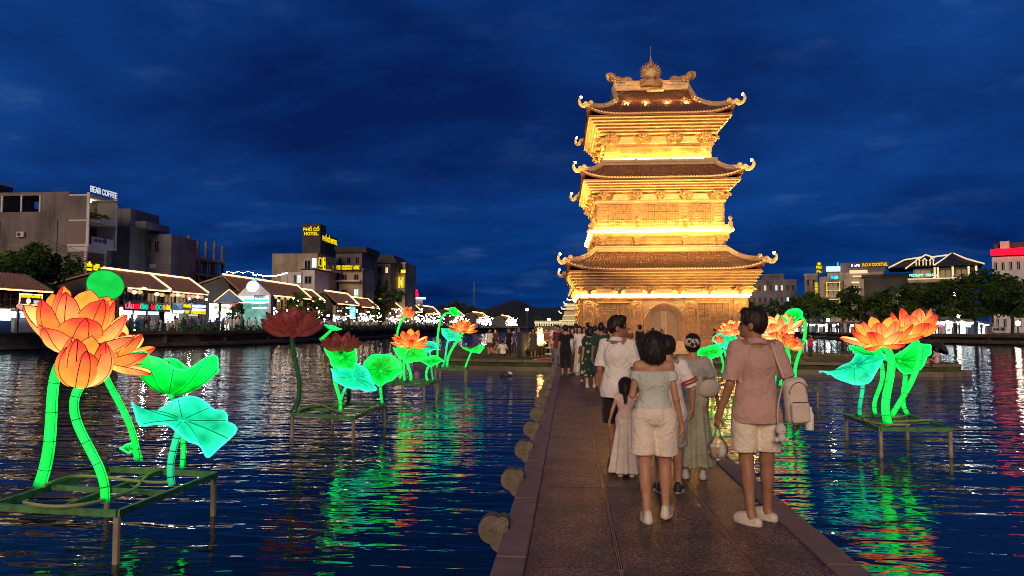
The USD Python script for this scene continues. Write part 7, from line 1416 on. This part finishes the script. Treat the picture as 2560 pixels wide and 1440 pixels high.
# handbag of the woman in the long skirt
hb = thing('handbag', 'soft cream shoulder bag under the arm of the woman in the long skirt', 'handbag', pk + [.155, -.10, .86]); f_ = Sdf_(.008); f_.ell((0, 0, .10), (.105, .055, .085)).ell((-.02, 0, .05), (.10, .05, .06)); f_.noise(.008, (14, 14, 14), 3)
obj('pouch', f_.mesh(), 'pale_bag', hb, smooth=True); obj('strap', tube(spline([(-.09, 0, .13), (-.10, .01, .28), (-.06, .05, .42), (0, .10, .40), (.06, .06, .26), (.08, 0, .13)], 18), .014, 6, flat=.5), 'pale_bag', hb, smooth=True)
# lit phone in the hand of the woman in mint
phn = pw + rotz(math.radians(-2)) @ (np.array([-.12, .30, 1.24]) * 1.54 / 1.70); E('phone_blue', (.08, .22, 1.0), 1.6)
q = thing('phone', 'phone with a glowing blue screen in the hand of the woman in mint', 'phone', phn); obj('case', bx(-.037, .037, 0, .009, -.075, .075), 'rubber_dark', q); obj('screen', bx(-.033, .033, -.002, -.0005, -.07, .07), 'phone_blue', q)
# -- people farther along the causeway and on the island
CH = .019
def far_person(label, px, Y, face, H, ground=0.0, **kw):
    g = atY(px, 900, Y); kw.setdefault('h', CH); kw.setdefault('fingers', False)
    return person(label, (g[0], Y, ground), math.radians(face), H, **kw)
far_person('person in black with a hand raised to the head, at the left kerb', 1414, 23.3, 10, 1.62, top=('cloth_black', .40, .80, 1.2), bottom=('trousers', 'cloth_black', .30, .7), shoes='rubber_dark', skin='skin', pose=dict(elR=(.26, .02, 1.28), wrR=(.10, .10, 1.50)), h=.016)
far_person('woman with very long black hair in a long white dress walking towards the camera', 1449, 24.2, 176, 1.60, top=('cloth_white', .42, .90, 1.2), bottom=('skirt', 'cloth_ivory', .10, 1.25), hair='long', skin='skin_pale', fem=True, h=.016)
far_person('woman in white beside the long-haired woman, facing the camera', 1431, 25.0, 184, 1.56, top=('cloth_white', .62, .80, 1.2), bottom=('trousers', 'cloth_khaki', .09, 1.4), hair='long', skin='skin_pale', fem=True, h=.016)
far_person('woman in a dark green floral dress seen from behind', 1476, 19.4, 4, 1.58, top=('cloth_floral', .46, .86, 1.5), bottom=('dress', 'cloth_floral', .34, 1.95), shoes='rubber_cream', hair='bob', skin='skin_pale', fem=True, h=.015)
far_person('man in a dark green shirt behind the man in white', 1503, 18.6, -4, 1.66, top=('cloth_dark_green', .46, .78, 1.5), bottom=('shorts', 'cloth_navy', .46, 1.5), shoes='rubber_dark', skin='skin_tan', h=.015)
far_person('child with brown bag at the woman in the floral dress', 1461, 21.5, 170, 1.20, top=('cloth_brown', .5, .70, 1.6), bottom=('trousers', 'cloth_brown', .10, 1.0), child=True)
crowd_ = [('man with cap in a white shirt on the causeway end', 1388, 34, 180, 1.65, 'cloth_white', 'cloth_denim', 'short'), ('person in maroon at the left kerb near the red cart', 1396, 29, 168, 1.62, 'cloth_maroon', 'cloth_grey', 'short'), ('woman in black facing the camera in the crowd', 1421, 30, 180, 1.58, 'cloth_black', 'cloth_black', 'long'),
          ('man in grey among the crowd below the coffered panel', 1440, 32.5, 20, 1.70, 'cloth_grey', 'cloth_navy', 'short'), ('woman in red brown walking towards the camera', 1460, 29, 185, 1.56, 'cloth_brown', 'cloth_black', 'long'), ('tall man in a dark shirt among the crowd', 1470, 33, 0, 1.74, 'cloth_black', 'cloth_denim', 'short'),
          ('person in white left of the dark green shirt', 1488, 25, 10, 1.60, 'cloth_white', 'cloth_khaki', 'short'), ('person in orange-red collar beyond the dark green shirt', 1513, 25.5, -10, 1.55, 'cloth_red', 'cloth_black', 'bob'), ('woman in yellow beyond the man in white', 1530, 34, 180, 1.58, 'cloth_yellow', 'cloth_navy', 'long'),
          ('person in black right of the head of the man in white', 1600, 30, 30, 1.64, 'cloth_black', 'cloth_black', 'bun'), ('person in pale blue in front of the pagoda door', 1633, 41, 0, 1.66, 'cloth_denim', 'cloth_khaki', 'short'), ('person in dark clothes near the arched door', 1655, 42, 180, 1.60, 'cloth_navy', 'cloth_black', 'long'), ('person in brown left of the arched door', 1575, 43, 180, 1.62, 'cloth_brown', 'cloth_navy', 'short'),
          ('person in white on the steps left of the door', 1548, 44, 10, 1.64, 'cloth_white', 'cloth_denim', 'short'), ('person in olive by the left wall panels', 1408, 42, 160, 1.66, 'cloth_olive', 'cloth_black', 'short'), ('person in mauve by the left wall panels', 1430, 43, 20, 1.6, 'cloth_mauve', 'cloth_navy', 'bob'), ('person in black by the pagoda corner', 1395, 44, 200, 1.68, 'cloth_black', 'cloth_grey', 'short'), ('person in white facing the left wall panels', 1500, 43.5, 0, 1.6, 'cloth_ivory', 'cloth_denim', 'pony')]
for lb, px, Y, fc, H, t_, b_, hr_ in crowd_:
    far_person(lb, px, Y, fc, H, ground=0.0 if Y < 37 else (-.18 if Y < 47 else .48), top=(t_, .42 if Y > 30 else .62, .80, 1.3), bottom=('trousers', b_, .10, .9) if H > 1.6 else ('skirt', b_, .40, 1.2), hair=hr_, fem=hr_ in ('long', 'bob', 'bun', 'pony'), h=.022, shoes='rubber_dark')
isl_ = [('woman in a white blouse and dark shorts on the lawn', 1224, 46, 160, 1.58, 'cloth_white', ('shorts', 'cloth_maroon', .5, 1.2), 'long'), ('person in brown beside the woman in the white blouse', 1238, 46.5, 190, 1.60, 'cloth_brown', ('shorts', 'cloth_olive', .5, 1.2), 'short'), ('person in black holding a white bag on the lawn', 1272, 45.5, 170, 1.66, 'cloth_black', ('trousers', 'cloth_black', .1, .9), 'short'),
        ('person in blue behind the person with the white bag', 1286, 49, 0, 1.60, 'cloth_blue', ('trousers', 'cloth_navy', .1, .9), 'short'), ('man in a dark shirt and beige shorts near the shore lamp', 1297, 47.5, 150, 1.68, 'cloth_navy', ('shorts', 'cloth_beige', .5, 1.4), 'short'), ('woman in a long olive dress standing on the lawn', 1333, 41, 178, 1.64, 'cloth_olive', ('dress', 'cloth_olive', .42, 1.5), 'bob'),
        ('man in yellow and white behind the olive dress', 1347, 44, 160, 1.70, 'cloth_yellow', ('trousers', 'cloth_brown', .1, 1.0), 'short'), ('man in a pale yellow shirt left of the red cart', 1354, 42.5, 200, 1.72, 'cloth_ivory', ('trousers', 'cloth_black', .1, 1.0), 'short'), ('person in black standing behind the red cart', 1367, 43.5, 180, 1.62, 'cloth_black', ('trousers', 'cloth_black', .1, 1.0), 'short'),
        ('person in red by the water right of the yellow lotus', 2027, 44.0, 20, 1.28, 'cloth_red', ('trousers', 'cloth_navy', .1, 1.0), 'bob'), ('dark figure on the pagoda steps right of the door', 1788, 46.0, 60, 1.60, 'cloth_brown', ('trousers', 'cloth_black', .1, 1.0), 'short'), ('second dark figure on the pagoda steps nearer the corner', 1809, 46.6, -60, 1.55, 'cloth_black', ('trousers', 'cloth_black', .1, 1.0), 'bob')]
for lb, px, Y, fc, H, t_, b_, hr_ in isl_: far_person(lb, px, Y, fc, H, ground=-.18, top=(t_, .45, .80, 1.3), bottom=b_, hair=hr_, fem=hr_ in ('long', 'bob'), h=.022, shoes='rubber_dark')
SIT = dict(hipL=(-.10, 0, .18), hipR=(.10, 0, .18), kneeL=(-.16, .36, .34), kneeR=(.16, .36, .34), ankL=(-.12, .50, .085), ankR=(.12, .50, .085))
def sitter(label, px, Y, face, top, bot, hair='short', ground=-.18, H=1.65, z=None, bend=.10):
    """sits on the ground: the trunk of the standing figure lowered onto the seat, legs drawn up"""
    g = atY(px, 880, Y); j = {}
    dz = -.72
    for k, v in BASE.items():
        v = np.array(v, float)
        if k[:3] in ('hip',) or k[:4] in ('knee',) or k[:3] == 'ank': continue
        j[k] = v
    P_ = dict(SIT); P_ = {k: (np.array(v) + [0, 0, .72]) for k, v in P_.items()}
    j.update(P_); j['elL'], j['elR'] = np.array([-.26, .12, 1.15]), np.array([.26, .12, 1.15]); j['wrL'], j['wrR'] = np.array([-.15, .34, 1.08]), np.array([.15, .34, 1.08])
    return person(label, (g[0], Y, ground - .70 * H / 1.70), math.radians(face), H, top=(top, .45, .86, 1.2), bottom=('trousers', bot, .80, .9), hair=hair, fem=hair != 'short', pose=j, h=.02, fingers=False, shoes='rubber_dark')
sitter('person in a white T-shirt sitting on the lawn, back turned', 1257, 43.0, 10, 'cloth_white', 'cloth_black')
sitter('person in dark clothes lying back on the lawn beside the white T-shirt', 1243, 43.6, 80, 'cloth_khaki', 'cloth_khaki')
sitter('person in black sitting under the dark umbrella at the island tip', 2326, 35.6, 60, 'cloth_black', 'cloth_black', 'long')
sitter('child in a pale floral dress sitting at the island tip', 2342, 35.0, 40, 'cloth_pink', 'cloth_ivory', 'bob', H=1.35)
um = np.array([*atY(2338, 880, 35.5)[:2], -.18]); q = thing('umbrella', 'dark open umbrella over the people sitting at the island tip', 'umbrella', um)
obj('canopy', tf(J(*[grid(np.stack([np.stack([r * math.cos(a), r * math.sin(a), .42 * (1 - (r / .62) ** 2)]) for r in np.linspace(0.01, .62, 6) for a in (k * math.pi / 4, (k + 1) * math.pi / 4)]).reshape(6, 2, 3)) for k in range(8)]), roty(.45), (0, 0, .72)), 'cloth_black', q); obj('shaft', tube([(.25, 0, .1), (0, 0, .72), (.2, 0, 1.18)], .012, 6), 'steel_dark', q)
# things on the lawn
cart = atY(1378, 870, 39.0) * [1, 1, 0] + [0, 0, -.18]; q = thing('vendor_cart', 'red and white vendor stand with shelves and an orange box at the left kerb', 'vendor stand', cart)
M('paint_red', (.45, .06, .03), .5); M('paint_orange', (.65, .22, .04), .5)
obj('sign_panel', bx(-.32, .32, -.30, -.26, 1.05, 1.42), 'paint_red', q); obj('sign_border', [bx(-.36, .36, -.305, -.295, 1.42, 1.48), bx(-.36, .36, -.305, -.295, .98, 1.05)], 'pale_stone', q); obj('lettering', glyphs((-.26, -.31, 1.16), EX, EZ, -EY, .5, .14, 6, 3), 'paint_orange', q)
for z in (.30, .62): obj('shelf', bx(-.32, .32, -.28, .25, z, z + .04), 'cloth_white', q)
for x in (-.33, .33): obj('leg', bx(x - .02, x + .02, -.28, .25, 0, 1.4), 'timber', q)
q = thing('box', 'orange box on the middle shelf of the red vendor stand', 'box', cart + [.05, -.05, .66]); obj('body', cbox((0, 0, .12), (.40, .28, .24), .01), 'paint_orange', q); obj('lid', cbox((0, 0, .255), (.42, .30, .03), .008), 'cloth_white', q)
bn = atY(1311, 880, 42.5) * [1, 1, 0] + [0, 0, -.18]; q = thing('litter_bin', 'tall dark cylinder bin on the lawn left of the woman in olive', 'bin', bn); obj('body', lathe([(0, 0), (.40, 0), (.42, .05), (.42, 1.35), (.36, 1.42), (0, 1.45)], 18), 'steel_dark', q, smooth=40); obj('band', lathe([(.425, .3), (.435, .3), (.435, .36), (.425, .36)], 18), 'lamp_body', q)
pu = atY(1362, 900, 37.4) * [1, 1, 0] + [0, 0, -.12]; q = thing('folded_umbrella', 'folded red umbrella lying on the lawn by the left kerb', 'umbrella', pu); obj('cloth', tube([(-.42, 0, .04), (-.2, 0, .06), (.3, .05, .07), (.42, .06, .05)], [.012, .05, .06, .03], 8), 'paint_red', q); obj('handle', tube([(-.42, 0, .04), (-.56, -.01, .03)], .018, 6), 'cup_white', q)
fl_ = atZ(1265, 937, WATER + .05); q = thing('float', 'small white-topped float on the water in front of the island', 'float', fl_ * [1, 1, 0] + [0, 0, WATER]); obj('body', ball((0, 0, .05), .22, 10, (1.3, 1, .6)), 'steel_dark', q); obj('cap', ball((.16, -.05, .10), .12, 8, (1.2, .8, .8)), 'cup_white', q)
